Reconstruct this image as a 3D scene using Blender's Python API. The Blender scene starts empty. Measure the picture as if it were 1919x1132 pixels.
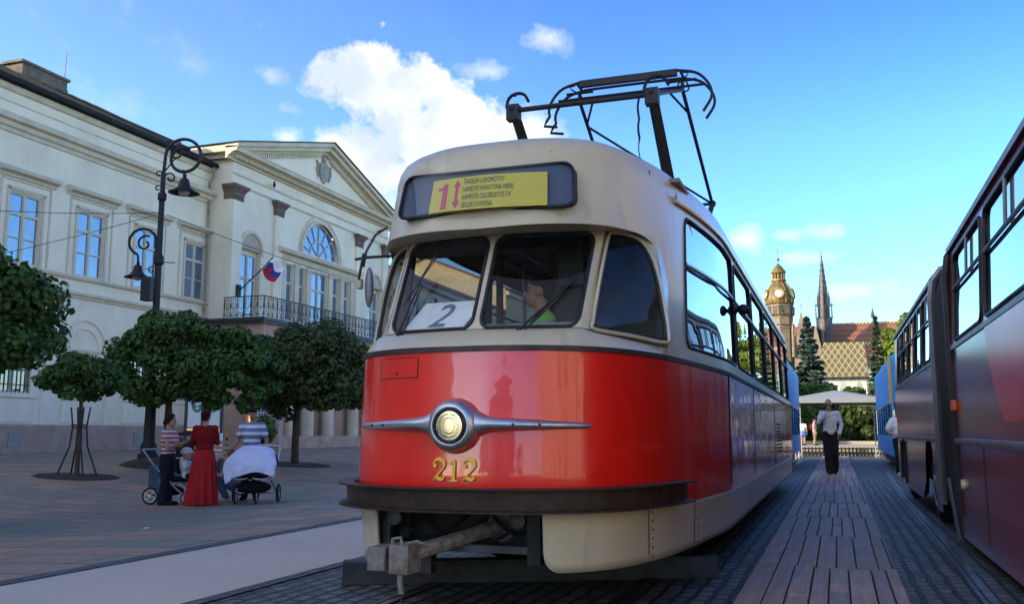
import bpy, bmesh, math, random
from math import sin, cos, pi, radians, atan2, hypot, sqrt, exp
from mathutils import Vector, Matrix, noise
random.seed(7)
SC = bpy.context.scene
COL = SC.collection

# ---------------------------------------------------------------- camera
YAW = radians(19.146); PITCH = radians(7.98)
cam_d = bpy.data.cameras.new('camera'); cam = bpy.data.objects.new('camera', cam_d); COL.objects.link(cam)
cam.location = (0, 0, 1.1); cam.rotation_euler = (radians(90) + PITCH, 0, YAW)
cam_d.sensor_width = 36; cam_d.lens = 32.64; cam_d.clip_end = 6000; cam_d.clip_start = .05
SC.camera = cam

# ---------------------------------------------------------------- sky and sun
SUN_AZ = radians(230); SUN_EL = radians(23)         # azimuth clockwise from +Y
sdir = Vector((sin(SUN_AZ)*cos(SUN_EL), cos(SUN_AZ)*cos(SUN_EL), sin(SUN_EL)))
SC.view_settings.view_transform = 'Standard'; SC.view_settings.look = 'None'
SC.view_settings.exposure = 1.38; SC.view_settings.gamma = 1
W = bpy.data.worlds.new('World'); SC.world = W; W.use_nodes = True
nt = W.node_tree; nt.nodes.clear(); N = nt.nodes.new; LK = nt.links.new
def nmath(op, a, b=None, c=None, clamp=False):
    n = N('ShaderNodeMath'); n.operation = op; n.use_clamp = clamp
    for i, x in enumerate((a, b, c)):
        if x is None: continue
        if isinstance(x, (int, float)): n.inputs[i].default_value = x
        else: LK(x, n.inputs[i])
    return n.outputs[0]
def nvec(op, a, b):
    n = N('ShaderNodeVectorMath'); n.operation = op
    for i, x in enumerate((a, b)):
        if isinstance(x, (tuple, Vector)): n.inputs[i].default_value = tuple(x)
        else: LK(x, n.inputs[i])
    return n
sky = N('ShaderNodeTexSky'); sky.sky_type = 'NISHITA'; sky.sun_disc = False
sky.sun_elevation = SUN_EL; sky.sun_rotation = SUN_AZ; sky.air_density = 1.0; sky.dust_density = .7; sky.ozone_density = 2.2; sky.altitude = 200
hsv = N('ShaderNodeHueSaturation'); hsv.inputs['Saturation'].default_value = 1.0; hsv.inputs['Value'].default_value = 1.0; hsv.inputs['Hue'].default_value = .499
dv = nvec('MULTIPLY', sky.outputs[0], (1/3.4,)*3); gm = N('ShaderNodeGamma'); gm.inputs[1].default_value = 1.75; LK(dv.outputs[0], gm.inputs[0]); ml = nvec('MULTIPLY', gm.outputs[0], (3.4,)*3)
sz = N('ShaderNodeSeparateXYZ'); tc0 = N('ShaderNodeTexCoord'); LK(tc0.outputs['Generated'], sz.inputs[0])
lowz = nmath('SUBTRACT', 1.0, nmath('DIVIDE', sz.outputs['Z'], .30), clamp=True); nor = nmath('MULTIPLY', nmath('ADD', sz.outputs['Y'], .1), 1.6, clamp=True)
kf = nmath('SUBTRACT', 1.0, nmath('MULTIPLY', nmath('MULTIPLY', lowz, nor), .52)); tc3 = N('ShaderNodeCombineXYZ'); LK(nmath('MULTIPLY', kf, nmath('ADD', nmath('MULTIPLY', kf, .25), .75)), tc3.inputs[0]); LK(kf, tc3.inputs[1]); LK(nmath('ADD', nmath('MULTIPLY', kf, .8), .2), tc3.inputs[2])
mm_ = N('ShaderNodeVectorMath'); mm_.operation = 'MULTIPLY'; LK(ml.outputs[0], mm_.inputs[0]); LK(tc3.outputs[0], mm_.inputs[1])
LK(mm_.outputs[0], hsv.inputs['Color'])
tc = N('ShaderNodeTexCoord'); D = nvec('NORMALIZE', tc.outputs['Generated'], (0, 0, 0)).outputs[0]
nz1 = N('ShaderNodeTexNoise'); nz1.inputs['Scale'].default_value = 17; nz1.inputs['Detail'].default_value = 12; nz1.inputs['Roughness'].default_value = .6
LK(D, nz1.inputs['Vector'])
nz2 = N('ShaderNodeTexNoise'); nz2.inputs['Scale'].default_value = 5; nz2.inputs['Detail'].default_value = 3
LK(D, nz2.inputs['Vector'])
nf = nmath('ADD', nmath('MULTIPLY', nmath('SUBTRACT', nz1.outputs[0], .5), 2.6), nmath('MULTIPLY', nmath('SUBTRACT', nz2.outputs[0], .5), 1.1))
def cloud(az, el, wa, we, tilt=0, soft=.35, off=0.0, amp=1.0):
    # az: degrees clockwise from +Y, el: degrees above the horizon
    a, e = radians(az), radians(el)
    c = Vector((sin(a)*cos(e), cos(a)*cos(e), sin(e)))
    r = Vector((cos(a), -sin(a), 0)); u = r.cross(c)
    R = Matrix.Rotation(radians(tilt), 3, c); r = R @ r; u = R @ u
    p = nmath('DIVIDE', nvec('DOT_PRODUCT', D, r).outputs['Value'], sin(radians(wa)))
    q = nmath('DIVIDE', nvec('DOT_PRODUCT', D, u).outputs['Value'], sin(radians(we)))
    s = nmath('SQRT', nmath('ADD', nmath('MULTIPLY', p, p), nmath('MULTIPLY', q, q)))
    front = nmath('GREATER_THAN', nvec('DOT_PRODUCT', D, c).outputs['Value'], 0)
    m = nmath('ADD', nmath('SUBTRACT', 1.0 + off, s), nmath('MULTIPLY', nf, amp))
    m = nmath('DIVIDE', m, soft, clamp=True)
    return nmath('MULTIPLY', m, front)
CLOUDS = [(-27.2, 20.2, 4.6, 3.1, 20, .22, .0, .75), (-24.0, 18.4, 5.4, 2.8, 0, .25, .0, .8), (-28.8, 16.8, 3.8, 3.2, 0, .35, .0, .8), (-29.0, 13.0, 4.0, 3.6, 0, .8, .0, .8), (-17.8, 18.3, 3.4, 1.8, 0, .9, -.1, 1.0),
          (-34.3, 21.0, 1.0, .7, 0, 1.7, -.05, 1.6), (-33.0, 19.2, 1.1, .5, 0, 1.8, -.1, 1.6), (-33.0, 17.6, 1.3, .7, 0, 1.5, .0, 1.6), (-20.8, 22.0, 1.8, .6, 0, 2.2, -.1, 1.6), (-16.3, 23.6, 1.4, .9, 20, 1.8, -.05, 1.6), (-31.5, 16.0, 3.0, 1.6, 0, .9, .0, 1.2), (-19.5, 17.6, 3.6, 1.6, 0, 1.2, .0, 1.2),
          (-.2, 11.7, 1.3, .55, 0, 1.1, .05, 1.2), (-2.4, 11.6, 1.2, .5, 0, 1.6, .0, 1.1), (1.3, 8.1, 2.6, .8, 0, 1.8, .0, 1.0), (-5.0, 11.5, 1.6, 1.0, 0, 1.7, .05, 1.1), (-1, 10.2, 2.2, .5, 0, 2.0, 0, 1.1),
          (60, 22, 14, 5, 0, .7, 0, 1), (120, 25, 16, 7, 0, .6, 0, 1), (-100, 35, 15, 7, 0, .7, 0, 1)]
acc = None
for c_ in CLOUDS:
    m = cloud(*c_); acc = m if acc is None else nmath('MAXIMUM', acc, m)
nz3 = N('ShaderNodeTexNoise'); nz3.inputs['Scale'].default_value = 9; nz3.inputs['Detail'].default_value = 7
LK(nvec('ADD', D, tuple(sdir*.035)).outputs[0], nz3.inputs['Vector'])
cr_ = N('ShaderNodeValToRGB'); cr_.color_ramp.elements[0].position = .36; cr_.color_ramp.elements[0].color = (2.0, 2.25, 2.6, 1)
cr_.color_ramp.elements[1].position = .60; cr_.color_ramp.elements[1].color = (4.0, 3.95, 3.8, 1)
LK(nz3.outputs[0], cr_.inputs[0])
veil = nmath('MULTIPLY', cloud(-52, 14, 42, 26, 0, 2.6, .0, .25), .42)
deep = cloud(28, 36, 52, 40, 0, 1.0, .0, .0)
md = N('ShaderNodeMixRGB'); md.blend_type = 'MULTIPLY'; LK(deep, md.inputs[0]); LK(hsv.outputs[0], md.inputs[1]); md.inputs[2].default_value = (.22, .50, .80, 1)
mv = N('ShaderNodeMixRGB'); LK(veil, mv.inputs[0]); LK(md.outputs[0], mv.inputs[1]); mv.inputs[2].default_value = (2.3, 2.9, 3.2, 1)
warm_fill_veil = nmath('MULTIPLY', cloud(215, 38, 80, 55, 0, .9, .0, .35), .62)  # warm haze added to the sky out of view, to brighten and warm the shade
mv2 = N('ShaderNodeMixRGB'); LK(warm_fill_veil, mv2.inputs[0]); LK(mv.outputs[0], mv2.inputs[1]); mv2.inputs[2].default_value = (4.1, 3.6, 3.0, 1)
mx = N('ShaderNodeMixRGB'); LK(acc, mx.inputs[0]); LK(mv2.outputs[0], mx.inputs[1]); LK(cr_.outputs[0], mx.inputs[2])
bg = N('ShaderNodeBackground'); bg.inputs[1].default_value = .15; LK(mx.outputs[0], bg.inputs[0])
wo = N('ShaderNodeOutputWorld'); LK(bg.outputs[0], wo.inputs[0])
sl = bpy.data.lights.new('sun', 'SUN'); sl.energy = 3.0; sl.angle = radians(.5); sl.color = (1, .87, .68)
so = bpy.data.objects.new('sun', sl); COL.objects.link(so); so.rotation_euler = (-sdir).to_track_quat('-Z', 'Y').to_euler(); so.location = (-20, -20, 40)

# ---------------------------------------------------------------- helpers
def lerp(a, b, t): return a + (b - a)*t
def sm(a, b, x):
    t = max(0., min(1., (x - a)/(b - a))); return t*t*(3 - 2*t)
def interp(x, xs, ys):
    if x <= xs[0]: return ys[0]
    for i in range(len(xs)-1):
        if x <= xs[i+1]: return lerp(ys[i], ys[i+1], (x-xs[i])/(xs[i+1]-xs[i]))
    return ys[-1]
class MB:
    def __init__(s): s.v = []; s.f = []; s.m = []
    def add(s, vs, fs, mi=0):
        o = len(s.v); s.v += [tuple(v) for v in vs]; s.f += [tuple(i+o for i in f) for f in fs]; s.m += [mi]*len(fs); return s
    def box(s, x0, x1, y0, y1, z0, z1, mi=0):
        return s.add([(x0,y0,z0),(x1,y0,z0),(x1,y1,z0),(x0,y1,z0),(x0,y0,z1),(x1,y0,z1),(x1,y1,z1),(x0,y1,z1)],
              [(0,3,2,1),(4,5,6,7),(0,1,5,4),(1,2,6,5),(2,3,7,6),(3,0,4,7)], mi)
    def tube(s, pts, r, n=8, mi=0, closed=False, flat=1.0):
        P = [Vector(p) for p in pts]; k = len(P); R = r if isinstance(r, (list, tuple)) else [r]*k
        prev = None; vs = []
        for i in range(k):
            if closed: t = (P[(i+1) % k]-P[i-1])
            else: t = P[min(i+1, k-1)]-P[max(i-1, 0)]
            t = t.normalized() if t.length > 1e-9 else Vector((0,0,1))
            if prev is None:
                a = Vector((0,0,1)) if abs(t.z) < .9 else Vector((1,0,0)); nrm = t.cross(a).normalized()
            else:
                nrm = (prev - t*prev.dot(t)); nrm = nrm.normalized() if nrm.length > 1e-6 else t.orthogonal().normalized()
            prev = nrm; b = t.cross(nrm)
            for j in range(n):
                a = 2*pi*j/n; vs.append(P[i] + nrm*cos(a)*R[i] + b*sin(a)*R[i]*flat)
        fs = []
        for i in range(k if closed else k-1):
            for j in range(n):
                a = i*n+j; b = i*n+(j+1) % n; c = ((i+1) % k)*n+(j+1) % n; d = ((i+1) % k)*n+j; fs.append((a, b, c, d))
        if not closed: fs += [tuple(reversed(range(n))), tuple((k-1)*n+j for j in range(n))]
        return s.add(vs, fs, mi)
    def lathe(s, prof, c=(0,0,0), n=20, mi=0, axis='z', sq=(1,1), cap=True):
        vs = []; k = len(prof)
        for (r, h) in prof:
            for j in range(n):
                a = 2*pi*j/n; x, y = r*cos(a)*sq[0], r*sin(a)*sq[1]
                p = (x, y, h) if axis == 'z' else ((x, h, y) if axis == 'y' else (h, x, y))
                vs.append((p[0]+c[0], p[1]+c[1], p[2]+c[2]))
        fs = [(i*n+j, i*n+(j+1) % n, (i+1)*n+(j+1) % n, (i+1)*n+j) for i in range(k-1) for j in range(n)]
        if cap: fs += [tuple(reversed(range(n))), tuple((k-1)*n+j for j in range(n))]
        return s.add(vs, fs, mi)
    def prism(s, poly, d, mi=0):      # poly: 3-D points, d: extrusion vector
        k = len(poly); q = [tuple(p[i]+d[i] for i in range(3)) for p in poly]
        fs = [tuple(reversed(range(k))), tuple(range(k, 2*k))]+[(i, (i+1) % k, k+(i+1) % k, k+i) for i in range(k)]
        return s.add(list(poly)+q, fs, mi)
    def grid(s, rows, mi=0):
        n = len(rows[0]); vs = [p for r in rows for p in r]
        return s.add(vs, [(i*n+j, i*n+j+1, (i+1)*n+j+1, (i+1)*n+j) for i in range(len(rows)-1) for j in range(n-1)], mi)
    def ell(s, c, r, mi=0, n=12, m=8, rot=None):
        vs = []; fs = []
        for i in range(m+1):
            th = pi*i/m
            for j in range(n):
                a = 2*pi*j/n; p = Vector((r[0]*sin(th)*cos(a), r[1]*sin(th)*sin(a), r[2]*cos(th)))
                if rot is not None: p = rot @ p
                vs.append((p.x+c[0], p.y+c[1], p.z+c[2]))
        for i in range(m):
            for j in range(n): fs.append((i*n+j, (i+1)*n+j, (i+1)*n+(j+1) % n, i*n+(j+1) % n))
        return s.add(vs, fs, mi)
    def move(s, d): s.v = [(v[0]+d[0], v[1]+d[1], v[2]+d[2]) for v in s.v]; return s
    def xf(s, M): s.v = [tuple(M @ Vector(v)) for v in s.v]; return s
    def join(s, o, mi=0): return s.add(o.v, o.f, mi)
    def mesh(s, name, mats, smooth=30, fix=True, merge=0):
        me = bpy.data.meshes.new(name); me.from_pydata(s.v, [], s.f)
        for m in (mats if isinstance(mats, (list, tuple)) else [mats]): me.materials.append(m)
        if any(s.m): me.polygons.foreach_set('material_index', s.m)
        if fix or merge:
            bm = bmesh.new(); bm.from_mesh(me)
            if merge: bmesh.ops.remove_doubles(bm, verts=bm.verts, dist=merge)
            bmesh.ops.recalc_face_normals(bm, faces=bm.faces); bm.to_mesh(me); bm.free()
        if smooth:
            me.polygons.foreach_set('use_smooth', [True]*len(me.polygons)); me.set_sharp_from_angle(angle=radians(smooth))
        me.update(); return me
    def islands(s):
        par = list(range(len(s.v)))
        def fd(a):
            while par[a] != a: par[a] = par[par[a]]; a = par[a]
            return a
        for f in s.f:
            for k in f[1:]: par[fd(k)] = fd(f[0])
        g = {}
        for f, m in zip(s.f, s.m): g.setdefault(fd(f[0]), []).append((f, m))
        out = []
        for fs in g.values():
            q = MB(); ix = {}
            for f, m in fs:
                for k in f:
                    if k not in ix: ix[k] = len(q.v); q.v.append(s.v[k])
                q.f.append(tuple(ix[k] for k in f)); q.m.append(m)
            out.append(q)
        return out
    def build_loose(s, name, mats, parent=None, **k): return [q.build(name, mats, parent, **k) for q in s.islands()]
    def build(s, name, mats, parent=None, smooth=30, loc=(0,0,0), rz=0, bevel=0, fix=True, merge=0, label=None):
        o = bpy.data.objects.new(name, s.mesh(name, mats, smooth, fix, merge)); COL.objects.link(o)
        o.location = loc; o.rotation_euler = (0, 0, rz)
        if parent: o.parent = parent
        if bevel:
            b = o.modifiers.new('bevel', 'BEVEL'); b.width = bevel; b.segments = 2; b.limit_method = 'ANGLE'; b.angle_limit = radians(40)
        if label: o['label'] = label
        return o
def thing(name, label, cat, loc=(0,0,0), rz=0, group=None):
    o = bpy.data.objects.new(name, None); COL.objects.link(o); o.location = loc; o.rotation_euler = (0,0,rz); o.empty_display_size = .2
    o['label'] = label; o['category'] = cat
    if group: o['group'] = group
    return o
def tag(o, label, cat, group=None, kind=None):
    if label: o['label'] = label
    if cat: o['category'] = cat
    if group: o['group'] = group
    if kind: o['kind'] = kind
    return o
def structure(o): o['kind'] = 'structure'; return o
def copy_tree(o, parent=None, loc=None, rz=None, label=None):
    c = o.copy(); COL.objects.link(c); c.parent = parent
    if loc is not None: c.location = loc
    if rz is not None: c.rotation_euler = (0,0,rz)
    if label: c['label'] = label
    for ch in list(o.children): copy_tree(ch, c)
    return c

# ---------------------------------------------------------------- materials
def newmat(name):
    m = bpy.data.materials.new(name); m.use_nodes = True; t = m.node_tree
    return m, t, t.nodes['Principled BSDF']
def tnode(t, typ, **kw):
    n = t.nodes.new(typ)
    for k, v in kw.items():
        if hasattr(n, k): setattr(n, k, v)
        else: n.inputs[k.replace('_', ' ')].default_value = v
    return n
def rgba(c): return (c[0], c[1], c[2], 1)
def mixc(t, fac, a, b, typ='MIX'):
    n = t.nodes.new('ShaderNodeMixRGB'); n.blend_type = typ
    for i, x in enumerate((fac, a, b)):
        if isinstance(x, (int, float)): n.inputs[i].default_value = x
        elif isinstance(x, (tuple, list)): n.inputs[i].default_value = rgba(x)
        else: t.links.new(x, n.inputs[i])
    return n.outputs[0]
def tm(t, op, a, b=0.0, clamp=False):
    n = t.nodes.new('ShaderNodeMath'); n.operation = op; n.use_clamp = clamp
    for i, x in enumerate((a, b)):
        if isinstance(x, (int, float)): n.inputs[i].default_value = x
        else: t.links.new(x, n.inputs[i])
    return n.outputs[0]
def ramp(t, src, p0, p1):
    n = t.nodes.new('ShaderNodeMapRange'); n.inputs[1].default_value = p0; n.inputs[2].default_value = p1; t.links.new(src, n.inputs[0]); return n.outputs[0]
def noisen(t, scale, vec=None, detail=6, rough=.6, sc3=None):
    n = tnode(t, 'ShaderNodeTexNoise', Scale=scale, Detail=detail, Roughness=rough)
    if vec is None: vec = t.nodes.new('ShaderNodeTexCoord').outputs['Object']
    if sc3:
        mp = t.nodes.new('ShaderNodeMapping'); mp.inputs['Scale'].default_value = sc3; t.links.new(vec, mp.inputs[0]); vec = mp.outputs[0]
    t.links.new(vec, n.inputs['Vector']); return n.outputs[0]
def addbump(t, b, h, strength=.3, dist=.02):
    n = t.nodes.new('ShaderNodeBump'); n.inputs['Strength'].default_value = strength; n.inputs['Distance'].default_value = dist
    t.links.new(h, n.inputs['Height']); t.links.new(n.outputs[0], b.inputs['Normal'])
def M(name, col, rough=.6, metal=0, n=.15, ns=4, bump=0, bs=40, coat=0, spec=.5, col2=None, streak=0, rvar=.1):
    m, t, b = newmat(name)
    f = noisen(t, ns)
    c2 = col2 or tuple(x*(1-2*n) for x in col)
    c = mixc(t, ramp(t, f, .35, .7), col, c2)
    if streak:
        s = noisen(t, 1.0, sc3=(5, 5, .35), detail=5); c = mixc(t, tm(t, 'MULTIPLY', ramp(t, s, .5, .78), streak), c, tuple(x*.45 for x in col))
    t.links.new(c, b.inputs['Base Color'])
    r = tm(t, 'ADD', tm(t, 'MULTIPLY', f, rvar*2), rough-rvar, clamp=True); t.links.new(r, b.inputs['Roughness'])
    b.inputs['Metallic'].default_value = metal; b.inputs['Coat Weight'].default_value = coat; b.inputs['Coat Roughness'].default_value = .04
    b.inputs['Specular IOR Level'].default_value = spec
    if bump: addbump(t, b, noisen(t, bs), bump, .01)
    return m
def glassmat(name, tint=(.62,.66,.66), ior=1.55, rough=.0, boost=1.0):
    m = bpy.data.materials.new(name); m.use_nodes = True; t = m.node_tree; t.nodes.clear()
    tr = tnode(t, 'ShaderNodeBsdfTransparent'); tr.inputs[0].default_value = rgba(tint)
    gl = tnode(t, 'ShaderNodeBsdfGlossy'); gl.inputs['Roughness'].default_value = rough; gl.inputs['Color'].default_value = (.95,.97,1,1)
    fr = tnode(t, 'ShaderNodeFresnel'); gq = t.nodes.new('ShaderNodeNewGeometry'); t.links.new(tm(t, 'ADD', ior, tm(t, 'MULTIPLY', gq.outputs['Backfacing'], 1/ior-ior)), fr.inputs[0])
    f = tm(t, 'MULTIPLY', fr.outputs[0], boost, clamp=True)
    tx = t.nodes.new('ShaderNodeTexCoord'); nn = tnode(t, 'ShaderNodeTexNoise', Scale=1.3, Detail=1.0); t.links.new(tx.outputs['Object'], nn.inputs['Vector'])
    bp = t.nodes.new('ShaderNodeBump'); bp.inputs['Strength'].default_value = .12; bp.inputs['Distance'].default_value = .02; t.links.new(nn.outputs[0], bp.inputs['Height']); t.links.new(bp.outputs[0], gl.inputs['Normal'])
    mx = t.nodes.new('ShaderNodeMixShader'); t.links.new(f, mx.inputs[0]); t.links.new(tr.outputs[0], mx.inputs[1]); t.links.new(gl.outputs[0], mx.inputs[2])
    o = t.nodes.new('ShaderNodeOutputMaterial'); t.links.new(mx.outputs[0], o.inputs[0]); return m
def stripes(name, c1, c2, per, duty=.5, off=0., rough=.85):
    m, t, b = newmat(name); tx = t.nodes.new('ShaderNodeTexCoord'); sp = t.nodes.new('ShaderNodeSeparateXYZ'); t.links.new(tx.outputs['Object'], sp.inputs[0])
    fr = tm(t, 'FRACT', tm(t, 'DIVIDE', tm(t, 'ADD', sp.outputs['Z'], off), per)); g = tm(t, 'LESS_THAN', fr, duty)
    c = mixc(t, g, c1, c2); f = noisen(t, 9); c = mixc(t, tm(t, 'MULTIPLY', f, .25), c, tuple(x*.6 for x in c1))
    t.links.new(c, b.inputs['Base Color']); b.inputs['Roughness'].default_value = rough; addbump(t, b, noisen(t, 14), .35, .02); return m
def pave(name, c1, c2, mortar, bw, bh, ms=.02, sq=.5, rz=0, rough=.75, dist=.03, bump=.6, spots=None, nsc=1.0, bd=.02):
    m, t, b = newmat(name); tx = t.nodes.new('ShaderNodeTexCoord'); mp = t.nodes.new('ShaderNodeMapping'); mp.inputs['Rotation'].default_value = (0,0,rz)
    t.links.new(tx.outputs['Object'], mp.inputs[0])
    nn = tnode(t, 'ShaderNodeTexNoise', Scale=2.3, Detail=3.0); t.links.new(mp.outputs[0], nn.inputs['Vector'])
    v1 = t.nodes.new('ShaderNodeVectorMath'); v1.operation = 'SUBTRACT'; t.links.new(nn.outputs['Color'], v1.inputs[0]); v1.inputs[1].default_value = (.5,.5,.5)
    v2 = t.nodes.new('ShaderNodeVectorMath'); v2.operation = 'SCALE'; t.links.new(v1.outputs[0], v2.inputs[0]); v2.inputs['Scale'].default_value = dist
    v3 = t.nodes.new('ShaderNodeVectorMath'); v3.operation = 'ADD'; t.links.new(mp.outputs[0], v3.inputs[0]); t.links.new(v2.outputs[0], v3.inputs[1])
    br = tnode(t, 'ShaderNodeTexBrick'); br.offset = sq; br.inputs['Scale'].default_value = 1; br.inputs['Brick Width'].default_value = bw; br.inputs['Row Height'].default_value = bh
    br.inputs['Mortar Size'].default_value = ms; br.inputs['Mortar Smooth'].default_value = .4; br.inputs['Bias'].default_value = 0
    br.inputs['Color1'].default_value = rgba(c1); br.inputs['Color2'].default_value = rgba(c2); br.inputs['Mortar'].default_value = rgba(mortar); t.links.new(v3.outputs[0], br.inputs['Vector'])
    big = noisen(t, .6*nsc, mp.outputs[0]); fine = noisen(t, 25, mp.outputs[0])
    c = mixc(t, ramp(t, big, .3, .75), br.outputs['Color'], tuple(x*.55 for x in c1), 'MIX') if False else mixc(t, tm(t, 'MULTIPLY', ramp(t, big, .40, .72), .35), br.outputs['Color'], tuple(x*.6 for x in c1))
    c = mixc(t, tm(t, 'MULTIPLY', ramp(t, fine, .35, .7), .55), c, mixc(t, 1.0, c, (.55,.55,.55), 'MULTIPLY'))
    if spots: c = mixc(t, tm(t, 'MULTIPLY', ramp(t, noisen(t, 3.2, mp.outputs[0]), .6, .72), .6), c, spots)
    t.links.new(c, b.inputs['Base Color'])
    h = tm(t, 'ADD', tm(t, 'MULTIPLY', tm(t, 'SUBTRACT', 1.0, br.outputs['Fac']), .8), tm(t, 'MULTIPLY', fine, .3)); addbump(t, b, h, bump, bd)
    t.links.new(tm(t, 'ADD', tm(t, 'MULTIPLY', fine, .3), rough-.15), b.inputs['Roughness']); return m
MAT = {}
MAT['plaster'] = M('plaster', (.88,.78,.58), .85, n=.09, ns=.5, bump=.15, bs=25, streak=.14)
MAT['trim'] = M('stone_trim', (.70,.61,.44), .85, n=.12, ns=1.2, bump=.2, streak=.2)
MAT['plinth'] = M('plinth_stone', (.42,.31,.24), .85, n=.15, ns=2, bump=.3)
MAT['brownstone'] = M('brown_stone', (.50,.33,.25), .85, n=.18, ns=1.5, bump=.3, bs=20)
MAT['capital'] = M('capital_stone', (.20,.13,.10), .85, n=.2, ns=6, bump=.5)
MAT['winwhite'] = M('window_paint', (.62,.57,.45), .6, n=.08)
MAT['roofdark'] = M('dark_sheet_roof', (.035,.037,.037), .9, n=.2, ns=1, spec=.1)
MAT['leafroof'] = MAT['roofdark']
def bluepane(name, c):
    m, t, b = newmat(name); f = noisen(t, 1.2, sc3=(1, 1.6, .5)); c_ = mixc(t, ramp(t, f, .4, .6), c, tuple(x*.45 for x in c)); oi = t.nodes.new('ShaderNodeObjectInfo'); c_ = mixc(t, tm(t, 'MULTIPLY', oi.outputs['Random'], .6), c_, (.20,.21,.20)); t.links.new(c_, b.inputs['Base Color'])
    b.inputs['Roughness'].default_value = .04; b.inputs['Specular IOR Level'].default_value = 1.0; b.inputs['IOR'].default_value = 1.75
    addbump(t, b, noisen(t, 1.5, detail=1), .1, .02); return m
MAT['pane'] = bluepane('reflecting_window_pane', (.06,.17,.34)); MAT['panedark'] = bluepane('dark_window_pane', (.02,.022,.025))
MAT['iron'] = M('black_iron', (.016,.016,.018), .6, n=.2, metal=.2)
MAT['irongrey'] = M('grey_iron', (.07,.07,.075), .5, n=.2, metal=.5)
MAT['black'] = M('black_rubber', (.012,.012,.013), .55, n=.2)
MAT['cream'] = None
def creampaint():
    m, t, b = newmat('worn_cream_paint'); f = noisen(t, 1.4); c = mixc(t, ramp(t, f, .35, .7), (.60,.51,.34), (.49,.42,.28))
    ch = noisen(t, 5.0, detail=9, rough=.7); c = mixc(t, tm(t, 'MULTIPLY', ramp(t, ch, .66, .70), .55), c, (.56,.54,.48))
    d = noisen(t, 3.0, sc3=(3,3,.5), detail=7); c = mixc(t, tm(t, 'MULTIPLY', ramp(t, d, .58, .8), .5), c, (.20,.15,.10))
    c = mixc(t, tm(t, 'MULTIPLY', ramp(t, noisen(t, 22, detail=8), .70, .73), .7), c, (.12,.08,.05))
    t.links.new(c, b.inputs['Base Color']); b.inputs['Roughness'].default_value = .32; b.inputs['Coat Weight'].default_value = .35; b.inputs['Coat Roughness'].default_value = .12
    addbump(t, b, noisen(t, 2.2, detail=2), .12, .03); return m
MAT['cream'] = creampaint()
def redpaint():
    m, t, b = newmat('glossy_red_paint'); f = noisen(t, 1.1); c = mixc(t, ramp(t, f, .35, .7), (.86,.016,.006), (.74,.010,.005))
    c = mixc(t, tm(t, 'MULTIPLY', ramp(t, noisen(t, 24, detail=9), .70, .74), .5), c, (.10,.01,.01))
    t.links.new(c, b.inputs['Base Color']); b.inputs['Roughness'].default_value = .28; b.inputs['Coat Weight'].default_value = .8; t.links.new(tm(t, 'ADD', tm(t, 'MULTIPLY', ramp(t, noisen(t, 3.5, detail=8), .45, .8), .22), .02), b.inputs['Coat Roughness']); b.inputs['Coat IOR'].default_value = 1.5
    h = tm(t, 'ADD', noisen(t, 1.6, detail=2, sc3=(1,1,.35)), tm(t, 'MULTIPLY', noisen(t, 6, detail=1), .12))
    n = t.nodes.new('ShaderNodeBump'); n.inputs['Strength'].default_value = .32; n.inputs['Distance'].default_value = .05; t.links.new(h, n.inputs['Height'])
    t.links.new(n.outputs[0], b.inputs['Normal']); t.links.new(n.outputs[0], b.inputs['Coat Normal']); return m
MAT['red'] = redpaint()
MAT['alu'] = M('brushed_aluminium', (.50,.52,.56), .33, metal=.9, n=.12, ns=14, bump=.15, bs=18)
MAT['lens'] = glassmat('headlight_glass', (.9,.92,.95), 1.5)
MAT['chrome'] = M('chrome', (.25,.31,.39), .07, metal=1, n=.03)
MAT['rust'] = M('rusty_brown_steel', (.060,.036,.026), .55, metal=.2, n=.3, ns=9, bump=.4, bs=30)
MAT['under'] = M('sooty_steel', (.018,.018,.02), .7, n=.3, ns=8)
MAT['undergrey'] = M('grey_steel', (.085,.09,.10), .55, n=.25, ns=8, metal=.3)
MAT['coupler'] = M('flaking_grey_paint_steel', (.26,.24,.22), .7, n=.3, ns=16, bump=.6, bs=25, col2=(.11,.07,.05))
MAT['gold'] = M('gold_paint', (.98,.46,.02), .4, n=.08, metal=.1)
MAT['glass'] = glassmat('windscreen_glass', (.94,.96,.95), 1.38); MAT['sideglass'] = glassmat('side_window_glass', (.36,.40,.40), 1.75, boost=1.6)
MAT['yellow'] = M('yellow_sheet', (.62,.52,.06), .7, n=.05); MAT['magenta'] = M('magenta_print', (.55,.03,.13), .6, n=.05); MAT['ink'] = M('black_print', (.03,.035,.04), .6, n=.05)
MAT['signback'] = M('dark_blue_blind', (.035,.065,.12), .5, n=.1)
MAT['white'] = M('white_card', (.88,.88,.88), .7, n=.04); MAT['interior'] = M('interior_grey', (.20,.20,.185), .7, n=.15)
MAT['seat'] = M('seat_vinyl', (.10,.03,.02), .5, n=.1)
MAT['maroon'] = M('maroon_paint', (.22,.022,.016), .18, n=.12, ns=1, coat=0, rvar=.04, spec=.35); MAT['busred'] = M('bus_red_paint', (.66,.02,.025), .22, n=.1, ns=1, coat=0, rvar=.04)
MAT['busgrey'] = M('grey_bus_trim', (.22,.22,.23), .4, n=.12, metal=.4); MAT['rubber'] = M('bellows_rubber', (.02,.02,.022), .6, n=.2)
MAT['blue'] = M('sky_blue_paint', (.05,.34,.80), .5, n=.06, spec=.25); MAT['busyellow'] = M('orange_yellow_paint', (.85,.45,.02), .5, n=.06, spec=.25)
MAT['orange'] = M('orange_marker', (.75,.12,.02), .4, n=.05)
MAT['tyre'] = M('tyre', (.02,.02,.02), .85, n=.2); MAT['rim'] = M('wheel_rim', (.35,.36,.38), .4, metal=.7, n=.2)
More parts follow.
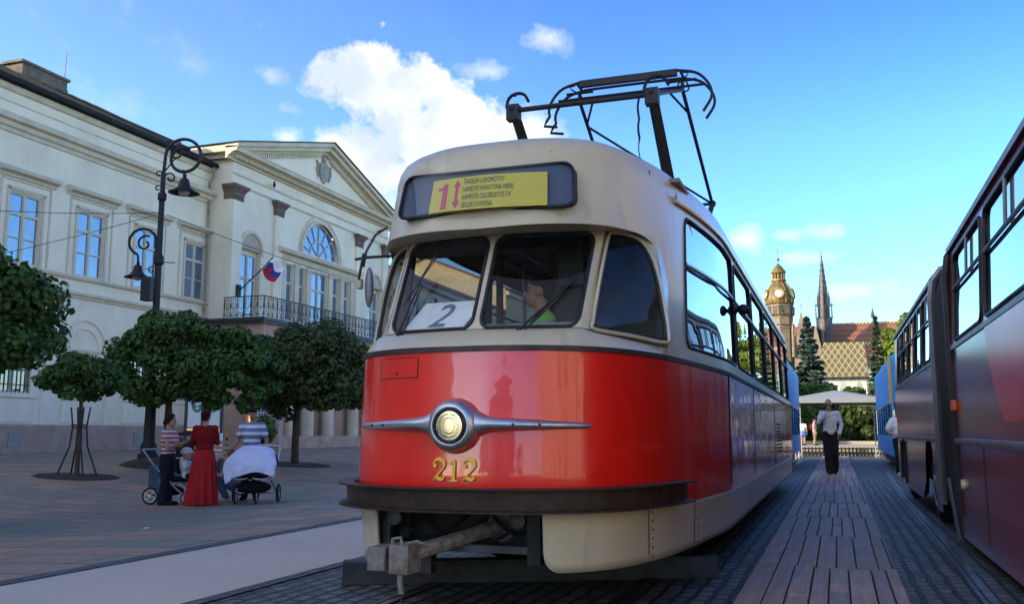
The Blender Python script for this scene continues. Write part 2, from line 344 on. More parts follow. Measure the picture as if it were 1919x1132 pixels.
MAT['slab'] = pave('plaza_slabs', (.21,.22,.17), (.50,.28,.18), (.06,.055,.045), 1.05, .60, .018, .37, rz=radians(4), rough=.62, dist=.05, bump=.5, nsc=1.2)
MAT['kerb'] = pave('kerb_setts', (.09,.095,.10), (.13,.135,.14), (.03,.03,.03), .10, .24, .012, .5, rough=.7, dist=.02)
MAT['cobble'] = pave('cobblestones', (.085,.085,.07), (.22,.20,.17), (.014,.016,.014), .19, .12, .02, .5, rz=radians(90), rough=.6, dist=.07, bump=1.0, spots=(.04,.06,.02), bd=.05)
MAT['granite'] = None
def granite():
    m, t, b = newmat('washed_granite_path'); f = noisen(t, 170, detail=2); g_ = noisen(t, .8); c = mixc(t, ramp(t, f, .35, .65), (.43,.37,.30), (.76,.67,.56)); c = mixc(t, tm(t, 'MULTIPLY', ramp(t, g_, .4, .7), .35), c, (.44,.38,.32))
    t.links.new(c, b.inputs['Base Color']); b.inputs['Roughness'].default_value = .8; addbump(t, b, f, .5, .01); return m
MAT['granite'] = granite()
def wood():
    m, t, b = newmat('weathered_planks'); f = noisen(t, 2.0, sc3=(14,1,14), detail=8); c = mixc(t, ramp(t, f, .35, .68), (.54,.34,.23), (.25,.16,.11))
    g_ = noisen(t, 1.3); c = mixc(t, tm(t, 'MULTIPLY', ramp(t, g_, .4, .65), .55), c, (.28,.25,.22)); gi = t.nodes.new('ShaderNodeNewGeometry'); c = mixc(t, tm(t, 'MULTIPLY', gi.outputs['Random Per Island'], .5), c, (.12,.09,.07))
    t.links.new(c, b.inputs['Base Color']); b.inputs['Roughness'].default_value = .6; addbump(t, b, f, .5, .01); return m
MAT['wood'] = wood()
MAT['asphalt'] = M('ground_grey', (.09,.09,.09), .9, n=.15, ns=.5); MAT['sandy'] = M('pale_paving', (.42,.36,.26), .85, n=.15, ns=.7)
MAT['bark'] = M('bark', (.085,.06,.045), .9, n=.3, ns=8, bump=.6, bs=14); MAT['soil'] = M('dark_soil', (.055,.042,.032), .95, n=.3, ns=5, bump=.8, bs=12)
def leafmat(name, a, bcol, tr=.25):
    m, t, b = newmat(name); gi = t.nodes.new('ShaderNodeNewGeometry'); f = noisen(t, .9, detail=3)
    v = tm(t, 'ADD', tm(t, 'MULTIPLY', gi.outputs['Random Per Island'], .6), tm(t, 'MULTIPLY', f, .5)); c = mixc(t, v, a, bcol); t.links.new(c, b.inputs['Base Color'])
    b.inputs['Roughness'].default_value = .5; b.inputs['Specular IOR Level'].default_value = .35
    tl = tnode(t, 'ShaderNodeBsdfTranslucent'); t.links.new(c, tl.inputs[0]); mx = t.nodes.new('ShaderNodeMixShader'); mx.inputs[0].default_value = tr
    t.links.new(b.outputs[0], mx.inputs[1]); t.links.new(tl.outputs[0], mx.inputs[2]); t.links.new(mx.outputs[0], t.nodes['Material Output'].inputs[0]); return m
MAT['leaf'] = leafmat('maple_leaves', (.022,.060,.010), (.075,.16,.028)); MAT['leaf2'] = leafmat('dull_maple_leaves', (.022,.045,.012), (.075,.11,.024))
MAT['leafY'] = leafmat('light_leaves', (.07,.13,.015), (.20,.26,.03), .4); MAT['spruce'] = leafmat('blue_spruce_needles', (.02,.05,.035), (.10,.17,.13), .1); MAT['fir'] = leafmat('fir_needles', (.02,.05,.02), (.07,.13,.05), .1)
def skinm(n, c): 
    m, t, b = newmat(n); b.inputs['Base Color'].default_value = rgba(c); b.inputs['Roughness'].default_value = .5; b.inputs['Subsurface Weight'].default_value = .08; b.inputs['Subsurface Radius'].default_value = (.02,.008,.004); return m
MAT['skin'] = skinm('skin', (.42,.23,.15)); MAT['skin2'] = skinm('tanned_skin', (.30,.16,.10))
def cloth(name, c, rough=.9, b_=.3): return M(name, c, rough, n=.12, ns=5, bump=b_, bs=16, spec=.2)
for k_, c_ in dict(c_red=(.20,.008,.012), c_skirt=(.42,.02,.025), c_navy=(.012,.016,.03), c_black=(.01,.01,.011), c_jacket=(.52,.55,.60), c_cream=(.55,.52,.44), c_blanket=(.62,.66,.86), c_denim=(.10,.16,.30),
        c_green=(.28,.62,.12), c_white=(.7,.7,.72), c_bluesh=(.08,.20,.55), c_pink=(.55,.35,.36), c_tan=(.32,.22,.15), hair=(.018,.011,.008), hairred=(.05,.012,.012), hairblond=(.16,.10,.05), shoe=(.015,.014,.013), strollergrey=(.30,.34,.40)).items(): MAT[k_] = cloth(k_, c_)
def gz(x): return interp(x, [-28,-20,-16,-13,-10,-6,50], [.35,.25,0,-.2,-.2,0,0])

# ================================================================ ground
def sheet(name, xs, ys, m, dz=0, zf=None):
    mb = MB(); mb.grid([[(x, y, (zf(x, y) if zf else gz(x)) + dz) for x in xs] for y in ys]); return structure(mb.build(name, m, fix=True, smooth=60))
def rng(a, b, n): return [a + (b-a)*i/n for i in range(n+1)]
sheet('ground', rng(-3000, 3000, 2), rng(-3000, 3000, 2), MAT['asphalt'], zf=lambda x, y: -.30)
sheet('plaza_paving', [-60, -40]+rng(-30, -5.85, 50), rng(-60, 200, 60), MAT['slab'], 0)
sheet('path', [-5.70, -5.2, -4.6, -3.98], rng(-60, 120, 30), MAT['granite'], .008)
sheet('kerb_strip', [-5.86, -5.69], rng(-60, 120, 30), MAT['kerb'], .014)
sheet('cobblestones', rng(-3.99, 30, 12), rng(-60, 200, 40), MAT['cobble'], 0)
sheet('street_edge', [-5.86, -3.98], rng(-60, 200, 30), MAT['asphalt'], -.01)
sheet('kerb_strip', [-4.02, -3.90], rng(-60, 120, 30), MAT['kerb'], .010)
structure(MB().grid([[(x, y, .004+gz(x)*.0) for x in rng(-5.8, 60, 4)] for y in (-300, -24)]).build('sunny_square', MAT['sandy'], smooth=0))  # unseen pale ground added behind the camera to bounce warm light
# rails
def rail(xs, ys, name='rail'):
    mb = MB()
    for o, w, h in ((-.045, .016, .012), (.0, .035, .012)):
        rows = []
        P = [(interp(y, ys, xs), y) for y in rng(ys[0], ys[-1], 40)]
        mb.grid([[(x+o, y, 0), (x+o, y, h), (x+o+w*1.6, y, h), (x+o+w*1.6, y, 0)] for x, y in P])
    return mb
MAT['railsteel'] = M('worn_rail_steel', (.16,.12,.10), .38, metal=.7, n=.3, ns=6)
for nm, xs, ys, lb in (('rail', [-2.82, -2.82], [-4, 60], 'left steel tram rail running under the tram nose'), ('rail', [-1.38, -1.38], [-4, 60], 'right steel tram rail under the tram side'),
                   ('rail', [.84, .88, .95, 1.0, 1.2, 2.2], [0, 6.9, 11.4, 17.7, 26.4, 45], 'steel rail curving beside the bus and boardwalk'), ('rail', [2.27, 2.31, 2.38, 2.44, 2.64, 3.6], [0, 6.9, 11.4, 17.7, 26.4, 45], 'steel rail hidden below the bus')):
    structure(rail(xs, ys).build(nm, MAT['railsteel'], label=lb))
# boardwalk
rnd = random.Random(3); mb = MB(); y = 1.0
while y < 42:
    ly = 2.28 + rnd.uniform(-.12, .12); x = -.645; k = 0
    two = rnd.random() < .35
    while x < .36:
        w = rnd.choice([.115, .13, .14, .145, .16, .10]); x2 = min(x+w, .375 if .375-(x+w) < .06 else x+w)
        segs = [(y, y+ly)] if rnd.random() > .3 else [(y, y+ly*rnd.uniform(.35, .65)), (0, 0)]
        if len(segs) == 2: segs[1] = (segs[0][1], y+ly)
        for a, b in segs:
            dz = rnd.uniform(-.005, .005); mb.box(x+.0045, x2-.0045, a+.008, b-.012, .005, .075+dz)
        x = x2
    y += ly
bw = mb.build('boardwalk', MAT['wood'], bevel=.004); structure(bw); bw['label'] = 'weathered plank boardwalk between the tram and the bus'
# raised pale terrace far behind with dark picket fence
plat = MB(); plat.box(-14, 14, 45.8, 110, -.1, .37); structure(plat.build('terrace', MAT['sandy']))
for i, (yy, hh) in enumerate(((60, .55), (75, .75))):
    mb = MB(); mb.box(-9, 7, yy, yy+.5, .3, hh); t_ = mb.build('step', MAT['sandy']); structure(t_)
fb = thing('picket_fence', 'low dark picket fence in front of the sunlit terrace', 'fence', (0, 45.5, 0))
mb = MB()
for i in range(60): x = -4.5+i*.16; mb.box(x-.035, x+.035, -.02, .02, 0, .40)
mb.build('picket_row', MAT['iron'], fb, smooth=0)
mb = MB(); mb.box(-4.6, 5.1, .022, .06, .30, .36); mb.box(-4.6, 5.1, .022, .06, .08, .13); mb.build('rail_bar', MAT['iron'], fb, smooth=0)

# ================================================================ TRAM  (local frame: nose centre at origin, +y backwards)
LT = 16.3
TR = thing('tram', 'old red and cream tram numbered 212 with single headlight and raised pantograph', 'tram', (-2.1, 4.98, 0))
ctl = [(0,.05),(.3,.07),(.55,.165),(.75,.33),(.88,.54),(.98,.82),(1.06,1.17),(1.12,1.65),(1.185,2.3),(1.245,3.05),(1.25,3.6),(1.25,5),(1.25,8),(1.25,11),(1.25,LT-2.2),(1.17,LT-1.2),(.95,LT-.4),(.5,LT-.05),(0,LT)]
def catmull(P, k=6):
    out = []; n = len(P)
    for i in range(n-1):
        p0 = P[i-1] if i > 0 else tuple(2*a-b for a, b in zip(P[0], P[1])); p1 = P[i]; p2 = P[i+1]; p3 = P[i+2] if i+2 < n else tuple(2*a-b for a, b in zip(P[-1], P[-2]))
        if i == 0: p0 = (-P[1][0],)+tuple(P[1][1:])
        for j in range(k):
            t = j/k; out.append(tuple(.5*((2*b)+(-a+c)*t+(2*a-5*b+4*c-d)*t*t+(-a+3*b-3*c+d)*t**3) for a, b, c, d in zip(p0, p1, p2, p3)))
    out.append(tuple(P[-1])); return out
PL = catmull(ctl, 6)
PL = [(min(L, 1.25), y) for L, y in PL]
def hw(y):       # half width at y (front part, y > nose)
    return interp(y, [p[1] for p in PL[:-18]], [p[0] for p in PL[:-18]])
def frontwt(y): return 1-sm(.7, 2.7, y)
def S(L, y, z):
    b = interp(z, [.3,.8,1.6,1.75,2.42,2.8,3.2], [.07,0,.05,.10,.33,.45,.5])
    y2 = y + b*frontwt(y)
    if y > LT-3: y2 = y - b*.6*(sm(LT-2.5, LT-.5, y))
    if z > 2.2 and abs(L) < .75 and y < 3: y2 += sm(2.2, 2.42, z)*.06*(1-(L/.75)**2)
    L2 = L*(1 - .022*max(0, min(1, (z-1.6)/1.2)))
    if z < .78: L2 *= 1-.02*(.78-z)/.5
    return (L2, y2, z)
RIGHT = PL; FULL = [(-L, y) for L, y in reversed(PL[1:])] + PL    # from rear centre along left side to nose to right side to rear
def band(z0, z1, n, cols=None, off=0):
    cols = cols or FULL; rows = []
    for i in range(n+1):
        z = lerp(z0, z1, i/n); rows.append([S(L, y, z) for L, y in cols])
    if off: rows = [offset(r, off) for r in rows]
    return rows
def offset(r, d):
    o = []
    for i, p in enumerate(r):
        a = Vector(r[max(i-1, 0)]); b = Vector(r[min(i+1, len(r)-1)]); t = b-a; n = Vector((t.y, -t.x, 0)); n = n.normalized() if n.length > 1e-9 else Vector((0,0,0)); o.append((p[0]+n.x*d, p[1]+n.y*d, p[2]))
    return o
# red lower body: bottom edge z .76 at the front behind the bumper, .62 along the sides
rows = []
NR = 12
def redbot(y): return interp(y, [0, 1.2, 1.6, LT-1, LT], [.74, .68, .62, .62, .7])
for i in range(NR+1):
    rows.append([S(L, y, lerp(redbot(y), 1.575, i/NR)) for L, y in FULL])
mb = MB(); mb.grid(rows); mb.build('red_lower_body', MAT['red'], TR, smooth=60, fix=True)
# dark belt moulding
mb = MB(); r0 = offset([S(L, y, 1.572) for L, y in FULL], .012); r1 = offset([S(L, y, 1.604) for L, y in FULL], .012); a0 = [S(L, y, 1.572) for L, y in FULL]; a1 = [S(L, y, 1.604) for L, y in FULL]
mb.grid([a0, r0, r1, a1]); mb.build('belt_moulding', MAT['rust'], TR, smooth=60)
# vertical panel seams on the red
def seam(L, y, z0, z1, r=.004):
    mb = MB(); p = [Vector(S(L, y, lerp(z0, z1, i/6))) for i in range(7)]; mb.tube(p, r, 4); mb.build('panel_seam', MAT['rust'], TR)
for (L, y) in ((.62, .215), (1.25, 3.08), (1.25, 5.5), (1.25, 9.0), (1.25, 12.5)): seam(L, y, .66, 1.57)
# cream skirts under the red
def skirt(cols, zb, name, label=None):
    rows = []
    n = 8; s_ = [0]
    for i in range(1, len(cols)): s_.append(s_[-1]+hypot(cols[i][0]-cols[i-1][0], cols[i][1]-cols[i-1][1]))
    def zb_(i):
        d = s_[i]; return zb + (.10*(1-sqrt(max(0, 1-((.10-d)/.10)**2))) if d < .10 else 0)
    for k in range(n+1):
        rows.append([S(L*.998, y+.006, lerp(zb_(i), redbot(y)+.01, k/n)) for i, (L, y) in enumerate(cols)])
    mb = MB(); mb.grid(rows); o = mb.build(name, MAT['cream'], TR, smooth=60, fix=True)
    s = o.modifiers.new('thickness', 'SOLIDIFY'); s.thickness = .02; s.offset = -1
    return o
def subcols(L0, side, y1=LT-1.0):
    c = [(L0, interp(L0, [p[0] for p in PL[:60]], [p[1] for p in PL[:60]]))]
    f = c[0][1]
    c += [(L0+d, interp(L0+d, [p[0] for p in PL[:60]], [p[1] for p in PL[:60]])) for d in (.01, .025, .045, .07, .1)]
    c += [p for p in PL if p[0] > L0+.11 or p[1] > 2]; c = [p for p in c if p[1] < y1]
    c = [p for i, p in enumerate(c) if i == 0 or p[1] >= c[i-1][1]]
    return [(side*L, y) for L, y in c]
skirt(subcols(.50, 1), .30, 'skirt'); skirt(subcols(.60, -1), .30, 'skirt')
# bumper: C-channel following the nose
bc = [(-L, y) for L, y in reversed(PL) if 0 < L and y < 1.05] + [p for p in PL if p[1] < 1.32]
def bprof(z, off): return offset([S(L*1.02, y-.03, z) for L, y in bc], off)
mb = MB(); mb.grid([bprof(.785, 0), bprof(.785, .105), bprof(.775, .105), bprof(.768, .05), bprof(.662, .05), bprof(.655, .105), bprof(.645, .105), bprof(.645, 0)])
o = mb.build('bumper', MAT['rust'], TR, smooth=35); sd = o.modifiers.new('s', 'SOLIDIFY'); sd.thickness = .008
# ---- cream front under the windscreen: ledge from belt up to the glass
wsb = lambda L: .36+.28*L*L+ .0      # glass bottom y
WR = [(.020,.365,1.735),(.640,.475,1.735),(.020,.72,2.405),(.668,.865,2.415)]
QR = [(.69,.54,1.725),(1.085,1.12,1.665),(.715,.95,2.42),(.985,1.19,2.42)]
def bil(c, u, v):
    a = [lerp(c[0][i], c[1][i], u) for i in range(3)]; b = [lerp(c[2][i], c[3][i], u) for i in range(3)]; return tuple(lerp(a[i], b[i], v) for i in range(3))
creamM = MB()
lipL = [p for p in PL if p[1] <= 1.14]; hwE = hw(1.14)
front = lipL + [(hwE, 1.14)]
front_full = [(-L, y) for L, y in reversed(front[1:])] + front
def glassbot(L):   # inner line of the ledge
    a = abs(L); s_ = 1 if L >= 0 else -1
    if a <= .66: y = .36+.115*(a/.635)**1.5; z = 1.73
    else: t = min(1, (a-.66)/(hwE-.68)); y = lerp(.50, 1.13, t); z = lerp(1.725, 1.655, t)
    return (s_*min(a, 1.088), y, z)
top = [glassbot(L) for L, y in front_full]; bot = [S(L, y, 1.60) for L, y in front_full]
mid = []
for b_, t_ in zip(bot, top):
    mid.append(tuple(lerp(b_[i], t_[i], .30 if i < 2 else .72) for i in range(3)))
creamM.grid([bot, mid, top])
# window zone panels with openings
def rrect(u0, u1, v0, v1, ru, rv, m=6):
    pts = []
    for cx, cy, a0 in ((u1-ru, v1-rv, 0), (u0+ru, v1-rv, 90), (u0+ru, v0+rv, 180), (u1-ru, v0+rv, 270)):
        for i in range(m+1): a = radians(a0+90*i/m); pts.append((cx+ru*cos(a), cy+rv*sin(a)))
    return pts
def raypoly(c, d, poly):
    best = None
    for i in range(len(poly)):
        x1, y1 = poly[i][0]-c[0], poly[i][1]-c[1]; x2, y2 = poly[(i+1) % len(poly)][0]-c[0], poly[(i+1) % len(poly)][1]-c[1]
        den = d[0]*(y2-y1)-d[1]*(x2-x1)
        if abs(den) < 1e-12: continue
        t = (x1*(y2-y1)-y1*(x2-x1))/den; s_ = (x1*d[1]-y1*d[0])/den
        if t > 0 and -1e-6 <= s_ <= 1+1e-6 and (best is None or t > best): best = t
    return best
def panel(F, poly, wallmb, gask, glass, c=(.5,.5), k=10, g=.014, rec=.012, nrm=None, extra=None):
    out = [(i/k, 0) for i in range(k)]+[(1, i/k) for i in range(k)]+[(1-i/k, 1) for i in range(k)]+[(0, 1-i/k) for i in range(k)]
    # denser inner sampling: outer points plus inner polygon vertices directions
    dirs = [(p[0]-c[0], p[1]-c[1]) for p in out]+[(p[0]-c[0], p[1]-c[1]) for p in poly]
    dirs = sorted(dirs, key=lambda d: atan2(d[1], d[0])); D2 = []
    for d in dirs:
        if not D2 or abs(atan2(d[1], d[0])-atan2(D2[-1][1], D2[-1][0])) > 1e-4: D2.append(d)
    I = []; O = []
    for d in D2:
        t = raypoly(c, d, poly); I.append((c[0]+d[0]*t, c[1]+d[1]*t))
        s_ = min([((1 if d[i] > 0 else 0)-c[i])/d[i] for i in range(2) if abs(d[i]) > 1e-9]); O.append((c[0]+d[0]*s_, c[1]+d[1]*s_))
    n = len(I); Ip = [F(*p) for p in I]; Op = [F(*p) for p in O]
    wallmb.add(Op+Ip, [(i, (i+1) % n, n+(i+1) % n, n+i) for i in range(n)])
    gask.tube(Ip, g, 6, closed=True)
    C = Vector(F(*c)); nn = nrm or Vector((0, 0, 0)); Gp = [tuple(Vector(p)+nn*rec) for p in Ip]
    glass.add([tuple(C+nn*rec)]+Gp, [(0, 1+i, 1+(i+1) % n) for i in range(n)])
    return Ip
gaskM = MB(); glassW = [MB(), MB(), MB(), MB()]
def mir(c): return [(-x, y, z) for x, y, z in c]
wpoly = rrect(.035, .965, .03, .965, .10, .10)
panel(lambda u, v: bil(WR, u, v), rrect(.012, .982, .010, .975, .10, .11), creamM, gaskM, glassW[0])
panel(lambda u, v: bil(mir(WR), u, v), rrect(.012, .982, .010, .975, .10, .11), creamM, gaskM, glassW[1])
# centre strip between the panes
creamM.add([(-.020,.365,1.735),(.020,.365,1.735),(.020,.72,2.405),(-.020,.72,2.405)], [(0,1,2,3)])
qpoly = catmull([(.03,.09),(.06,.03),(.5,.035),(.9,.035),(.955,.10),(.955,.34),(.93,.58),(.85,.78),(.68,.91),(.42,.96),(.12,.965),(.035,.91),(.02,.5),(.03,.09)], 4)[:-1]
gaskQ = MB()
for s_, gl in ((1, glassW[2]), (-1, glassW[3])):
    c4 = QR if s_ > 0 else mir(QR); panel(lambda u, v: bil(c4, u, v), qpoly, creamM, gaskM, gl, c=(.45,.45))
    gaskQ.tube([tuple(Vector(bil(c4, .45+(p[0]-.45)*1.055, .45+(p[1]-.45)*1.05))+Vector((s_*.010, -.012, 0))) for p in qpoly], .013, 6, closed=True)
    # pillar between pane and quarter window
    a, b = [(s_*x, y, z) for x, y, z in (WR[1], WR[3])]; c, d = [(s_*x, y, z) for x, y, z in (QR[0], QR[2])]
    m1 = (s_*.665, .48, 1.73); m2 = (s_*.69, .88, 2.418); creamM.grid([[a, m1, c], [b, m2, d]])
# soffit under the visor
def lipz(L, y):
    if y < .62: return lerp(2.385, 2.405, min(1, abs(L)/.8))
    if y < 1.14: return 2.0+.405*sqrt(max(0, 1-((y-.62)/.53)**2))
    return 2.06
lip = [S(L, y, lipz(L, y)) for L, y in front[:-1]] + [S(hwE, 1.14, z) for z in (2.06, 1.95, 1.8, 1.66)]
ninner = len(lip)
def innerline(n):
    P = [(0,.715,2.405),(.33,.77,2.41),(.655,.865,2.415),(.715,.95,2.42),(.985,1.19,2.42),(1.0,1.20,2.3),(1.045,1.17,2.0),(1.085,1.13,1.66)]
    w = [0]; 
    for i in range(1, len(P)): w.append(w[-1]+(Vector(P[i])-Vector(P[i-1])).length)
    wl = [0]
    for i in range(1, len(lip)): wl.append(wl[-1]+(Vector(lip[i])-Vector(lip[i-1])).length)
    return [tuple(interp(x/wl[-1]*w[-1], w, [p[k] for p in P]) for k in range(3)) for x in wl]
inn = innerline(ninner)
for s_ in (1, -1):
    mm = lambda P: [(s_*p[0], p[1], p[2]) for p in P]
    md = [tuple(lerp(a[i], b[i], .5)+(.012 if i == 2 else 0) for i in range(3)) for a, b in zip(lip, inn)]
    creamM.grid([mm(lip), mm(md), mm(inn)])
# visor front piece
for s_ in (1, -1):
    cols = front[:-1]; rows = []
    for k in range(11): rows.append([(lambda p: (s_*p[0], p[1], p[2]))(S(L, y, lerp(lipz(L, y), 2.80, k/10))) for L, y in cols])
    creamM.grid(rows)
    rows = [[(lambda p: (s_*p[0], p[1], p[2]))(S(*c, lerp(z0, 2.8, k/10))) for c, z0 in ((cols[-1], lipz(*cols[-1])), ((hwE, 1.14), 2.06))] for k in range(11)]
    creamM.grid(rows)
# side walls with window bays
W1 = (1.55, 3.82); bays = [(1.14, 1.55, None), (1.55, 3.82, 'big')]; y = 3.90
bays.append((3.82, 3.90, None))
for i in range(6): bays += [(y, y+1.83, 'win'), (y+1.83, y+1.91, None)]; y += 1.91
bays.append((y, LT-.75, None))
sideglass = []; barM = MB()
for s_ in (1, -1):
    for (a, b, kind) in bays:
        def F(u, v, a=a, b=b):
            yy = lerp(a, b, u); L = hw(yy) if yy < LT-3 else interp(yy, [LT-3, LT-2.2, LT-1.2, LT-.4], [1.25, 1.25, 1.17, .95])
            p = S(L, yy, lerp(1.60, 2.80, v)); return (s_*p[0], p[1], p[2])
        if not kind:
            creamM.grid([[F(i/4, j/10) for i in range(5)] for j in range(11)])
        else:
            w = b-a; g_ = MB()
            panel(F, rrect(.045/w, 1-.045/w, .085, .905, .10/w, .09), creamM, gaskM, g_, k=12, nrm=Vector((-s_, 0, 0)))
            sideglass.append(g_)
            vb = .60
            P = [Vector(F(u, vb)) for u in rng(.05/w, 1-.05/w, 8)]; barM.tube([p+Vector((s_*.004, 0, 0)) for p in P], .016, 6)
# roof
def roofrow(z, t): return [(lambda p, C: tuple(lerp(p[i], C[i], t) for i in range(2))+(z,))(S(L, y, 2.8), (0, max(1.7, min(LT-1.7, S(L, y, 2.8)[1])), z)) for L, y in FULL]
prof = [(2.80,0),(2.86,.004),(2.92,.018),(2.97,.045),(3.01,.085),(3.05,.15),(3.085,.25),(3.11,.38),(3.13,.55),(3.145,.75),(3.15,1)]
creamM.grid([roofrow(z, t) for z, t in prof])
# rear upper closing wall
rr = [p for p in FULL if p[1] > LT-.76]; i0 = [i for i, p in enumerate(FULL) if p[1] > LT-.76]
for part in ([p for p in FULL[:len(FULL)//2] if p[1] > LT-1.0], [p for p in FULL[len(FULL)//2:] if p[1] > LT-1.0]):
    creamM.grid([[S(L, y, z) for L, y in part] for z in rng(1.6, 2.8, 4)])
creamM.build('cream_upper_body', MAT['cream'], TR, smooth=50, merge=.002)
gaskM.build_loose('window_gasket', MAT['black'], TR, smooth=60)
gaskQ.build_loose('quarter_window_rim', MAT['cream'], TR, smooth=60)
barM.build_loose('window_crossbar', MAT['alu'], TR, smooth=60)
for g_ in glassW: g_.build('windscreen_pane', MAT['glass'], TR, smooth=80, fix=False)
for g_ in sideglass: g_.build('side_window_pane', MAT['sideglass'], TR, smooth=80, fix=False)
# gutters
for s_ in (1, -1):
    P = [Vector(S(hw(y), y, 2.775)) for y in rng(1.25, LT-3, 40)]; P = [Vector((s_*(p.x+.018), p.y, p.z)) for p in P]
    mb = MB(); mb.tube(P, .017, 6, flat=1.8); mb.tube([P[0], P[0]+Vector((s_*.01, -.02, .03)), P[0]+Vector((s_*.015, -.03, .055)), P[0]+Vector((s_*.01, -.01, .07))], .006, 6); mb.build('gutter', MAT['cream'], TR, smooth=60)
# destination sign
def plane_at(z): return interp(z, [2.49, 2.84], [.388, .466])
c0 = [(-.61, plane_at(2.50), 2.505), (.61, plane_at(2.50), 2.505), (-.585, plane_at(2.82), 2.805), (.585, plane_at(2.82), 2.805)]
sgw, sgg, sgl = MB(), MB(), MB()
bx_ = rrect(.0, 1, .0, 1, .055, .20)
def signF(u, v, d=0): p = bil(c0, u, v); return (p[0], p[1]-d+.115*(2*u-1)**2, p[2])
loop = [signF(u, v) for u, v in bx_]; n = len(loop)
sb = MB(); back = [(p[0], p[1]+.13, p[2]) for p in loop]; fr_ = [(p[0], p[1]-.004, p[2]) for p in loop]; sb.add(fr_+back, [(i, (i+1) % n, n+(i+1) % n, n+i) for i in range(n)]); sb.tube([(p[0], p[1]-.004, p[2]) for p in loop], .010, 6, closed=True)
sb.build('sign_frame', MAT['black'], TR, smooth=60)
bk = MB(); bk.add([(0, c0[0][1]+.055, 2.655)]+[(p[0], p[1]+.013, p[2]) for p in loop], [(0, 1+i, 1+(i+1) % n) for i in range(n)]); DS = bk.build('destination_sign', MAT['signback'], TR, smooth=80, fix=False)
sh = MB(); sh.grid([[signF(u, v, -.009) for u in rng(.205, .865, 12)] for v in (.02, .80)]); sh.build('route_sheet', MAT['yellow'], DS, smooth=80)
gl = MB(); gl.grid([[signF(u, v, .0) for u in rng(.012, .988, 14)] for v in (.03, .5, .97)]); gl.build('sign_glass', glassmat('sign_glass', (.95,.96,.97), 1.35), DS, smooth=80)
def textmesh(name, s, size, m, parent, place, sx=1.0, ext=0, align='LEFT', shear=0):
    cu = bpy.data.curves.new(name, 'FONT'); cu.body = s; cu.size = size; cu.align_x = align; cu.shear = shear; cu.resolution_u = 3
    to = bpy.data.objects.new(name, cu); COL.objects.link(to); bpy.context.view_layer.update()
    me = bpy.data.meshes.new_from_object(to.evaluated_get(bpy.context.evaluated_depsgraph_get())); bpy.data.objects.remove(to); bpy.data.curves.remove(cu)
    for v in me.vertices: v.co = place(v.co.x*sx, v.co.y)
    me.materials.clear(); me.materials.append(m)
    o = bpy.data.objects.new(name, me); COL.objects.link(o); o.parent = parent; return o
def flatm(name, polys, m, parent, place):
    mb = MB()
    for P in polys: mb.add([place(*p) for p in P], [tuple(range(len(P)))])
    return mb.build(name, m, parent, smooth=0, fix=False)
SW, SH = 1.21, .30
def splace(x, y, d=-.006): return signF(x/SW, y/SH, d)
lines = ['\u0160TADI\u00d3N LOKOMOT\u00cdVY', 'N\u00c1MESTIE MARAT\u00d3NA MIERU', 'N\u00c1MESTIE OSLOBODITE\u013dOV', 'S\u00cdDLISKO KR\u00c1SNA']
for i, ln in enumerate(lines):
    textmesh('stop_name', ln, .052, MAT['ink'], DS, lambda x, y, i=i: splace(.485+x, .187-i*.0545+y), sx=.50)
P1 = [[(.315,.165),(.345,.205),(.372,.205),(.372,.035),(.335,.035),(.335,.163)], [(.330,.027),(.377,.027),(.377,.038),(.330,.038)], [(.300,.160),(.335,.160),(.345,.178),(.300,.178)]]
flatm('route_number', P1, MAT['magenta'], DS, splace)
AR = [[(.432,.07),(.452,.07),(.452,.18),(.432,.18)], [(.415,.175),(.469,.175),(.442,.222)], [(.415,.07),(.442,.022),(.469,.07)]]
flatm('double_arrow', AR, MAT['magenta'], DS, splace)
# headlight with aluminium wings
def bodyy(L, z): 
    y = interp(abs(L), [p[0] for p in PL[:60]], [p[1] for p in PL[:60]]); return S(L, y, z)[1]
hz = 1.135
mb = MB(); prof = [(.162,.03),(.160,-.005),(.150,-.045),(.132,-.075),(.112,-.088),(.098,-.082),(.092,-.065),(.092,-.04)]
mb.lathe([(r, h+.055) for r, h in prof], (0, 0, hz), 40, axis='y', cap=False)
for s_ in (1, -1):
    rows = []
    for i in range(22):
        t = i/21; L = lerp(.06, .75, t); hh = lerp(.056, .017, t**.8)*(1 if t < .94 else sqrt(max(.02, 1-((t-.94)/.065)**2))); hh += .035*exp(-((L-.12)/.05)**2)
        th = lerp(.085, .035, t); y0 = bodyy(L, hz); rows.append([(s_*L, y0+.004-th*max(0, cos(a))**.8+ (0 if abs(cos(a)) > .01 else 0), hz+.012-.012*t+hh*sin(a)) for a in [radians(x) for x in range(-90, 91, 15)]])
    mb.grid(rows)
hl = mb.build('headlight', MAT['alu'], TR, smooth=60)
mb = MB(); mb.lathe([(.098,-.035),(.098,-.050),(.086,-.050),(.086,-.035)], (0, 0, hz), 36, axis='y', cap=False); mb.build('lamp_gasket', MAT['black'], hl, smooth=40)
mb = MB(); mb.lathe([(.0005,.03),(.03,.022),(.06,.002),(.084,-.032),(.084,-.034)], (0, -.0, hz), 36, axis='y'); mb.build('reflector', MAT['chrome'], hl, smooth=80)
mb = MB(); vs = []; 
for i, (r, h) in enumerate(((.0005,-.062),(.03,-.060),(.06,-.052),(.086,-.040))): vs.append([(r*cos(a), h, hz+r*sin(a)) for a in [2*pi*k/36 for k in range(37)]])
mb.grid(vs); mb.build('lens', MAT['lens'], hl, smooth=80, fix=False)
mb = MB()
pass
mb = None
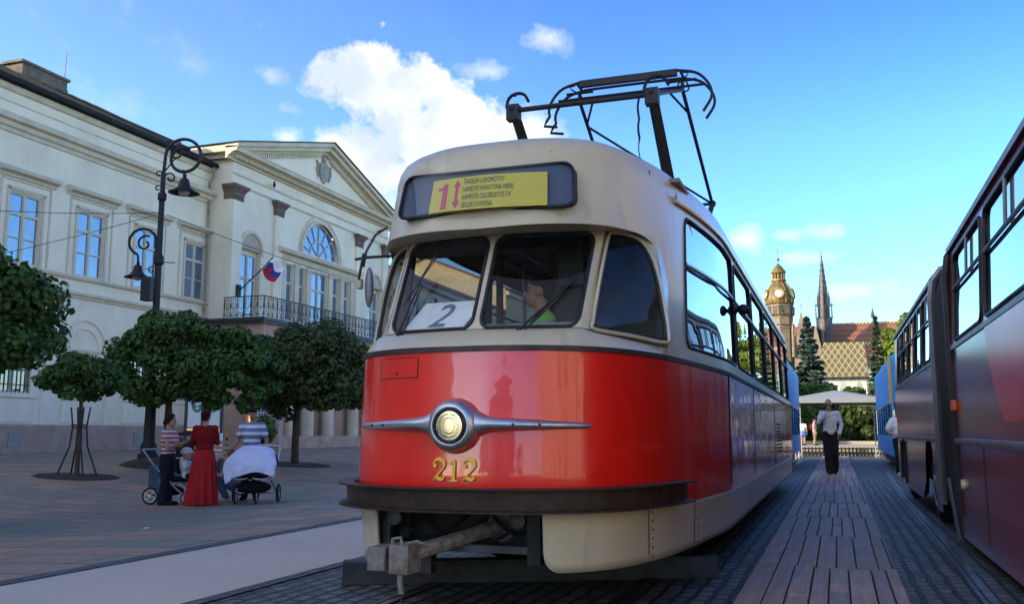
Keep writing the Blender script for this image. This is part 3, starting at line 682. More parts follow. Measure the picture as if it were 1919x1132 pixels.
mb = MB(); mb.ell((0,-.012,hz), (.016,.016,.016)); mb.lathe([(.026,.02),(.026,-.004),(.018,-.008)], (0,0,hz), 16, axis='y'); mb.tube([(-.03,.0,hz-.01),(0,-.02,hz-.01),(.03,.0,hz-.01)], .003, 5); mb.build('bulb', MAT['undergrey'], hl, smooth=40)
for r_ in (.045, .066): mb = MB(); mb.tube([(r_*cos(a), interp(r_, [.03,.06,.086], [-.058,-.050,-.038]), hz+r_*sin(a)) for a in [2*pi*k/32 for k in range(32)]], .0016, 4, closed=True); mb.build('lens_ring', MAT['undergrey'], hl)
mb = MB()
for L in (-.6, -.49, .36, .50): mb.ell((L, bodyy(L, hz)-lerp(.085,.035,abs(L)/.75)-.001, hz+.006), (.008,.003,.008))
mb.build('screw', MAT['under'], hl)
# painted number 212
def stroke(P, Wd):
    a, b = [], []
    for i in range(len(P)):
        t = Vector(P[min(i+1, len(P)-1)])-Vector(P[max(i-1, 0)]); n = Vector((-t.y, t.x)).normalized(); a.append(Vector(P[i])+n*Wd[i]/2); b.append(Vector(P[i])-n*Wd[i]/2)
    return [[tuple(a[i]), tuple(a[i+1]), tuple(b[i+1]), tuple(b[i])] for i in range(len(P)-1)]
def arc(cx, cy, rx, ry, a0, a1, n=10): return [(cx+rx*cos(radians(lerp(a0, a1, i/n))), cy+ry*sin(radians(lerp(a0, a1, i/n)))) for i in range(n+1)]
def dig2():
    top = arc(.040, .103, .034, .036, 175, -35, 14); P = top+[(.052,.062),(.030,.038),(.012,.014)]; k = len(P)
    W_ = [.010+.016*sin(pi*min(1, max(0, i-2)/(k-6)))**1.0 for i in range(k)]
    pol = stroke(P, W_); base = [(.006,.010),(.022,.026),(.040,.020),(.060,.014),(.072,.022),(.078,.034)]
    pol += stroke(base, [.006,.020,.024,.022,.016,.004]); pol.append([(.010+.013*cos(a)+.006, .098+.013*sin(a)) for a in [2*pi*i/12 for i in range(12)]]); return pol
def dig1(): return [[(.026,.0+.008),(.046,.008),(.046,.132),(.040,.140),(.026,.128)], [(.010,.0),(.062,.0),(.062,.008),(.050,.012),(.022,.012),(.010,.008)], stroke([(.008,.108),(.020,.118),(.032,.134)], [.003,.010,.012])[0], stroke([(.008,.108),(.020,.118),(.032,.134)], [.003,.010,.012])[1]]
for k_, (x0, dg) in enumerate(((-.137, dig2()), (-.038, dig1()), (.050, dig2()))):
    pl = lambda d, z_: (lambda x, y: (x0+x+d, bodyy(x0+x, .82+y)-z_, .815+y*.93-d))
    o1 = flatm('painted_digit', dg, MAT['gold'], TR, pl(0, .0085)); flatm('digit_shadow', dg, MAT['ink'], o1, pl(.004, .006))
for L_, y_ in ((.98, .82), (1.14, 1.7)):
    mb = MB(); P = [Vector(S(L_*1.0, y_+.0, z)) for z in rng(.34, .66, 6)]; nn_ = Vector((.92, -.38, 0)) if y_ < 1 else Vector((.99, -.1, 0)); mb.tube([p+nn_*.001 for p in P], .003, 4); [mb.ell(p+nn_*.006+Vector((.02*k_, 0, 0)), (.006,.006,.006), n=6, m=4) for p in P for k_ in (1,)]; mb.build('skirt_seam', MAT['rust'], TR)
# hatch on the upper left of the nose
mb = MB(); mb.grid([[(L, bodyy(L, z)-.006, z) for L in rng(-.565, -.265, 6)] for z in rng(1.425, 1.545, 3)]); h_ = mb.build('hatch', MAT['red'], TR, smooth=60, fix=False)
mb = MB(); mb.tube([(L, bodyy(L, z)-.005, z) for L, z in [(l, 1.425) for l in rng(-.565,-.265,5)]+[(-.265,1.545)]+[(l, 1.545) for l in rng(-.29,-.565,5)]], .003, 4, closed=True); mb.ell((-.42, bodyy(-.42,1.45)-.008, 1.452), (.008,.004,.008)); mb.build('hatch_edge', MAT['rust'], h_)
# wipers
for (pv, tip, b0, b1) in (((-.50,.34,1.70),(-.44,.545,2.07),(-.545,.50,1.92),(-.395,.67,2.29)), ((.31,.315,1.695),(.50,.44,1.90),(.36,.40,1.76),(.585,.66,2.10))):
    mb = MB(); mb.ell(pv, (.03,.025,.03)); off = Vector((0,-.035,.01)); mb.tube([Vector(pv)+off*.5, Vector(pv)+off, Vector(tip)+off], [.011,.009,.006], 6); mb.tube([Vector(pv)+off*.5+Vector((.025,0,0)), Vector(tip)+off+Vector((.012,0,-.02))], .005, 5)
    mb.tube([Vector(pv)+Vector((.03,-.02,-.03)), Vector(pv)+Vector((.045,.0,-.04)), Vector(pv)+Vector((.03,.02,0))], .008, 5)
    w = mb.build('wiper', MAT['black'], TR, smooth=50); mb = MB(); mb.tube([Vector(b0)+Vector((0,-.015,0)), Vector(b1)+Vector((0,-.015,0))], .009, 5, flat=.6); mb.tube([Vector(b0)+Vector((.02,-.03,.03)), Vector(b1)+Vector((.01,-.03,-.03))], .004, 5); mb.build('wiper_blade', MAT['black'], w)
# mirror arm on the left, round mirror/lamp on the right
mb = MB(); mb.tube([(-1.02,1.15,2.62),(-1.08,1.08,2.55),(-1.12,1.02,2.42),(-1.13,1.0,2.30)], .010, 6); mb.tube([(-1.0,1.25,2.42),(-1.13,1.05,2.38),(-1.20,1.0,2.36)], .012, 6); mb.tube([(-1.13,1.0,2.40),(-1.14,.95,2.20)], .010, 6)
ma = mb.build('mirror_arm', MAT['irongrey'], TR, smooth=60); mb = MB(); mb.ell((-1.09,1.02,2.15), (.034,.026,.15), n=20, m=12); mb.build('mirror', MAT['busgrey'], ma, smooth=60); mb = MB(); mb.box(-1.19,-1.15,1.0,1.05,2.14,2.22); mb.build('small_lamp', MAT['cream'], ma, bevel=.008)
mb = MB(); mb.tube([(1.235,3.80,2.22),(1.33,3.76,2.22)], .02, 8); mb.ell((1.33,3.74,2.22), (.055,.05,.05), n=16, m=10); mb.ell((1.245,3.80,2.22),(.03,.05,.045)); mb.build('side_lamp', MAT['black'], TR, smooth=60)
# air grille slots on the far side panel
mb = MB()
for i in range(9): mb.box(1.252,1.262,9.6,10.5,.80+i*.05,.825+i*.05)
mb.build('vent_grille', MAT['under'], TR)
# interior
mb = MB(); mb.box(-1.1,1.1,2.2,LT-1.2,.80,.86); mb.box(-.85,.85,1.2,2.2,.80,.86); mb.box(-.7,.7,.5,1.3,.80,.86); mb.box(-.55,.55,.45,.9,.86,1.66); mb.box(-.15,.62,.62,.98,1.60,1.69); it = mb.build('floor', MAT['interior'], TR, smooth=0)
mb = MB(); mb.box(-1.1,1.1,1.6,LT-1.5,2.90,2.93); mb.box(-.95,.95,1.25,1.6,2.45,2.9); mb.build('ceiling_lining', MAT['interior'], TR, smooth=0)
mb = MB(); mb.box(-.12,1.1,2.45,2.50,.86,2.86); mb.box(-1.1,-.62,2.45,2.50,.86,2.0); mb.box(-.62,-.58,2.44,2.51,.86,2.88); mb.box(-.16,-.12,2.44,2.51,.86,2.88); mb.build('cab_partition', MAT['interior'], TR, smooth=0)
mb = MB(); mb.box(-.16,.7,1.05,1.09,2.38,2.62); mb.tube([(.5,.98,2.42),(.66,1.1,2.1)], .008, 5); mb.box(.30,.48,1.2,1.4,2.12,2.40); mb.build('cab_equipment', MAT['under'], TR, smooth=0)
mb = MB(); mb.tube([(-.28,.66,1.78),(.62,.72,1.78)], .022, 8); mb.box(-.30,.62,.56,.80,1.69,1.755); mb.box(-.1,.3,.5,.58,1.69,1.74); mb.build('dashboard', MAT['busgrey'], TR, smooth=30)
mb = MB()
for y in (3.0, 5.2, 7.4, 9.6, 11.8):
    for x in (-.55, .55): mb.tube([(x,y,.86),(x,y,2.9)], .017, 8)
for x in (-.55,.55): mb.tube([(x,2.6,2.72),(x,LT-2,2.72)], .015, 6)
mb.build_loose('grab_pole', MAT['alu'], TR, smooth=60)
sb_ = MB(); sb_.box(-.21,.21,-.2,.2,.40,.47); sb_.box(-.21,.21,.17,.22,.47,.95); sb_.box(-.03,.03,-.03,.03,0,.4)
sm_ = sb_.mesh('seat', MAT['seat'], 30)
for x in (-.85, .85):
    for k in range(11):
        o = bpy.data.objects.new('seat', sm_); COL.objects.link(o); o.parent = TR; o.location = (x, 3.1+k*1.0, .86)
# underframe
mb = MB(); mb.box(-.85,.85,1.1,LT-.8,.42,.74); mb.box(-1.0,1.0,1.6,LT-1,.30,.5); mb.box(-.75,.55,.62,.68,.35,.76); mb.box(.36,.44,.30,.9,.33,.74); mb.box(-.62,-.58,.36,.9,.33,.74); mb.build('underframe', MAT['under'], TR, smooth=0)
mb = MB(); mb.box(-.60,.52,.33,.38,.385,.43); mb.box(-.60,-.55,.34,.38,.36,.70); mb.box(-.60,-.52,.55,.6,.43,.76); mb.box(.42,.50,.40,.46,.43,.6); mb.box(-.85,-.5,.86,.96,.16,.34); mb.build('front_crossbeam', MAT['undergrey'], TR, smooth=0, bevel=.004)
for y in (2.9, 4.7, 10.6, 12.4):
    for s_ in (-1, 1):
        mb = MB(); mb.lathe([(.0,0),(.30,0),(.33,.02),(.33,.07),(.36,.08),(.36,.11),(0,.11)], (s_*.72-.055, y, .345), 28, axis='x'); mb.build('wheel', MAT['under'], TR, smooth=40)
mb = MB()
for y in (3.8, 11.5): mb.box(-.9,.9,y-1.2,y+1.2,.25,.42); mb.box(-1.02,-.9,y-1.3,y+1.3,.2,.34); mb.box(.9,1.02,y-1.3,y+1.3,.2,.34)
mb.build_loose('bogie_frame', MAT['under'], TR, smooth=0)
# coupler
mb = MB(); A = Vector((.10,.62,.52)); B = Vector((-.26,-.02,.40))
mb.tube([A, lerp(A, B, .4), B], [.055,.045,.048], 8); mb.ell(A, (.09,.07,.07)); mb.lathe([(.09,-.05),(.11,0),(.09,.05)], tuple(A), 16, axis='y')
mb.box(-.44,-.33,-.16,.02,.325,.455); mb.box(-.31,-.19,-.15,.03,.31,.47); mb.box(-.35,-.30,-.10,.05,.34,.42); mb.tube([(-.30,-.12,.45),(-.30,-.12,.50),(-.25,-.12,.51),(-.24,-.12,.46)], .012, 6); mb.tube([(-.24,-.10,.47),(-.16,-.10,.49),(-.10,-.05,.46)], .010, 6)
mb.ell((-.44,-.08,.40), (.05,.07,.05)); mb.tube([(-.25,-.12,.32),(-.25,-.12,.26),(-.24,-.12,.20)], .018, 6)
mb.build('coupler', MAT['coupler'], TR, smooth=35, bevel=.01)
mb = MB(); mb.tube([(-.24,-.12,.25),(-.24,-.12,.16),(-.22,-.10,.09),(-.24,-.08,.05),(-.27,-.1,.08),(-.25,-.12,.13)], .006, 6); mb.build('safety_chain', MAT['rust'], TR)
for k_, (xa, xb, zz) in enumerate(((-.55, -.05, .60), (-.35, .30, .56), (.05, .42, .62))):
    mb = MB(); mb.tube([Vector((lerp(xa, xb, i/8), .40+.05*k_, zz-.14*sin(pi*i/8))) for i in range(9)], .013, 6); mb.build('brake_hose', MAT['black'], TR, smooth=60)
for x_ in (-.5, .3): mb = MB(); mb.lathe([(.03,.0),(.05,.01),(.05,.05),(.02,.06)], (x_, .28, .58), 12, axis='y'); mb.build('socket', MAT['undergrey'], TR, smooth=40)
# roof equipment: pantograph
PG = bpy.data.objects.new('pantograph', None); COL.objects.link(PG); PG.parent = TR; PG.location = (0, 0, 0)
def T3(x, y, z): return Vector((x+2.1, y-4.98, z))
kF = [T3(-2.76,8.0,4.12), T3(-1.44,8.0,4.12)]; kR = [T3(-2.76,12.3,4.12), T3(-1.44,12.3,4.12)]; hd = [T3(-2.68,10.15,4.94), T3(-1.48,10.15,4.94)]
mb = MB()
for i, s_ in ((0,-1),(1,1)):
    mb = MB(); foot = T3(-2.1+s_*.66, 9.35, 3.14)
    d = (foot-kF[i]); n = d.normalized(); mb.tube([kF[i]-n*.05, foot], [.048,.062], 4); mb.box(kF[i].x-.06,kF[i].x+.06,kF[i].y-.05,kF[i].y+.05,kF[i].z-.10,kF[i].z+.05)
    mb.build('lower_arm', MAT['iron'], PG, smooth=20)
    mb = MB(); foot2 = T3(-2.1+s_*.62, 10.95, 3.16); mb.tube([kR[i], foot2], [.035,.05], 4); mb.ell(kR[i], (.05,.05,.05)); mb.build('lower_arm', MAT['iron'], PG, smooth=20)
mb = MB()
for i in (0, 1):
    mb.tube([kF[i], hd[i]], .022, 8); mb.tube([kR[i], hd[i]], .022, 8)
mb.tube([kR[1], lerp(kR[0], hd[0], .8)], .015, 6)
mb.tube([kF[0], kF[1]], .026, 8); mb.tube([kR[0], kR[1]], .022, 8); mb.tube([hd[0], hd[1]], .02, 8)
for i, s_ in ((0,1),(1,-1)): mb.tube([lerp(hd[i], kR[i], .0)+Vector((s_*.0,0,0)), hd[i]+Vector((-.0,0,0))], .01); mb.tube([hd[i]+Vector((s_*.16,0,0)), lerp(hd[i], kR[i], .18)], .014, 6); mb.tube([hd[i]+Vector((s_*.16,0,0)), lerp(hd[i], kF[i], .18)], .014, 6)
mb.build('upper_arm', MAT['iron'], PG, smooth=60)
mb = MB()
for i, s_ in ((0,-1),(1,1)):
    k = kF[i]; mb.tube([k+Vector((x_, 0, z_)) for x_, z_ in catmull([(-.06,.03),(-.06,.10),(-.02,.15),(.05,.165),(.11,.14),(.15,.07)], 4)], .016, 6); mb.tube([k+Vector((.03,.0,.17)), k+Vector((.03,-.05,.12))], .01, 5)
mb.build_loose('knee_spring', MAT['iron'], PG, smooth=60)
mb = MB(); hc_ = T3(-2.08,10.15,5.12)
for dy in (-.13, .13):
    P = [hc_+Vector((x_, dy, z_)) for x_, z_ in catmull([(-.84,-.50),(-.93,-.36),(-.93,-.24),(-.86,-.12),(-.76,-.04),(-.60,.0),(-.5,.01),(0,.012),(.5,.01),(.60,.0),(.76,-.04),(.86,-.12),(.93,-.24),(.93,-.36),(.84,-.50)], 3)]; mb.tube(P, .017, 6)
    if dy < 0: mb.box(hc_.x-.56, hc_.x+.56, hc_.y+dy-.03, hc_.y+dy+.03, hc_.z-.055, hc_.z+.02)
for s_ in (-1, 1):
    mb.tube([hc_+Vector((s_*.60,-.13,0)), hc_+Vector((s_*.60,.13,0))], .018, 6)
    x = s_*.62; mb.tube([hc_+Vector(p_) for p_ in catmull([(x,-.13,-.02),(x-s_*.06,-.08,-.14),(x,.0,-.20),(x+s_*.04,.08,-.14),(x,.13,-.02)], 4)], .010, 6)
    mb.tube([hd[0 if s_ < 0 else 1], hd[0 if s_ < 0 else 1]+Vector((0,0,.10))], .022, 6); mb.tube([hd[0 if s_ < 0 else 1]+Vector((-.16,0,.11)), hd[0 if s_ < 0 else 1]+Vector((.16,0,.11))], .016, 6)
mb.tube([hc_+Vector((-.86,0,-.14)), hc_+Vector((.86,0,-.14))], .016, 6)
mb.build('collector_head', MAT['iron'], PG, smooth=50)
mb = MB(); P = []
for i in range(24): P.append(T3(-2.0,10.2,4.98)+Vector((.008*sin(i*2), .02*i/24, -1.75*i/23)))
mb.tube(P, [.014]*8+[.007]*16, 5); mb.build('pull_cord', MAT['iron'], PG)
mb = MB()
for s_ in (-1, 1): mb.tube([T3(-2.1+s_*.5,9.1,3.2), T3(-2.1+s_*.5,11.2,3.2)], .03, 6)
for y_ in (9.1, 11.2): mb.tube([T3(-2.6,y_,3.2), T3(-1.6,y_,3.2)], .03, 6)
for s_ in (-1, 1):
    for y_ in (9.3, 11.0): mb.lathe([(.05,3.08),(.07,3.12),(.045,3.14),(.07,3.17),(.045,3.2)], tuple(T3(-2.1+s_*.50, y_, 0)), 12)
mb.build('base_frame', MAT['iron'], PG, smooth=40)
mb = MB(); mb.lathe([(.012,3.14),(.012,3.17),(.02,3.18),(.0,3.2)], (-.4,1.5,-.02), 8); mb.tube([(-.5,2.0,3.13),(-.5,13,3.15)], .02, 6); mb.tube([(.5,2.0,3.13),(.5,13,3.15)], .02, 6); mb.build('roof_fitting', MAT['iron'], TR, smooth=50)
# beam lying across the track below the nose
bm_ = MB(); p0 = Vector((-3.42, 6.12, 0)); p1 = Vector((-.90, 7.38, 0)); d = (p1-p0).normalized(); n_ = Vector((-d.y, d.x, 0))*.16
bm_.prism([tuple(p0), tuple(p1), tuple(p1+n_), tuple(p0+n_)], (0, 0, .165)); o = bm_.build('timber_beam', M('dark_timber', (.04,.045,.055), .7, n=.3, ns=6, bump=.4), smooth=0, bevel=.006); tag(o, 'dark timber beam lying across the rails under the tram nose', 'beam')
# card with number 2 behind the left windscreen
NC = thing('number_card', 'white card printed with a grey 2 leaning inside the left windscreen', 'card', (-2.1, 4.98, 0))
cc = [(-.60,.60,1.77),(-.16,.56,1.77),(-.53,.80,1.975),(-.09,.76,1.975)]
mb = MB(); mb.grid([[bil(cc, u, v) for u in rng(0,1,4)] for v in rng(0,1,3)]); mb.build('sheet', MAT['white'], NC, smooth=60)
textmesh('printed_digit', '2', 1.0, M('grey_blue_ink', (.13,.17,.25), .6, n=.05), NC, lambda x, y: tuple(a+b for a, b in zip(bil(cc, .36+x*.62, .06+y*1.2), (0,-.006,.004))), sx=1, shear=0)

# ================================================================ maroon articulated bus on the right
XB = 1.08
BUS = thing('articulated_bus', 'maroon and red articulated bus with black bellows parked along the right edge', 'bus', (XB, 0, 0))
def bus_section(y0, y1, wins, zt, zb, dx0=0, dx1=0, redfrom=None, archs=(), parent=BUS):
    wall, gask, gls, trim, red = MB(), MB(), [], MB(), MB()
    def X(y, z): 
        x = lerp(dx0, dx1, (y-y0)/(y1-y0)); return x + .05*max(0, z-1.95)/1.0
    zr = zt
    # sides (left side visible, right side plain)
    for s_, off in ((1, 0), (-1, 2.5)):
        def P(y, z): return ((X(y, z) if s_ > 0 else 2.5-X(y, z)), y, z)
        edges = [y0]+[e for w in wins for e in w]+[y1]
        for a, b in zip(edges[::2], edges[1::2]): wall.grid([[P(lerp(a, b, i/3), lerp(1.90, zr, j/4)) for i in range(4)] for j in range(5)])
        for a, b in wins:
            g_ = MB(); w = b-a; F = lambda u, v: P(lerp(a, b, u), lerp(1.90, zr, v)); panel(F, rrect(.03/w, 1-.03/w, .05, .90, .10/w, .09), wall, gask, g_, k=6, g=.018, nrm=Vector((s_, 0, 0)))
            gls.append(g_)
            v1 = .56; trim.tube([Vector(F(.03/w, v1))+Vector((-s_*.01,0,0)), Vector(F(1-.03/w, v1))+Vector((-s_*.01,0,0))], .016, 6); um = .45 if s_ > 0 else .5; trim.tube([Vector(F(um, v1))+Vector((-s_*.01,0,0)), Vector(F(um, .9))+Vector((-s_*.01,0,0))], .014, 6)
        # lower wall with wheel arches
        cols = sorted(set([y0, y1]+[y0+(y1-y0)*i/12 for i in range(13)]+[c+r*cos(radians(t)) for c, r in archs for t in range(0, 181, 12)]))
        def low(y):
            z = zb
            for c, r in archs:
                if abs(y-c) < r: z = max(z, .50+sqrt(max(0, r*r-(y-c)**2))-.02)
            return z
        wall2 = [[(P(y, lerp(low(y), 1.0, j/4))) for y in cols] for j in range(5)]
        (wall).grid(wall2)
        rows = [[P(y, lerp(1.0, 1.90, j/5)) for y in cols] for j in range(6)]; wall.grid(rows)
        if redfrom and s_ > 0:
            rr = []
            for j in range(13):
                z = lerp(zb+.02, 1.895, j/12); t = (z-1.0)/.9
                ye = redfrom - .9*t*t if z > 1.0 else redfrom+.5*(1-z)*0 + .1
                ye = redfrom + 1.0*sqrt(max(0, 1-((1.95-z)/1.0)**2)) - 1.0 if z > .96 else redfrom-1.0
                ye = redfrom - .95*((1.9-z)/.9)**2 if z > 1.03 else None
                if ye is not None: rr.append([(X(y, z)-.006, y, z) for y in rng(y0+.01, ye, 10)])
            red.grid(rr)
        trim.grid([[ (p[0]-s_*d, p[1], p[2]+dz) for p in [P(y, 1.01) for y in rng(y0, y1, 6)]] for d, dz in ((0,-.03),(.016,-.028),(.022,0),(.016,.028),(0,.03))])
        trim.grid([[ (p[0]-s_*d, p[1], p[2]+dz) for p in [P(y, 1.90) for y in rng(y0, y1, 6)]] for d, dz in ((0,-.025),(.012,-.02),(.012,.02),(0,.025))])
    # roof: curved
    rows = []
    for k in range(13):
        a = pi*k/12; cx = 1.25; rows.append([(cx-(1.25-X(y, zr)+ (.035 if 0 < k < 12 else .02))*abs(cos(a))**.45*(1 if cos(a) > 0 else -1), y, zr+.17*sin(a)**.8-.0) for y in rng(y0, y1, 8)])
    rf = MB(); rf.grid(rows); rf.grid([[(X(y, zr)-.0, y, zr) for y in (y0, y1)], [(X(y, zr)-.03, y, zr-.01) for y in (y0, y1)], [(X(y, zr)-.035, y, zr+.03) for y in (y0, y1)], [(X(y, zr)-.02, y, zr+.04) for y in (y0, y1)]])
    for yy in (y0, y1):
        wall.grid([[(lerp(X(yy, z), 2.5-X(yy, z), i/6), yy, z) for i in range(7)] for z in rng(.5, zr+.02, 4)])
    tagp = []
    wall.build('bus_body', MAT['maroon'], parent, smooth=40, merge=.001)
    if redfrom: red.build('red_swoosh', MAT['busred'], parent, smooth=40)
    rf.build('bus_roof', MAT['busgrey'], parent, smooth=50); gask.build_loose('window_gasket', MAT['black'], parent, smooth=60); trim.build('trim_strip', MAT['busgrey'], parent, smooth=50)
    for g_ in gls: g_.build('window_pane', MAT['busglass'], parent, smooth=80, fix=False)
    fl = MB(); fl.box(max(dx0,dx1)+.06, 2.40, y0+.05, y1-.05, .62, .68); fl.box(max(dx0,dx1)+.4, 2.2, y0+.3, y1-.3, .30, .6); fl.build('bus_floor', MAT['under'], parent, smooth=0)
    return X
MAT['busglass'] = glassmat('bus_window_glass', (.24,.28,.30), 2.1, boost=2.0)
def wheel(y, x, z=.48, parent=BUS, r=.48):
    mb = MB(); mb.lathe([(.02,0),(r-.05,0),(r,.05),(r,.22),(r-.05,.27),(.02,.27)], (x, y, z), 28, axis='x'); w = mb.build('wheel', MAT['tyre'], parent, smooth=40)
    mb = MB(); mb.lathe([(.02,-.02),(.08,-.03),(.10,.02),(.24,.04),(.28,-.012),(.30,-.012),(.30,.03),(.02,.05)], (x, y, z), 28, axis='x'); mb.build('rim', MAT['rim'], w, smooth=40)
w_near = [(4.80, 5.68), (5.82, 7.66), (7.80, 9.62)]
bus_section(4.6, 9.95, w_near, 2.86, .12, redfrom=7.7)
w_far = [(11.95, 13.1), (13.2, 14.35), (14.45, 15.6), (15.7, 16.85), (16.95, 18.1)]
bus_section(11.62, 18.9, w_far, 2.84, .20, dx0=.0, dx1=-.02, archs=((12.9, .60), (17.5, .55)))
wheel(12.9, .06); wheel(17.5, .06); wheel(5.4, .25)
# bellows
mb = MB(); rows = []
for i in range(29):
    y = lerp(9.97, 11.60, i/28); o = .0 if i % 2 else .07; zz = 2.93-o
    rows.append([(x, y, z) for x, z in ((.03+o, .35), (.03+o, .8), (.03+o, 2.6), (.12+o, zz-.03), (.4, zz+.06), (2.1, zz+.06), (2.38-o, zz-.03), (2.47-o, 2.6), (2.47-o, .35))])
mb.grid(rows); mb.build('bellows', MAT['rubber'], BUS, smooth=20)
for yy in (9.96, 11.56):
    mb = MB(); mb.tube([(.0, yy, .30), (.0, yy, 2.6), (.03, yy, 2.82), (.12, yy, 2.95), (.4, yy, 3.02), (2.1, yy, 3.02), (2.38, yy, 2.95), (2.5, yy, 2.7), (2.5, yy, .3)], .045, 6); mb.build('joint_frame', MAT['busgrey'] if yy > 11 else MAT['rubber'], BUS, smooth=50)
mb = MB(); mb.prism([(-.01, 9.9, .12), (-.01, 10.05, .12), (-.01, 10.55, .55), (-.01, 10.55, .80), (-.01, 9.9, .8)], (.03, 0, 0)); mb.prism([(-.015, 10.10, .08), (-.015, 10.30, .08), (-.015, 10.9, .62), (-.015, 10.75, .62)], (.02, 0, 0), 1); mb.build('joint_skirt', [MAT['rubber'], MAT['busgrey']], BUS, smooth=0)
mb = MB(); mb.box(-.045, .0, 9.72, 9.84, 1.30, 1.40); mb.build('side_marker', MAT['orange'], BUS, bevel=.008)
mb = MB(); mb.box(-.04, .0, 18.3, 18.4, 1.30, 1.39); mb.build('side_marker', MAT['orange'], BUS, bevel=.008)
mb = MB(); mb.lathe([(.0,-.035),(.045,-.03),(.05,0),(.0,.01)], (-.0, 9.55, .62), 16, axis='x'); mb.build('fuel_cap', MAT['cream'], BUS)
mb = MB(); mb.box(-.04, .02, 17.0, 17.06, .25, .95); mb.box(-.04,.02, 18.0, 18.06, .3, .95); mb.build_loose('mud_flap', MAT['black'], BUS, smooth=0)
for i, yy in enumerate((14.2, 15.4, 16.5, 8.2, 6.2, 5.2)):
    mb = MB(); mb.box(-.006, -.002, yy, yy+.012, .22, .98); mb.build('panel_seam', MAT['black'], BUS, smooth=0)
mb = MB()
for yy in rng(5.4, 9.2, 5): mb.box(.45, .85, yy-.2, yy+.2, 1.05, 1.12); mb.box(.45, .85, yy+.16, yy+.22, 1.1, 1.75)
for yy in rng(12.2, 18, 6): mb.box(.45, .85, yy-.2, yy+.2, 1.05, 1.12); mb.box(.45, .85, yy+.16, yy+.22, 1.1, 1.75)
mb.build_loose('seat_row', MAT['seat'], BUS, smooth=0)

# ================================================================ blue and yellow vehicles beyond
def blue_tram(loc, label):
    t = thing('blue_tram', label, 'tram', loc)
    m = MB(); W2 = 1.22
    def xs(y): return W2-(.16*(1-min(1, y/.8))**2)
    cols = [(s*x, y) for s, x, y in ([(-1, xs(y), y) for y in (11.,8.,4.,1.5,.8,.5,.25,.1)]+[(-1,1.0,0),(-1,.5,-.06),(1,0,-.08),(1,.5,-.06),(1,1.0,0)]+[(1, xs(y), y) for y in (.1,.25,.5,.8,1.5,4.,8.,11.)])]
    def lean(z): return 0 if z < 1 else .12*(z-1)/2
    m.grid([[(x, y+(lean(z) if y < 1 else 0), z) for x, y in cols] for z in (.42,.55,.75,1.0)])
    m.grid([[(x, y+(lean(z) if y < 1 else 0), z) for x, y in cols] for z in (1.9,2.2,2.6,3.0,3.15)])
    m.grid([[(x*k, y+(lean(3.15) if y < 1 else 0)+(1-k)*(.5 if y < 1 else 0), z) for x, y in cols] for z, k in ((3.15,1),(3.22,.97),(3.27,.85),(3.3,0))])
    m.build('blue_body', MAT['blue'], t, smooth=45, merge=.001)
    m = MB()
    for s in (-1, 1): m.grid([[(s*(xs(y)+.006), y+(lean(z) if y < 1 else 0), z) for y in (.35,.5,.8,1.2)] for z in (1.88,2.4,3.16)]); m.grid([[(s*x, -.07+lean(z)+.04*(x > .8), z) for x in (.78,.88,.99)] for z in (1.9,2.4,3.14)])
    m.build_loose('yellow_panel', MAT['busyellow'], t, smooth=45)
    m = MB(); m.grid([[(x*.985, (y+(lean(z) if y < 1 else 0))+.02, z) for x, y in cols] for z in (1.0,1.45,1.9)]); m.build('windscreen_pane', MAT['busglass'], t, smooth=80, fix=False)
    for s in (-1, 1):
        m = MB(); m.tube([(s*1.05,.04,1.0),(s*1.05,.12,1.9)], .035, 6); m.build('corner_post', MAT['blue'], t, smooth=60)
        m = MB(); m.tube([(s*1.10,.2,2.95),(s*1.08,-.1,2.95),(s*1.0,-.24,2.78)], .015, 6); m.box(min(s*.84,s*1.08), max(s*.84,s*1.08), -.30,-.22,2.26,2.78); m.build('mirror', MAT['black'], t, bevel=.02)
        m = MB(); m.box(min(s*.70,s*.95), max(s*.70,s*.95), -.085,-.02,.66,.80); m.build('headlight', MAT['orange'], t, bevel=.01)
        m = MB(); m.box(min(s*.5,s*1.0), max(s*.5,s*1.0), -.09,.0,.52,.56); m.build('trim_strip', MAT['black'], t)
    m = MB(); m.box(-1.0,1.0,.3,10.6,.12,.42); m.box(-1.05,1.05,.15,.4,.2,.42)
    m.build('underframe', MAT['under'], t, smooth=0)
    m = MB(); m.box(-1.1,1.1,.6,10.8,.9,1.0); m.build('floor', MAT['interior'], t, smooth=0)
    for s in (-1,1):
        m = MB()
        for y in (1.3,2.9,4.5,6.1,7.7,9.3,10.9): m.box(s*1.19-.02,s*1.19+.02,y-.08,y+.08,1.0,1.9)
        m.build_loose('window_pillar', MAT['blue'], t, smooth=0)
    return t
BT = blue_tram((2.66, 27.4, 0), 'sky blue and yellow tram partly hidden behind the far end of the maroon bus')
B2 = blue_tram((-2.52, 25.4, 0), 'blue tram of which only a corner and mirror show behind the red tram')

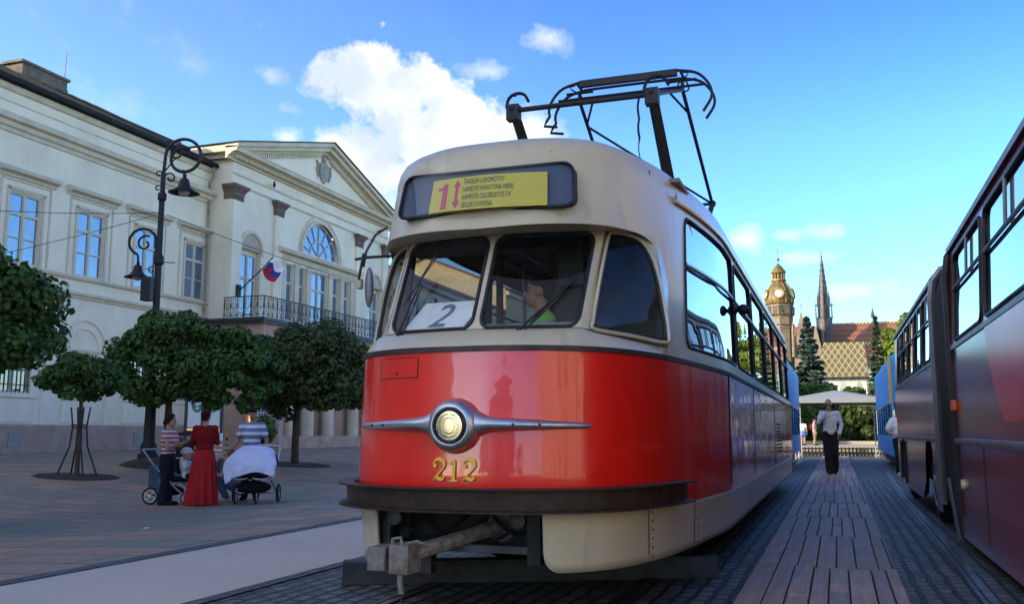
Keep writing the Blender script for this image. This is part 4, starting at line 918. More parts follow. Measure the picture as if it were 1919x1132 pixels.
# ================================================================ PALACE (local origin at x=-28 wall plane, y as world)
PX = -28.
PA = thing('palace', 'long cream two-storey palace with pediment, balcony and dark roof', 'palace', (PX, 0, 0))
def wall_holes(mb, y0, y1, z0, z1, holes, x=0, depth=.22, mi=0, arch=()):
    ys = sorted(set([y0, y1]+[h[0] for h in holes]+[h[1] for h in holes])); zs = sorted(set([z0, z1]+[h[2] for h in holes]+[h[3] for h in holes]))
    for a, b in zip(ys, ys[1:]):
        for c, d in zip(zs, zs[1:]):
            my, mz = (a+b)/2, (c+d)/2
            if any(h[0] < my < h[1] and h[2] < mz < h[3] for h in holes): continue
            mb.add([(x,a,c),(x,b,c),(x,b,d),(x,a,d)], [(0,1,2,3)], mi)
    for h in holes:
        a, b, c, d = h[:4]; q = x-depth
        mb.add([(x,a,c),(x,b,c),(x,b,d),(x,a,d),(q,a,c),(q,b,c),(q,b,d),(q,a,d)], [(0,1,5,4),(1,2,6,5),(2,3,7,6),(3,0,4,7)], mi)
def bandm(mb, y0, y1, prof, x=0, ends=True):   # horizontal moulding profile [(dx, z)]
    n = len(prof); vs = [(x+p[0], y0, p[1]) for p in prof]+[(x+p[0], y1, p[1]) for p in prof]
    mb.add(vs, [(i, i+1, n+i+1, n+i) for i in range(n-1)]+[tuple(range(n)), tuple(range(n, 2*n))])
wy = [25.78-3.24*k for k in range(5, 0, -1)]+[25.78+3.235*k for k in range(4)]     # bay centres
holes = [(c-.73, c+.73, 7.22, 9.82) for c in wy]+[(c-.80, c+.80, 2.50, 4.16) for c in wy]
mb = MB(); wall_holes(mb, 6.2, 37.3, .2, 13.66, holes); 
mb.add([(0,6.2,.2),(-14,6.2,.2),(-14,6.2,13.66),(0,6.2,13.66)], [(0,1,2,3)]); mb.add([(-14,6.2,.2),(-14,53,.2),(-14,53,13.66),(-14,6.2,13.66)], [(0,1,2,3)]); mb.add([(0,53,.2),(-14,53,.2),(-14,53,13.66),(0,53,13.66)], [(0,1,2,3)])
pal_wall = mb.build('wall', MAT['plaster'], PA, smooth=0)
mb = MB(); bandm(mb, 6.15, 36.4, [(0,.1),(.14,.1),(.14,1.30),(.10,1.37),(0,1.37)]); mb.build('plinth', MAT['plinth'], PA, smooth=0)
for yy in (25.9, 32.2): mb = MB(); mb.box(.14, .17, yy-.28, yy+.28, .55, 1.05); mb.build('vent_cover', MAT['busgrey'], PA, smooth=0)
mb = MB()
bandm(mb, 6.15, 37.3, [(0,11.93),(.06,11.95),(.10,12.08),(.20,12.12),(.24,12.28),(.42,12.32),(.46,12.50),(.40,12.54),(0,12.62)])
bandm(mb, 6.15, 37.3, [(0,7.02),(.12,7.04),(.16,7.12),(.14,7.18),(0,7.22)]); bandm(mb, 6.15, 37.3, [(0,6.28),(.05,6.30),(.10,6.40),(.18,6.44),(.18,6.52),(0,6.58)])
bandm(mb, 6.15, 37.3, [(0,13.45),(.10,13.50),(.16,13.62),(.14,13.70),(0,13.72)]); bandm(mb, 6.15, 37.3, [(0,13.05),(.03,13.06),(.03,13.10),(0,13.11)])
mb.build('cornice', MAT['trim'], PA, smooth=0)
def make_window(w, h, cols=2, rows=(.0, .36, .70, 1.0), parent=PA, blue=True, lab=None):
    o = MB(); t = .07; x = -.10
    o.box(x-.04, x+.04, -w/2, -w/2+t, 0, h); o.box(x-.04, x+.04, w/2-t, w/2, 0, h); o.box(x-.04, x+.04, -w/2+t, w/2-t, 0, t); o.box(x-.04, x+.04, -w/2+t, w/2-t, h-t, h)
    for i in range(1, cols): c = -w/2+w*i/cols; o.box(x-.03, x+.05, c-.05, c+.05, t, h-t)
    for r in rows[1:-1]:
        q = .06 if r > .6 and len(rows) > 2 else .02
        for i in range(cols): a = -w/2+w*i/cols+.05; b = -w/2+w*(i+1)/cols-.05; o.box(x-.028, x+.035, a, b, h*r-q, h*r+q)
    for i in range(cols):
        a = -w/2+w*i/cols+.05; b = -w/2+w*(i+1)/cols-.05
        for e in (a, b-.035): o.box(x-.026, x+.02, e, e+.035, t, h-t)
    f = o.build('window', MAT['winwhite'], parent, smooth=0); g = MB(); g.add([(x-.02,-w/2+t,t),(x-.02,w/2-t,t),(x-.02,w/2-t,h-t),(x-.02,-w/2+t,h-t)], [(0,1,2,3)]); g.build('pane', MAT['pane'] if blue else MAT['panedark'], f, smooth=0); return f
w0 = make_window(1.46, 2.60); g0 = make_window(1.6, 1.66, 2, (0, .5, 1), blue=False)
gr = MB()
for i in range(9): yy = -.72+i*.18; gr.box(-.05, -.03, yy-.012, yy+.012, .0, 1.66)
for zz in (.3, .85, 1.4): gr.box(-.055, -.045, -.8, .8, zz-.015, zz+.015)
gr.build('grille', MAT['iron'], g0, smooth=0)
hood = MB(); bandm(hood, -1.34, 1.34, [(0,3.10),(.05,3.12),(.08,3.22),(.28,3.28),(.32,3.40),(.28,3.44),(0,3.50)]); 
for s in (-1, 1):
    hood.box(.0, .035, s*1.12-.04, s*1.12+.04, -.05, 3.06); hood.box(.0, .06, s*.80-.05, s*.80+.05, .0, 2.72)
hood.box(0, .06, -.85, .85, 2.66, 2.78); hood.box(0, .035, -1.12, 1.12, 3.0, 3.07)
archm = MB()
def archring(mb, cy, cz, r, w, d, x=0, a0=0, a1=180, n=20):
    ou = [(x, cy+(r+w)*cos(radians(lerp(a0, a1, i/n))), cz+(r+w)*sin(radians(lerp(a0, a1, i/n)))) for i in range(n+1)]; inn = [(x, cy+r*cos(radians(lerp(a0, a1, i/n))), cz+r*sin(radians(lerp(a0, a1, i/n)))) for i in range(n+1)]
    for i in range(n): mb.prism([inn[i], ou[i], ou[i+1], inn[i+1]], (d, 0, 0))
archring(archm, 0, 4.36, 1.10, .12, .06); archring(archm, 0, 4.36, .76, .10, .05); 
bandm(archm, -1.62, 1.62, [(0,4.20),(.05,4.22),(.09,4.30),(0,4.35)]); 
for s in (-1, 1): archm.box(0, .05, s*1.45-.17, s*1.45+.17, 1.37, 4.20)
archm.box(0, .08, -1.0, 1.0, 2.34, 2.48); archm.box(0, .04, -.95, .95, 1.45, 2.2)
hm = hood.mesh('hood_moulding', MAT['trim'], 0); am = archm.mesh('blind_arch', MAT['plaster'], 0)
for i, c in enumerate(wy):
    if i == 0: w, g = w0, g0
    else:
        w, g = copy_tree(w0, PA), copy_tree(g0, PA)
    w.location = (0, c, 7.22); g.location = (0, c, 2.50)
    for nm, me, z in (('hood_moulding', hm, 7.22), ('blind_arch', am, 0)):
        o = bpy.data.objects.new(nm, me); COL.objects.link(o); o.parent = PA; o.location = (0.003, c, z)
# roof
mb = MB(); mb.add([(.42,6.1,13.72),(.42,37.0,13.72),(.42,37.0,13.80),(.42,6.1,13.80),(-.1,6.1,13.72),(-.1,37.0,13.72)], [(0,1,2,3),(0,1,5,4)]); mb.grid([[(.42,6.1,13.80),(.42,37.4,13.80)],[(.36,6.1,13.92),(.36,37.4,13.92)],[(.30,6.1,13.94),(.30,37.4,13.94)],[(-7,6.1,17.6),(-7,53,17.6)],[(-14.4,6.1,13.8),(-14.4,53,13.8)]]); mb.add([(.3,6.1,13.8),(-14.4,6.1,13.8),(-7,6.1,17.6)],[(0,1,2)]); mb.add([(.3,53,13.8),(-14.4,53,13.8),(-7,53,17.6)],[(0,1,2)])
mb.add([(.30,37.4,13.94),(-7,37.4,17.6),(-7,53,17.6),(.30,53,13.94)],[(0,1,2,3)])
for i in range(38): yy = 6.4+i*.8; mb.prism([(.30,yy,13.94),(.30,yy+.04,13.94),(-7,yy+.04,17.6),(-7,yy,17.6)], (0,0,.05))
rf = mb.build('roof', MAT['roofdark'], PA, smooth=0)
mb = MB(); mb.box(-5.6,-4.6,29.3,31.8,14.8,17.0); mb.box(-5.68,-4.52,29.2,31.9,17.0,17.12); mb.box(-5.63,-4.57,29.27,31.83,16.5,16.6); mb.tube([(-4.8,31.8,17.0),(-4.8,31.85,18.5)], .018, 5); mb.build('chimney', M('sooty_chimney_render', (.20,.17,.12), .9, n=.25, ns=3, bump=.4), rf, smooth=0)
mb = MB(); mb.tube([(.30,36.15,13.7),(.30,36.15,13.3),(.12,36.15,12.9),(.12,36.15,.4)], .055, 8); mb.build('downpipe', M('grey_zinc', (.30,.29,.27), .6, n=.2), PA, smooth=60)
# risalit
RX = 1.2; c0 = 44.6; ya, yb = 36.4, 52.8; NI = (37.30, 38.95); AR_ = (42.72, 46.48)
holes = [(NI[0], NI[1], 6.5, 9.95)]+[(NI[0]+13.0, NI[1]+13.0, 6.5, 9.95)]+[(a, b, 6.9, 9.85) for a, b in ((41.25,41.95),(42.45,43.15),(43.75,45.45),(46.05,46.75),(47.25,47.95))]
mb = MB(); wall_holes(mb, ya, yb, 6.2, 14.1, holes+[(AR_[0], AR_[1], 10.72, 12.62)], x=RX, depth=.3)
for (a, b, z0) in ((AR_[0], AR_[1], 10.72),):
    r = (b-a)/2; cy = (a+b)/2
    for s in (-1, 1):
        P = [(RX, cy+s*r, z0+1.9)]+[(RX, cy+s*r*cos(radians(t)), z0+r*sin(radians(t))) for t in range(0, 91, 6)]+[(RX, cy, z0+1.9)]; mb.add(P, [tuple(range(len(P)))])
for s in (0, 13.0):
    a, b = NI[0]+s, NI[1]+s; cy = (a+b)/2; r = (b-a)/2
for yy in (ya, yb): mb.add([(RX,yy,6.2),(0,yy,6.2),(0,yy,14.1),(RX,yy,14.1)], [(0,1,2,3)])
mb.build('centre_wall', MAT['plaster'], PA, smooth=0)
# niche: semi-circular blind hood, window inside
for s in (0, 13.0):
    cy = (NI[0]+NI[1])/2+s; mb = MB(); archring(mb, cy, 9.95, .82, .16, .08, x=RX); mb.box(RX-.02, RX+.07, cy-1.02, cy-.82, 9.80, 9.95); mb.box(RX-.02, RX+.07, cy+.82, cy+1.02, 9.80, 9.95); mb.build('niche_arch', MAT['trim'], PA, smooth=0)
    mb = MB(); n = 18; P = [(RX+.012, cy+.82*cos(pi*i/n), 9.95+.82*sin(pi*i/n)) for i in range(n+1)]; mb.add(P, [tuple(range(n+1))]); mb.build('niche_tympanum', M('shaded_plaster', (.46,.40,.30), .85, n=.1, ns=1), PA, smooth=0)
    w = make_window(1.3, 3.2, 2, (0, .62, 1)); w.location = (RX-.12, cy, 6.55); mb = MB(); wall_holes(mb, cy-.83, cy+.83, 6.5, 9.95, [(cy-.65, cy+.65, 6.5, 9.75)], x=RX-.28, depth=.1); mb.build('niche_back', MAT['plaster'], PA, smooth=0)
for a, b in ((41.25,41.95),(42.45,43.15),(43.75,45.45),(46.05,46.75),(47.25,47.95)):
    w = make_window(b-a, 2.95, 2 if b-a > 1 else 1, (0, .33, .66, 1)); w.location = (RX-.06, (a+b)/2, 6.9)
# fan window
mb = MB(); cy = 44.6; cz = 10.72
archring(mb, cy, cz, 1.80, .10, -.06, x=RX-.1); 
for t in range(15, 180, 25): mb.prism([(RX-.1, cy+.9*cos(radians(t-1.5)), cz+.9*sin(radians(t-1.5))), (RX-.1, cy+1.8*cos(radians(t-.8)), cz+1.8*sin(radians(t-.8))), (RX-.1, cy+1.8*cos(radians(t+.8)), cz+1.8*sin(radians(t+.8))), (RX-.1, cy+.9*cos(radians(t+1.5)), cz+.9*sin(radians(t+1.5)))], (-.06,0,0))
archring(mb, cy, cz, .86, .06, -.06, x=RX-.1)
for t in (40, 90, 140): mb.prism([(RX-.1, cy+.03, cz), (RX-.1, cy+.88*cos(radians(t-2)), cz+.88*sin(radians(t-2))), (RX-.1, cy+.88*cos(radians(t+2)), cz+.88*sin(radians(t+2))), (RX-.1, cy-.03, cz)], (-.05,0,0))
mb.box(RX-.16, RX-.1, cy-1.85, cy+1.85, cz, cz+.07); f = mb.build('window', MAT['winwhite'], PA, smooth=0)
mb = MB(); P = [(RX-.15, cy+1.85*cos(pi*i/24), cz+1.85*sin(pi*i/24)) for i in range(25)]; mb.add(P, [tuple(range(25))]); mb.build('pane', MAT['pane'], f, smooth=0)
mb = MB(); archring(mb, cy, cz, 1.88, .20, .09, x=RX); archring(mb, cy, cz, 2.2, .08, .05, x=RX)
bandm(mb, 40.3, 48.9, [(0,10.0),(.05,10.05),(.10,10.28),(.34,10.34),(.40,10.50),(.36,10.56),(0,10.66)], x=RX)
for a in (40.65, 41.95, 43.15, 45.45, 46.75, 47.95): mb.box(RX, RX+.09, a+.04, a+.46, 6.6, 9.75); mb.box(RX, RX+.12, a+.0, a+.50, 9.75, 9.92)
bandm(mb, ya, yb, [(0,12.86),(.05,12.88),(.08,12.95),(0,13.0)], x=RX); bandm(mb, ya, yb, [(0,13.38),(.05,13.40),(.05,13.50),(0,13.52)], x=RX)
mb.build('window_surround', MAT['trim'], PA, smooth=0)
# pilasters and capitals
for y_ in (ya+.02, 39.95, 48.55, yb-.80):
    mb = MB(); mb.box(RX, RX+.12, y_, y_+.74, 6.2, 12.15); mb.build('pilaster', MAT['plaster'], PA, smooth=0)
    mb = MB(); cx, cyy = RX+.02, y_+.37
    lv = [(12.12,.0),(12.18,.04),(12.22,.02),(12.5,.05),(12.68,.16),(12.74,.22),(12.86,.22)]
    rows = [[(RX-.45, y_-d, z), (RX+.12+d, y_-d, z), (RX+.12+d, y_+.74+d, z), (RX-.02, y_+.74+d, z)] for z, d in lv]; mb.grid(rows); z, d = lv[-1]; mb.add([(RX-.45,y_-d,z),(RX+.12+d,y_-d,z),(RX+.12+d,y_+.74+d,z),(RX-.02,y_+.74+d,z)], [(0,1,2,3)])
    mb.box(RX+.12, RX+.19, y_+.05, y_+.69, 12.28, 12.34); mb.build('capital', MAT['capital'], PA, smooth=0)
# cornice, dentils, pediment
mb = MB(); o_ = .62
bandm(mb, ya-o_, yb+o_, [(0,13.98),(.12,14.0),(.12,14.10),(.40,14.28),(.62,14.32),(.66,14.46),(.70,14.52),(0,14.58)], x=RX)
mb.add([(RX+.12,ya,13.98),(0,ya-.12,13.98),(0,ya-.12,14.1)], [(0,1,2)])
bandm2 = [(RX-.003, ya-o_+.006, 14.325), (-1.2, ya-o_+.006, 14.325), (-1.2, ya-o_+.006, 14.64), (RX-.003, ya-o_+.006, 14.64)]; mb.prism(bandm2, (0, o_, 0)); mb.prism([(RX-.004,ya-.3,14.1),(-1.2,ya-.3,14.1),(-1.2,ya-.3,14.33),(RX-.004,ya-.3,14.33)], (0,.3,0))
apz = 17.15
for s in (-1, 1):
    e = c0+s*(yb-ya+2*o_)/2
    for (d0, t0, t1) in ((.70, .0, .22), (.50, .22, .46), (.20, .46, .62)):
        mb.prism([(RX, e, 14.58+.0-(t0-.0)+.12), (RX, c0, apz-t0+.12), (RX, c0, apz-t1+.12), (RX, e-s*.0, 14.58-t1+.12)] if t0 == 0 else [(RX, e-s*1.9*t0, 14.60), (RX, c0, apz-t0+.12), (RX, c0, apz-t1+.12), (RX, e-s*1.9*t1*1.2, 14.60)], (d0, 0, 0))
mb.build('pediment_cornice', MAT['trim'], PA, smooth=0)
mb = MB()
for i in range(92): yy = ya-.12+i*.18; mb.box(RX+.12, RX+.34, yy, yy+.10, 14.10, 14.27)
for i in range(7): xx = RX+.05-i*.18; mb.box(xx-.10, xx, ya-.32, ya-.0, 14.10, 14.27)
sl_ = (apz-14.58)/((yb-ya+2*o_)/2)
for s in (-1, 1):
    for i in range(3, 46):
        yy = c0+s*i*.18; z = apz-.66-.0-sl_*i*.18+.14
        if z > 14.66: mb.add([(RX,yy,z-.14),(RX,yy+.10*s,z-.14-sl_*.1),(RX,yy+.10*s,z+.04-sl_*.1),(RX,yy,z+.04),(RX+.22,yy,z-.14),(RX+.22,yy+.10*s,z-.14-sl_*.1),(RX+.22,yy+.10*s,z+.04-sl_*.1),(RX+.22,yy,z+.04)], [(0,3,2,1),(4,5,6,7),(0,1,5,4),(1,2,6,5),(2,3,7,6),(3,0,4,7)])
mb.build('dentil_row', MAT['trim'], PA, smooth=0)
mb = MB(); mb.add([(RX+.05,ya,14.5),(RX+.05,yb,14.5),(RX+.05,c0,apz-.3)], [(0,1,2)]); mb.build('tympanum', MAT['plaster'], PA, smooth=0)
mb = MB(); e = (yb-ya+2*o_)/2+.06
for s in (-1, 1): mb.prism([(RX+.78, c0+s*e, 14.68), (RX+.78, c0, apz+.13), (RX+.78, c0, apz+.18), (RX+.78, c0+s*e, 14.73)], (-8.5, 0, 0))
mb.build('roof', MAT['roofdark'], PA, smooth=0)
# relief shield in the pediment
mb = MB(); P = [(44.05,16.0),(44.35,16.15),(44.75,16.15),(45.05,16.0),(45.0,15.5),(44.85,15.15),(44.55,14.95),(44.25,15.15),(44.1,15.5)]; mb.prism([(RX+.05, a, b) for a, b in P], (.12, 0, 0)); mb.ell((RX+.14,44.55,15.55), (.08,.28,.34)); mb.ell((RX+.12,44.55,16.32), (.10,.20,.18)); mb.ell((RX+.12,44.55,16.62), (.08,.12,.16))
for s in (-1, 1): mb.tube([(RX+.1,44.55+s*.55,15.2),(RX+.12,44.55+s*.72,15.6),(RX+.12,44.55+s*.62,15.95),(RX+.1,44.55+s*.80,16.1)], .06, 6); mb.tube([(RX+.1,44.55+s*.12,16.3),(RX+.1,44.55+s*.34,16.5),(RX+.1,44.55+s*.25,16.65)], .035, 6)
mb.build('relief_shield', M('grey_stucco_relief', (.42,.38,.32), .9, n=.2, ns=6, bump=.3), PA, smooth=40)
# porch and balcony
QX = 3.25
mb = MB(); mb.box(0, QX, ya+.02, 37.9, .2, 6.2); mb.box(0.2, QX-.9, 37.9, yb-1.5, .2, 6.2, 0); mb.box(QX-.9, QX, 37.9, yb, 4.6, 6.2); mb.box(QX-.9,QX, yb-1.5, yb, .2, 4.6)
mb.box(-.02, QX+.05, ya-.04, yb, .2, .9); mb.build('porch', MAT['brownstone'], PA, smooth=0)
for y_ in (39.4, 41.2, 43.2, 45.9, 47.8, 49.6):
    mb = MB(); mb.lathe([(.42,.25),(.42,.5),(.36,.55),(.33,.7),(.29,4.2),(.33,4.3),(.40,4.45),(.40,4.6)], (QX-.5, y_, 0), 20); mb.build('column', MAT['trim'], PA, smooth=40)
for y_ in (40.3, 48.7): mb = MB(); mb.box(QX-.92, QX-.86, y_-.4, y_+.4, .35, 3.2); mb.build('door', MAT['white'], PA)
mb = MB(); mb.box(0, QX+.25, ya-.35, yb+.2, 6.2, 6.34); mb.box(0, QX+.15, ya-.25, yb+.1, 6.08, 6.2); mb.build('balcony_slab', MAT['irongrey'], PA, smooth=0)
def railing(P0, P1, n):
    mb = MB(); P0, P1 = Vector(P0), Vector(P1); d = P1-P0; L = d.length; d.normalize()
    mb.tube([P0+Vector((0,0,.95)), P1+Vector((0,0,.95))], .028, 6); mb.tube([P0+Vector((0,0,.80)), P1+Vector((0,0,.80))], .014, 5); mb.tube([P0+Vector((0,0,.08)), P1+Vector((0,0,.08))], .016, 5)
    k = max(2, int(L/n))
    for i in range(k+1):
        q = P0+d*L*i/k; mb.tube([q+Vector((0,0,.0)), q+Vector((0,0,.95))], .016 if i % 3 else .026, 5)
        if i < k:
            c = q+d*L*.5/k; w = L*.42/k; mb.tube([c+d*w*cos(a)+Vector((0,0,.55+.17*sin(a))) for a in [2*pi*j/12 for j in range(12)]], .013, 5, closed=True)
            mb.tube([c+d*w*.5*cos(a)+Vector((0,0,.52+.09*sin(a))) for a in [2*pi*j/8 for j in range(8)]], .012, 4, closed=True)
            mb.tube([c-d*w+Vector((0,0,.10)), c+Vector((0,0,.34)), c+d*w+Vector((0,0,.10))], .012, 4)
            for e in (-.33,.33): mb.tube([c+d*w*e*1.2+Vector((0,0,.80)), c+d*w*e*1.2+Vector((0,0,.95))], .010, 4)
    return mb
rb = railing((RX, ya-.2, 6.38), (QX+.12, ya-.2, 6.38), .36); r2 = railing((QX+.12, ya-.2, 6.38), (QX+.12, yb, 6.38), .36); rb.join(r2); rb.build('balcony_railing', MAT['irongrey'], PA, smooth=40)

# ================================================================ buildings outside the frame (they shade the square and are mirrored in the paint)
def block(name, label, loc, x0, x1, y0, y1, h, wallm, roofm, face, ridge=3.5):
    t = thing(name, label, 'building', loc); mb = MB(); ys = y0+2; holes = []
    while ys < y1-2: 
        for z in (1.2, 5.4, 9.0, 12.6, 16.2):
            if z+2.2 < h: holes.append((ys-.6, ys+.6, z, z+2.1))
        ys += 3.2
    fx = x1 if face > 0 else x0
    tmp = MB(); wall_holes(tmp, y0, y1, 0, h, holes, x=0, depth=.2); tmp.v = [(fx+v[0]*face, v[1], v[2]) for v in tmp.v]; mb.join(tmp)
    bx = x0 if face > 0 else x1
    mb.add([(bx,y0,0),(bx,y1,0),(bx,y1,h),(bx,y0,h)], [(0,1,2,3)])
    for yy in (y0, y1): mb.add([(x0,yy,0),(x1,yy,0),(x1,yy,h),((x0+x1)/2,yy,h+ridge),(x0,yy,h)], [(0,1,2,3,4)])
    mb.build('wall', wallm, t, smooth=0)
    r = MB(); xm = (x0+x1)/2; o = .5
    r.prism([(x0-o,y0-.2,h),(xm,y0-.2,h+ridge),(x1+o,y0-.2,h),(x1+o,y0-.2,h-.2),(xm,y0-.2,h+ridge-.2),(x0-o,y0-.2,h-.2)], (0, y1-y0+.4, 0)); r.build('roof', roofm, t, smooth=0)
    g_ = MB(); w_ = MB()
    for a, b, c, d in holes: q = fx-.15*face; g_.add([(q,a,c),(q,b,c),(q,b,d),(q,a,d)], [(0,1,2,3)])
    go = g_.build('window_row', MAT['pane'], t, smooth=0)
    for a, b, c, d in holes: 
        q = fx-.10*face; w_.box(min(q,q+.04*face), max(q,q+.04*face), (a+b)/2-.04, (a+b)/2+.04, c, d); w_.box(min(q,q+.038*face), max(q,q+.038*face), a, b, c+1.3, c+1.38)
    bandm(w_, 0, 1, [(0,0)]) if False else None
    w_.build('window_frame', MAT['winwhite'], go, smooth=0)
    c_ = MB(); c_.box(min(fx,fx+.3*face), max(fx,fx+.3*face), y0, y1, h-.6, h-.21); c_.box(min(fx,fx+.12*face), max(fx,fx+.12*face), y0, y1, 4.3, 4.6); c_.build('cornice', MAT['trim'], t, smooth=0)
    return t
MAT['ochre'] = M('ochre_plaster', (.62,.48,.28), .85, n=.08, ns=.5); MAT['redroof'] = M('red_roof_tiles', (.26,.09,.05), .8, n=.2, ns=2); MAT['paleplaster'] = M('pale_plaster', (.70,.62,.46), .85, n=.08, ns=.5)
block('town_house', 'tall ochre town house south of the palace, outside the view', (0,0,0), -44, -28.2, -56, 6.0, 20.5, MAT['ochre'], MAT['redroof'], 1, 4)
block('town_house', 'pale town house with red roof on the east side opposite the palace', (0,0,0), 21, 33, -30, -4, 12.5, MAT['paleplaster'], MAT['redroof'], -1)
block('town_house', 'cream town house with red roof facing the tram side', (0,0,0), 21, 33, -3.6, 24, 11.0, MAT['plaster'], MAT['redroof'], -1)
block('town_house', 'ochre town house with red roof further along the east side', (0,0,0), 21, 33, 24.4, 60, 13.0, MAT['ochre'], MAT['redroof'], -1)

block('town_house', 'broad plain town house closing the square to the south', (0,0,0), -16, 14, -98, -86, 15.0, MAT['paleplaster'], MAT['redroof'], 1)  # unseen house added to cut the bright sky mirrored in the tram front
block('town_house', 'cream town house next to the palace, hidden behind the tram', (0,0,0), -44, -28.2, 55, 78, 12.0, MAT['paleplaster'], MAT['redroof'], 1)
block('town_house', 'ochre town house second beyond the palace, hidden behind the tram', (0,0,0), -44, -27.8, 78.4, 112, 14.0, MAT['ochre'], MAT['redroof'], 1)
block('town_house', 'long pale town house far up the street on the west side', (0,0,0), -42, -27.0, 112.4, 170, 12.5, MAT['plaster'], MAT['redroof'], 1)
# ================================================================ trees
def leaf_poly(mb, c, nrm, size, rnd, mi=0, maple=True):
    n = nrm.normalized(); a = n.orthogonal().normalized(); a = Matrix.Rotation(rnd.uniform(0, 2*pi), 3, n) @ a; b = n.cross(a)
    if maple: pts = ((0,-.5),(.42,-.15),(.30,.22),(0,.62),(-.30,.22),(-.42,-.15))
    else: pts = ((-.3,-.5),(.3,-.5),(.3,.5),(-.3,.5))
    bend = n*(.12*size)
    vs = [c+a*(p[0]*size)+b*(p[1]*size)-bend*(abs(p[0])+abs(p[1])) for p in pts]; mb.add(vs, [tuple(range(len(pts)))], mi)
def maple(name, label, base, crown_c, crown_r, trunk_r, nleaf, leaf, seed, mat='leaf', flat_bottom=.55, lumps=26, group=None, lean=(0,0)):
    rnd = random.Random(seed); t = thing(name, label, 'tree', base, 0, group)
    cx, cy, cz = (crown_c[i]-base[i] for i in range(3)); rx, ry, rz_ = crown_r
    mb = MB(); mid = Vector((lean[0], lean[1], cz-rz_*.75)); top = Vector((cx, cy, cz+rz_*.3))
    mb.tube([(0,0,-.1),(0,0,.05),mid*.5,mid,top], [trunk_r*1.35,trunk_r*1.05,trunk_r*.9,trunk_r*.8,trunk_r*.2], 10)
    for k in range(11):
        a = 2*pi*k/11+rnd.uniform(-.3,.3); e = Vector((cx+rx*.72*cos(a), cy+ry*.72*sin(a), cz+rz_*rnd.uniform(-.35,.6))); s = mid.lerp(top, rnd.uniform(0,.6)); m = s.lerp(e, .5)+Vector((0,0,rz_*.08))
        mb.tube([s, m, e], [trunk_r*.38, trunk_r*.22, trunk_r*.07], 6)
        for q in range(2): e2 = e+Vector((rnd.uniform(-.3,.3)*rx, rnd.uniform(-.3,.3)*ry, rnd.uniform(-.2,.3)*rz_)); mb.tube([m, m.lerp(e2,.6), e2], [trunk_r*.16, trunk_r*.1, trunk_r*.04], 5)
    mb.build('trunk', MAT['bark'], t, smooth=60)
    L = []; 
    for k in range(lumps):
        z = rnd.uniform(-flat_bottom, .95); a = rnd.uniform(0, 2*pi); q = sqrt(max(0, 1-min(1, abs(z))**2)); rr = rnd.uniform(.62, .92)
        L.append((Vector((cx+rx*q*rr*cos(a), cy+ry*q*rr*sin(a), cz+rz_*z*.80)), rnd.uniform(.14, .30)*(rx+ry)/2))
    for k in range(6): L.append((Vector((cx+rx*.4*cos(k), cy+ry*.4*sin(k), cz+rz_*rnd.uniform(-.2,.5))), .42*(rx+ry)/2))
    mb = MB(); tot = sum(r*r for c, r in L)
    for c, r in L:
        n = int(nleaf*r*r/tot)
        for i in range(n):
            u = rnd.uniform(-1, 1); a = rnd.uniform(0, 2*pi); q = sqrt(1-u*u); d = Vector((q*cos(a), q*sin(a), u)); rad = r*(1-abs(rnd.gauss(0, .20)))*rnd.choice((1,1,1,1.08)); p = c+Vector((d.x*rad, d.y*rad, d.z*rad*.8))
            if p.z < cz-rz_*(flat_bottom+.12): continue
            nr = (d+Vector((rnd.gauss(0,.45), rnd.gauss(0,.45), rnd.gauss(.35,.4)))); leaf_poly(mb, p, nr, leaf*rnd.uniform(.55, 1.35), rnd)
    o = mb.build('crown', MAT[mat], t, smooth=0, fix=False); return t
GT = 'globe maples on the square'
maple('maple_tree', 'large dark green maple cut by the left picture edge', (-11.9, 9.3, -.2), (-11.55, 9.25, 2.55), (1.68,1.68,1.28), .10, 20000, .095, 11, lumps=50, group=None)
maple('young_maple', 'small maple held by four dark stakes', (-16.85, 17.5, .04), (-16.85, 17.5, 2.30), (1.0,1.0,.66), .055, 7500, .095, 12, flat_bottom=.6, lumps=36)
maple('maple_tree', 'tall broad maple left of the lamp post, highest crown of the middle group', (-17.9, 21.85, .12), (-17.95, 21.9, 3.12), (1.62,1.62,1.68), .12, 19000, .115, 13, group=None, flat_bottom=.8, lumps=60)
maple('maple_tree', 'medium maple between the lamp post tree and the round maple', (-17.2, 22.6, .08), (-16.55, 23.0, 2.85), (1.35,1.35,1.38), .10, 15000, .115, 14, group=None, flat_bottom=.85, lumps=50)
maple('maple_tree', 'wide round maple in front of the balcony porch, just left of the tram', (-16.65, 26.5, .04), (-16.3, 26.65, 3.0), (2.15,2.15,1.85), .13, 26000, .12, 15, mat='leaf2', flat_bottom=.88, lumps=80)
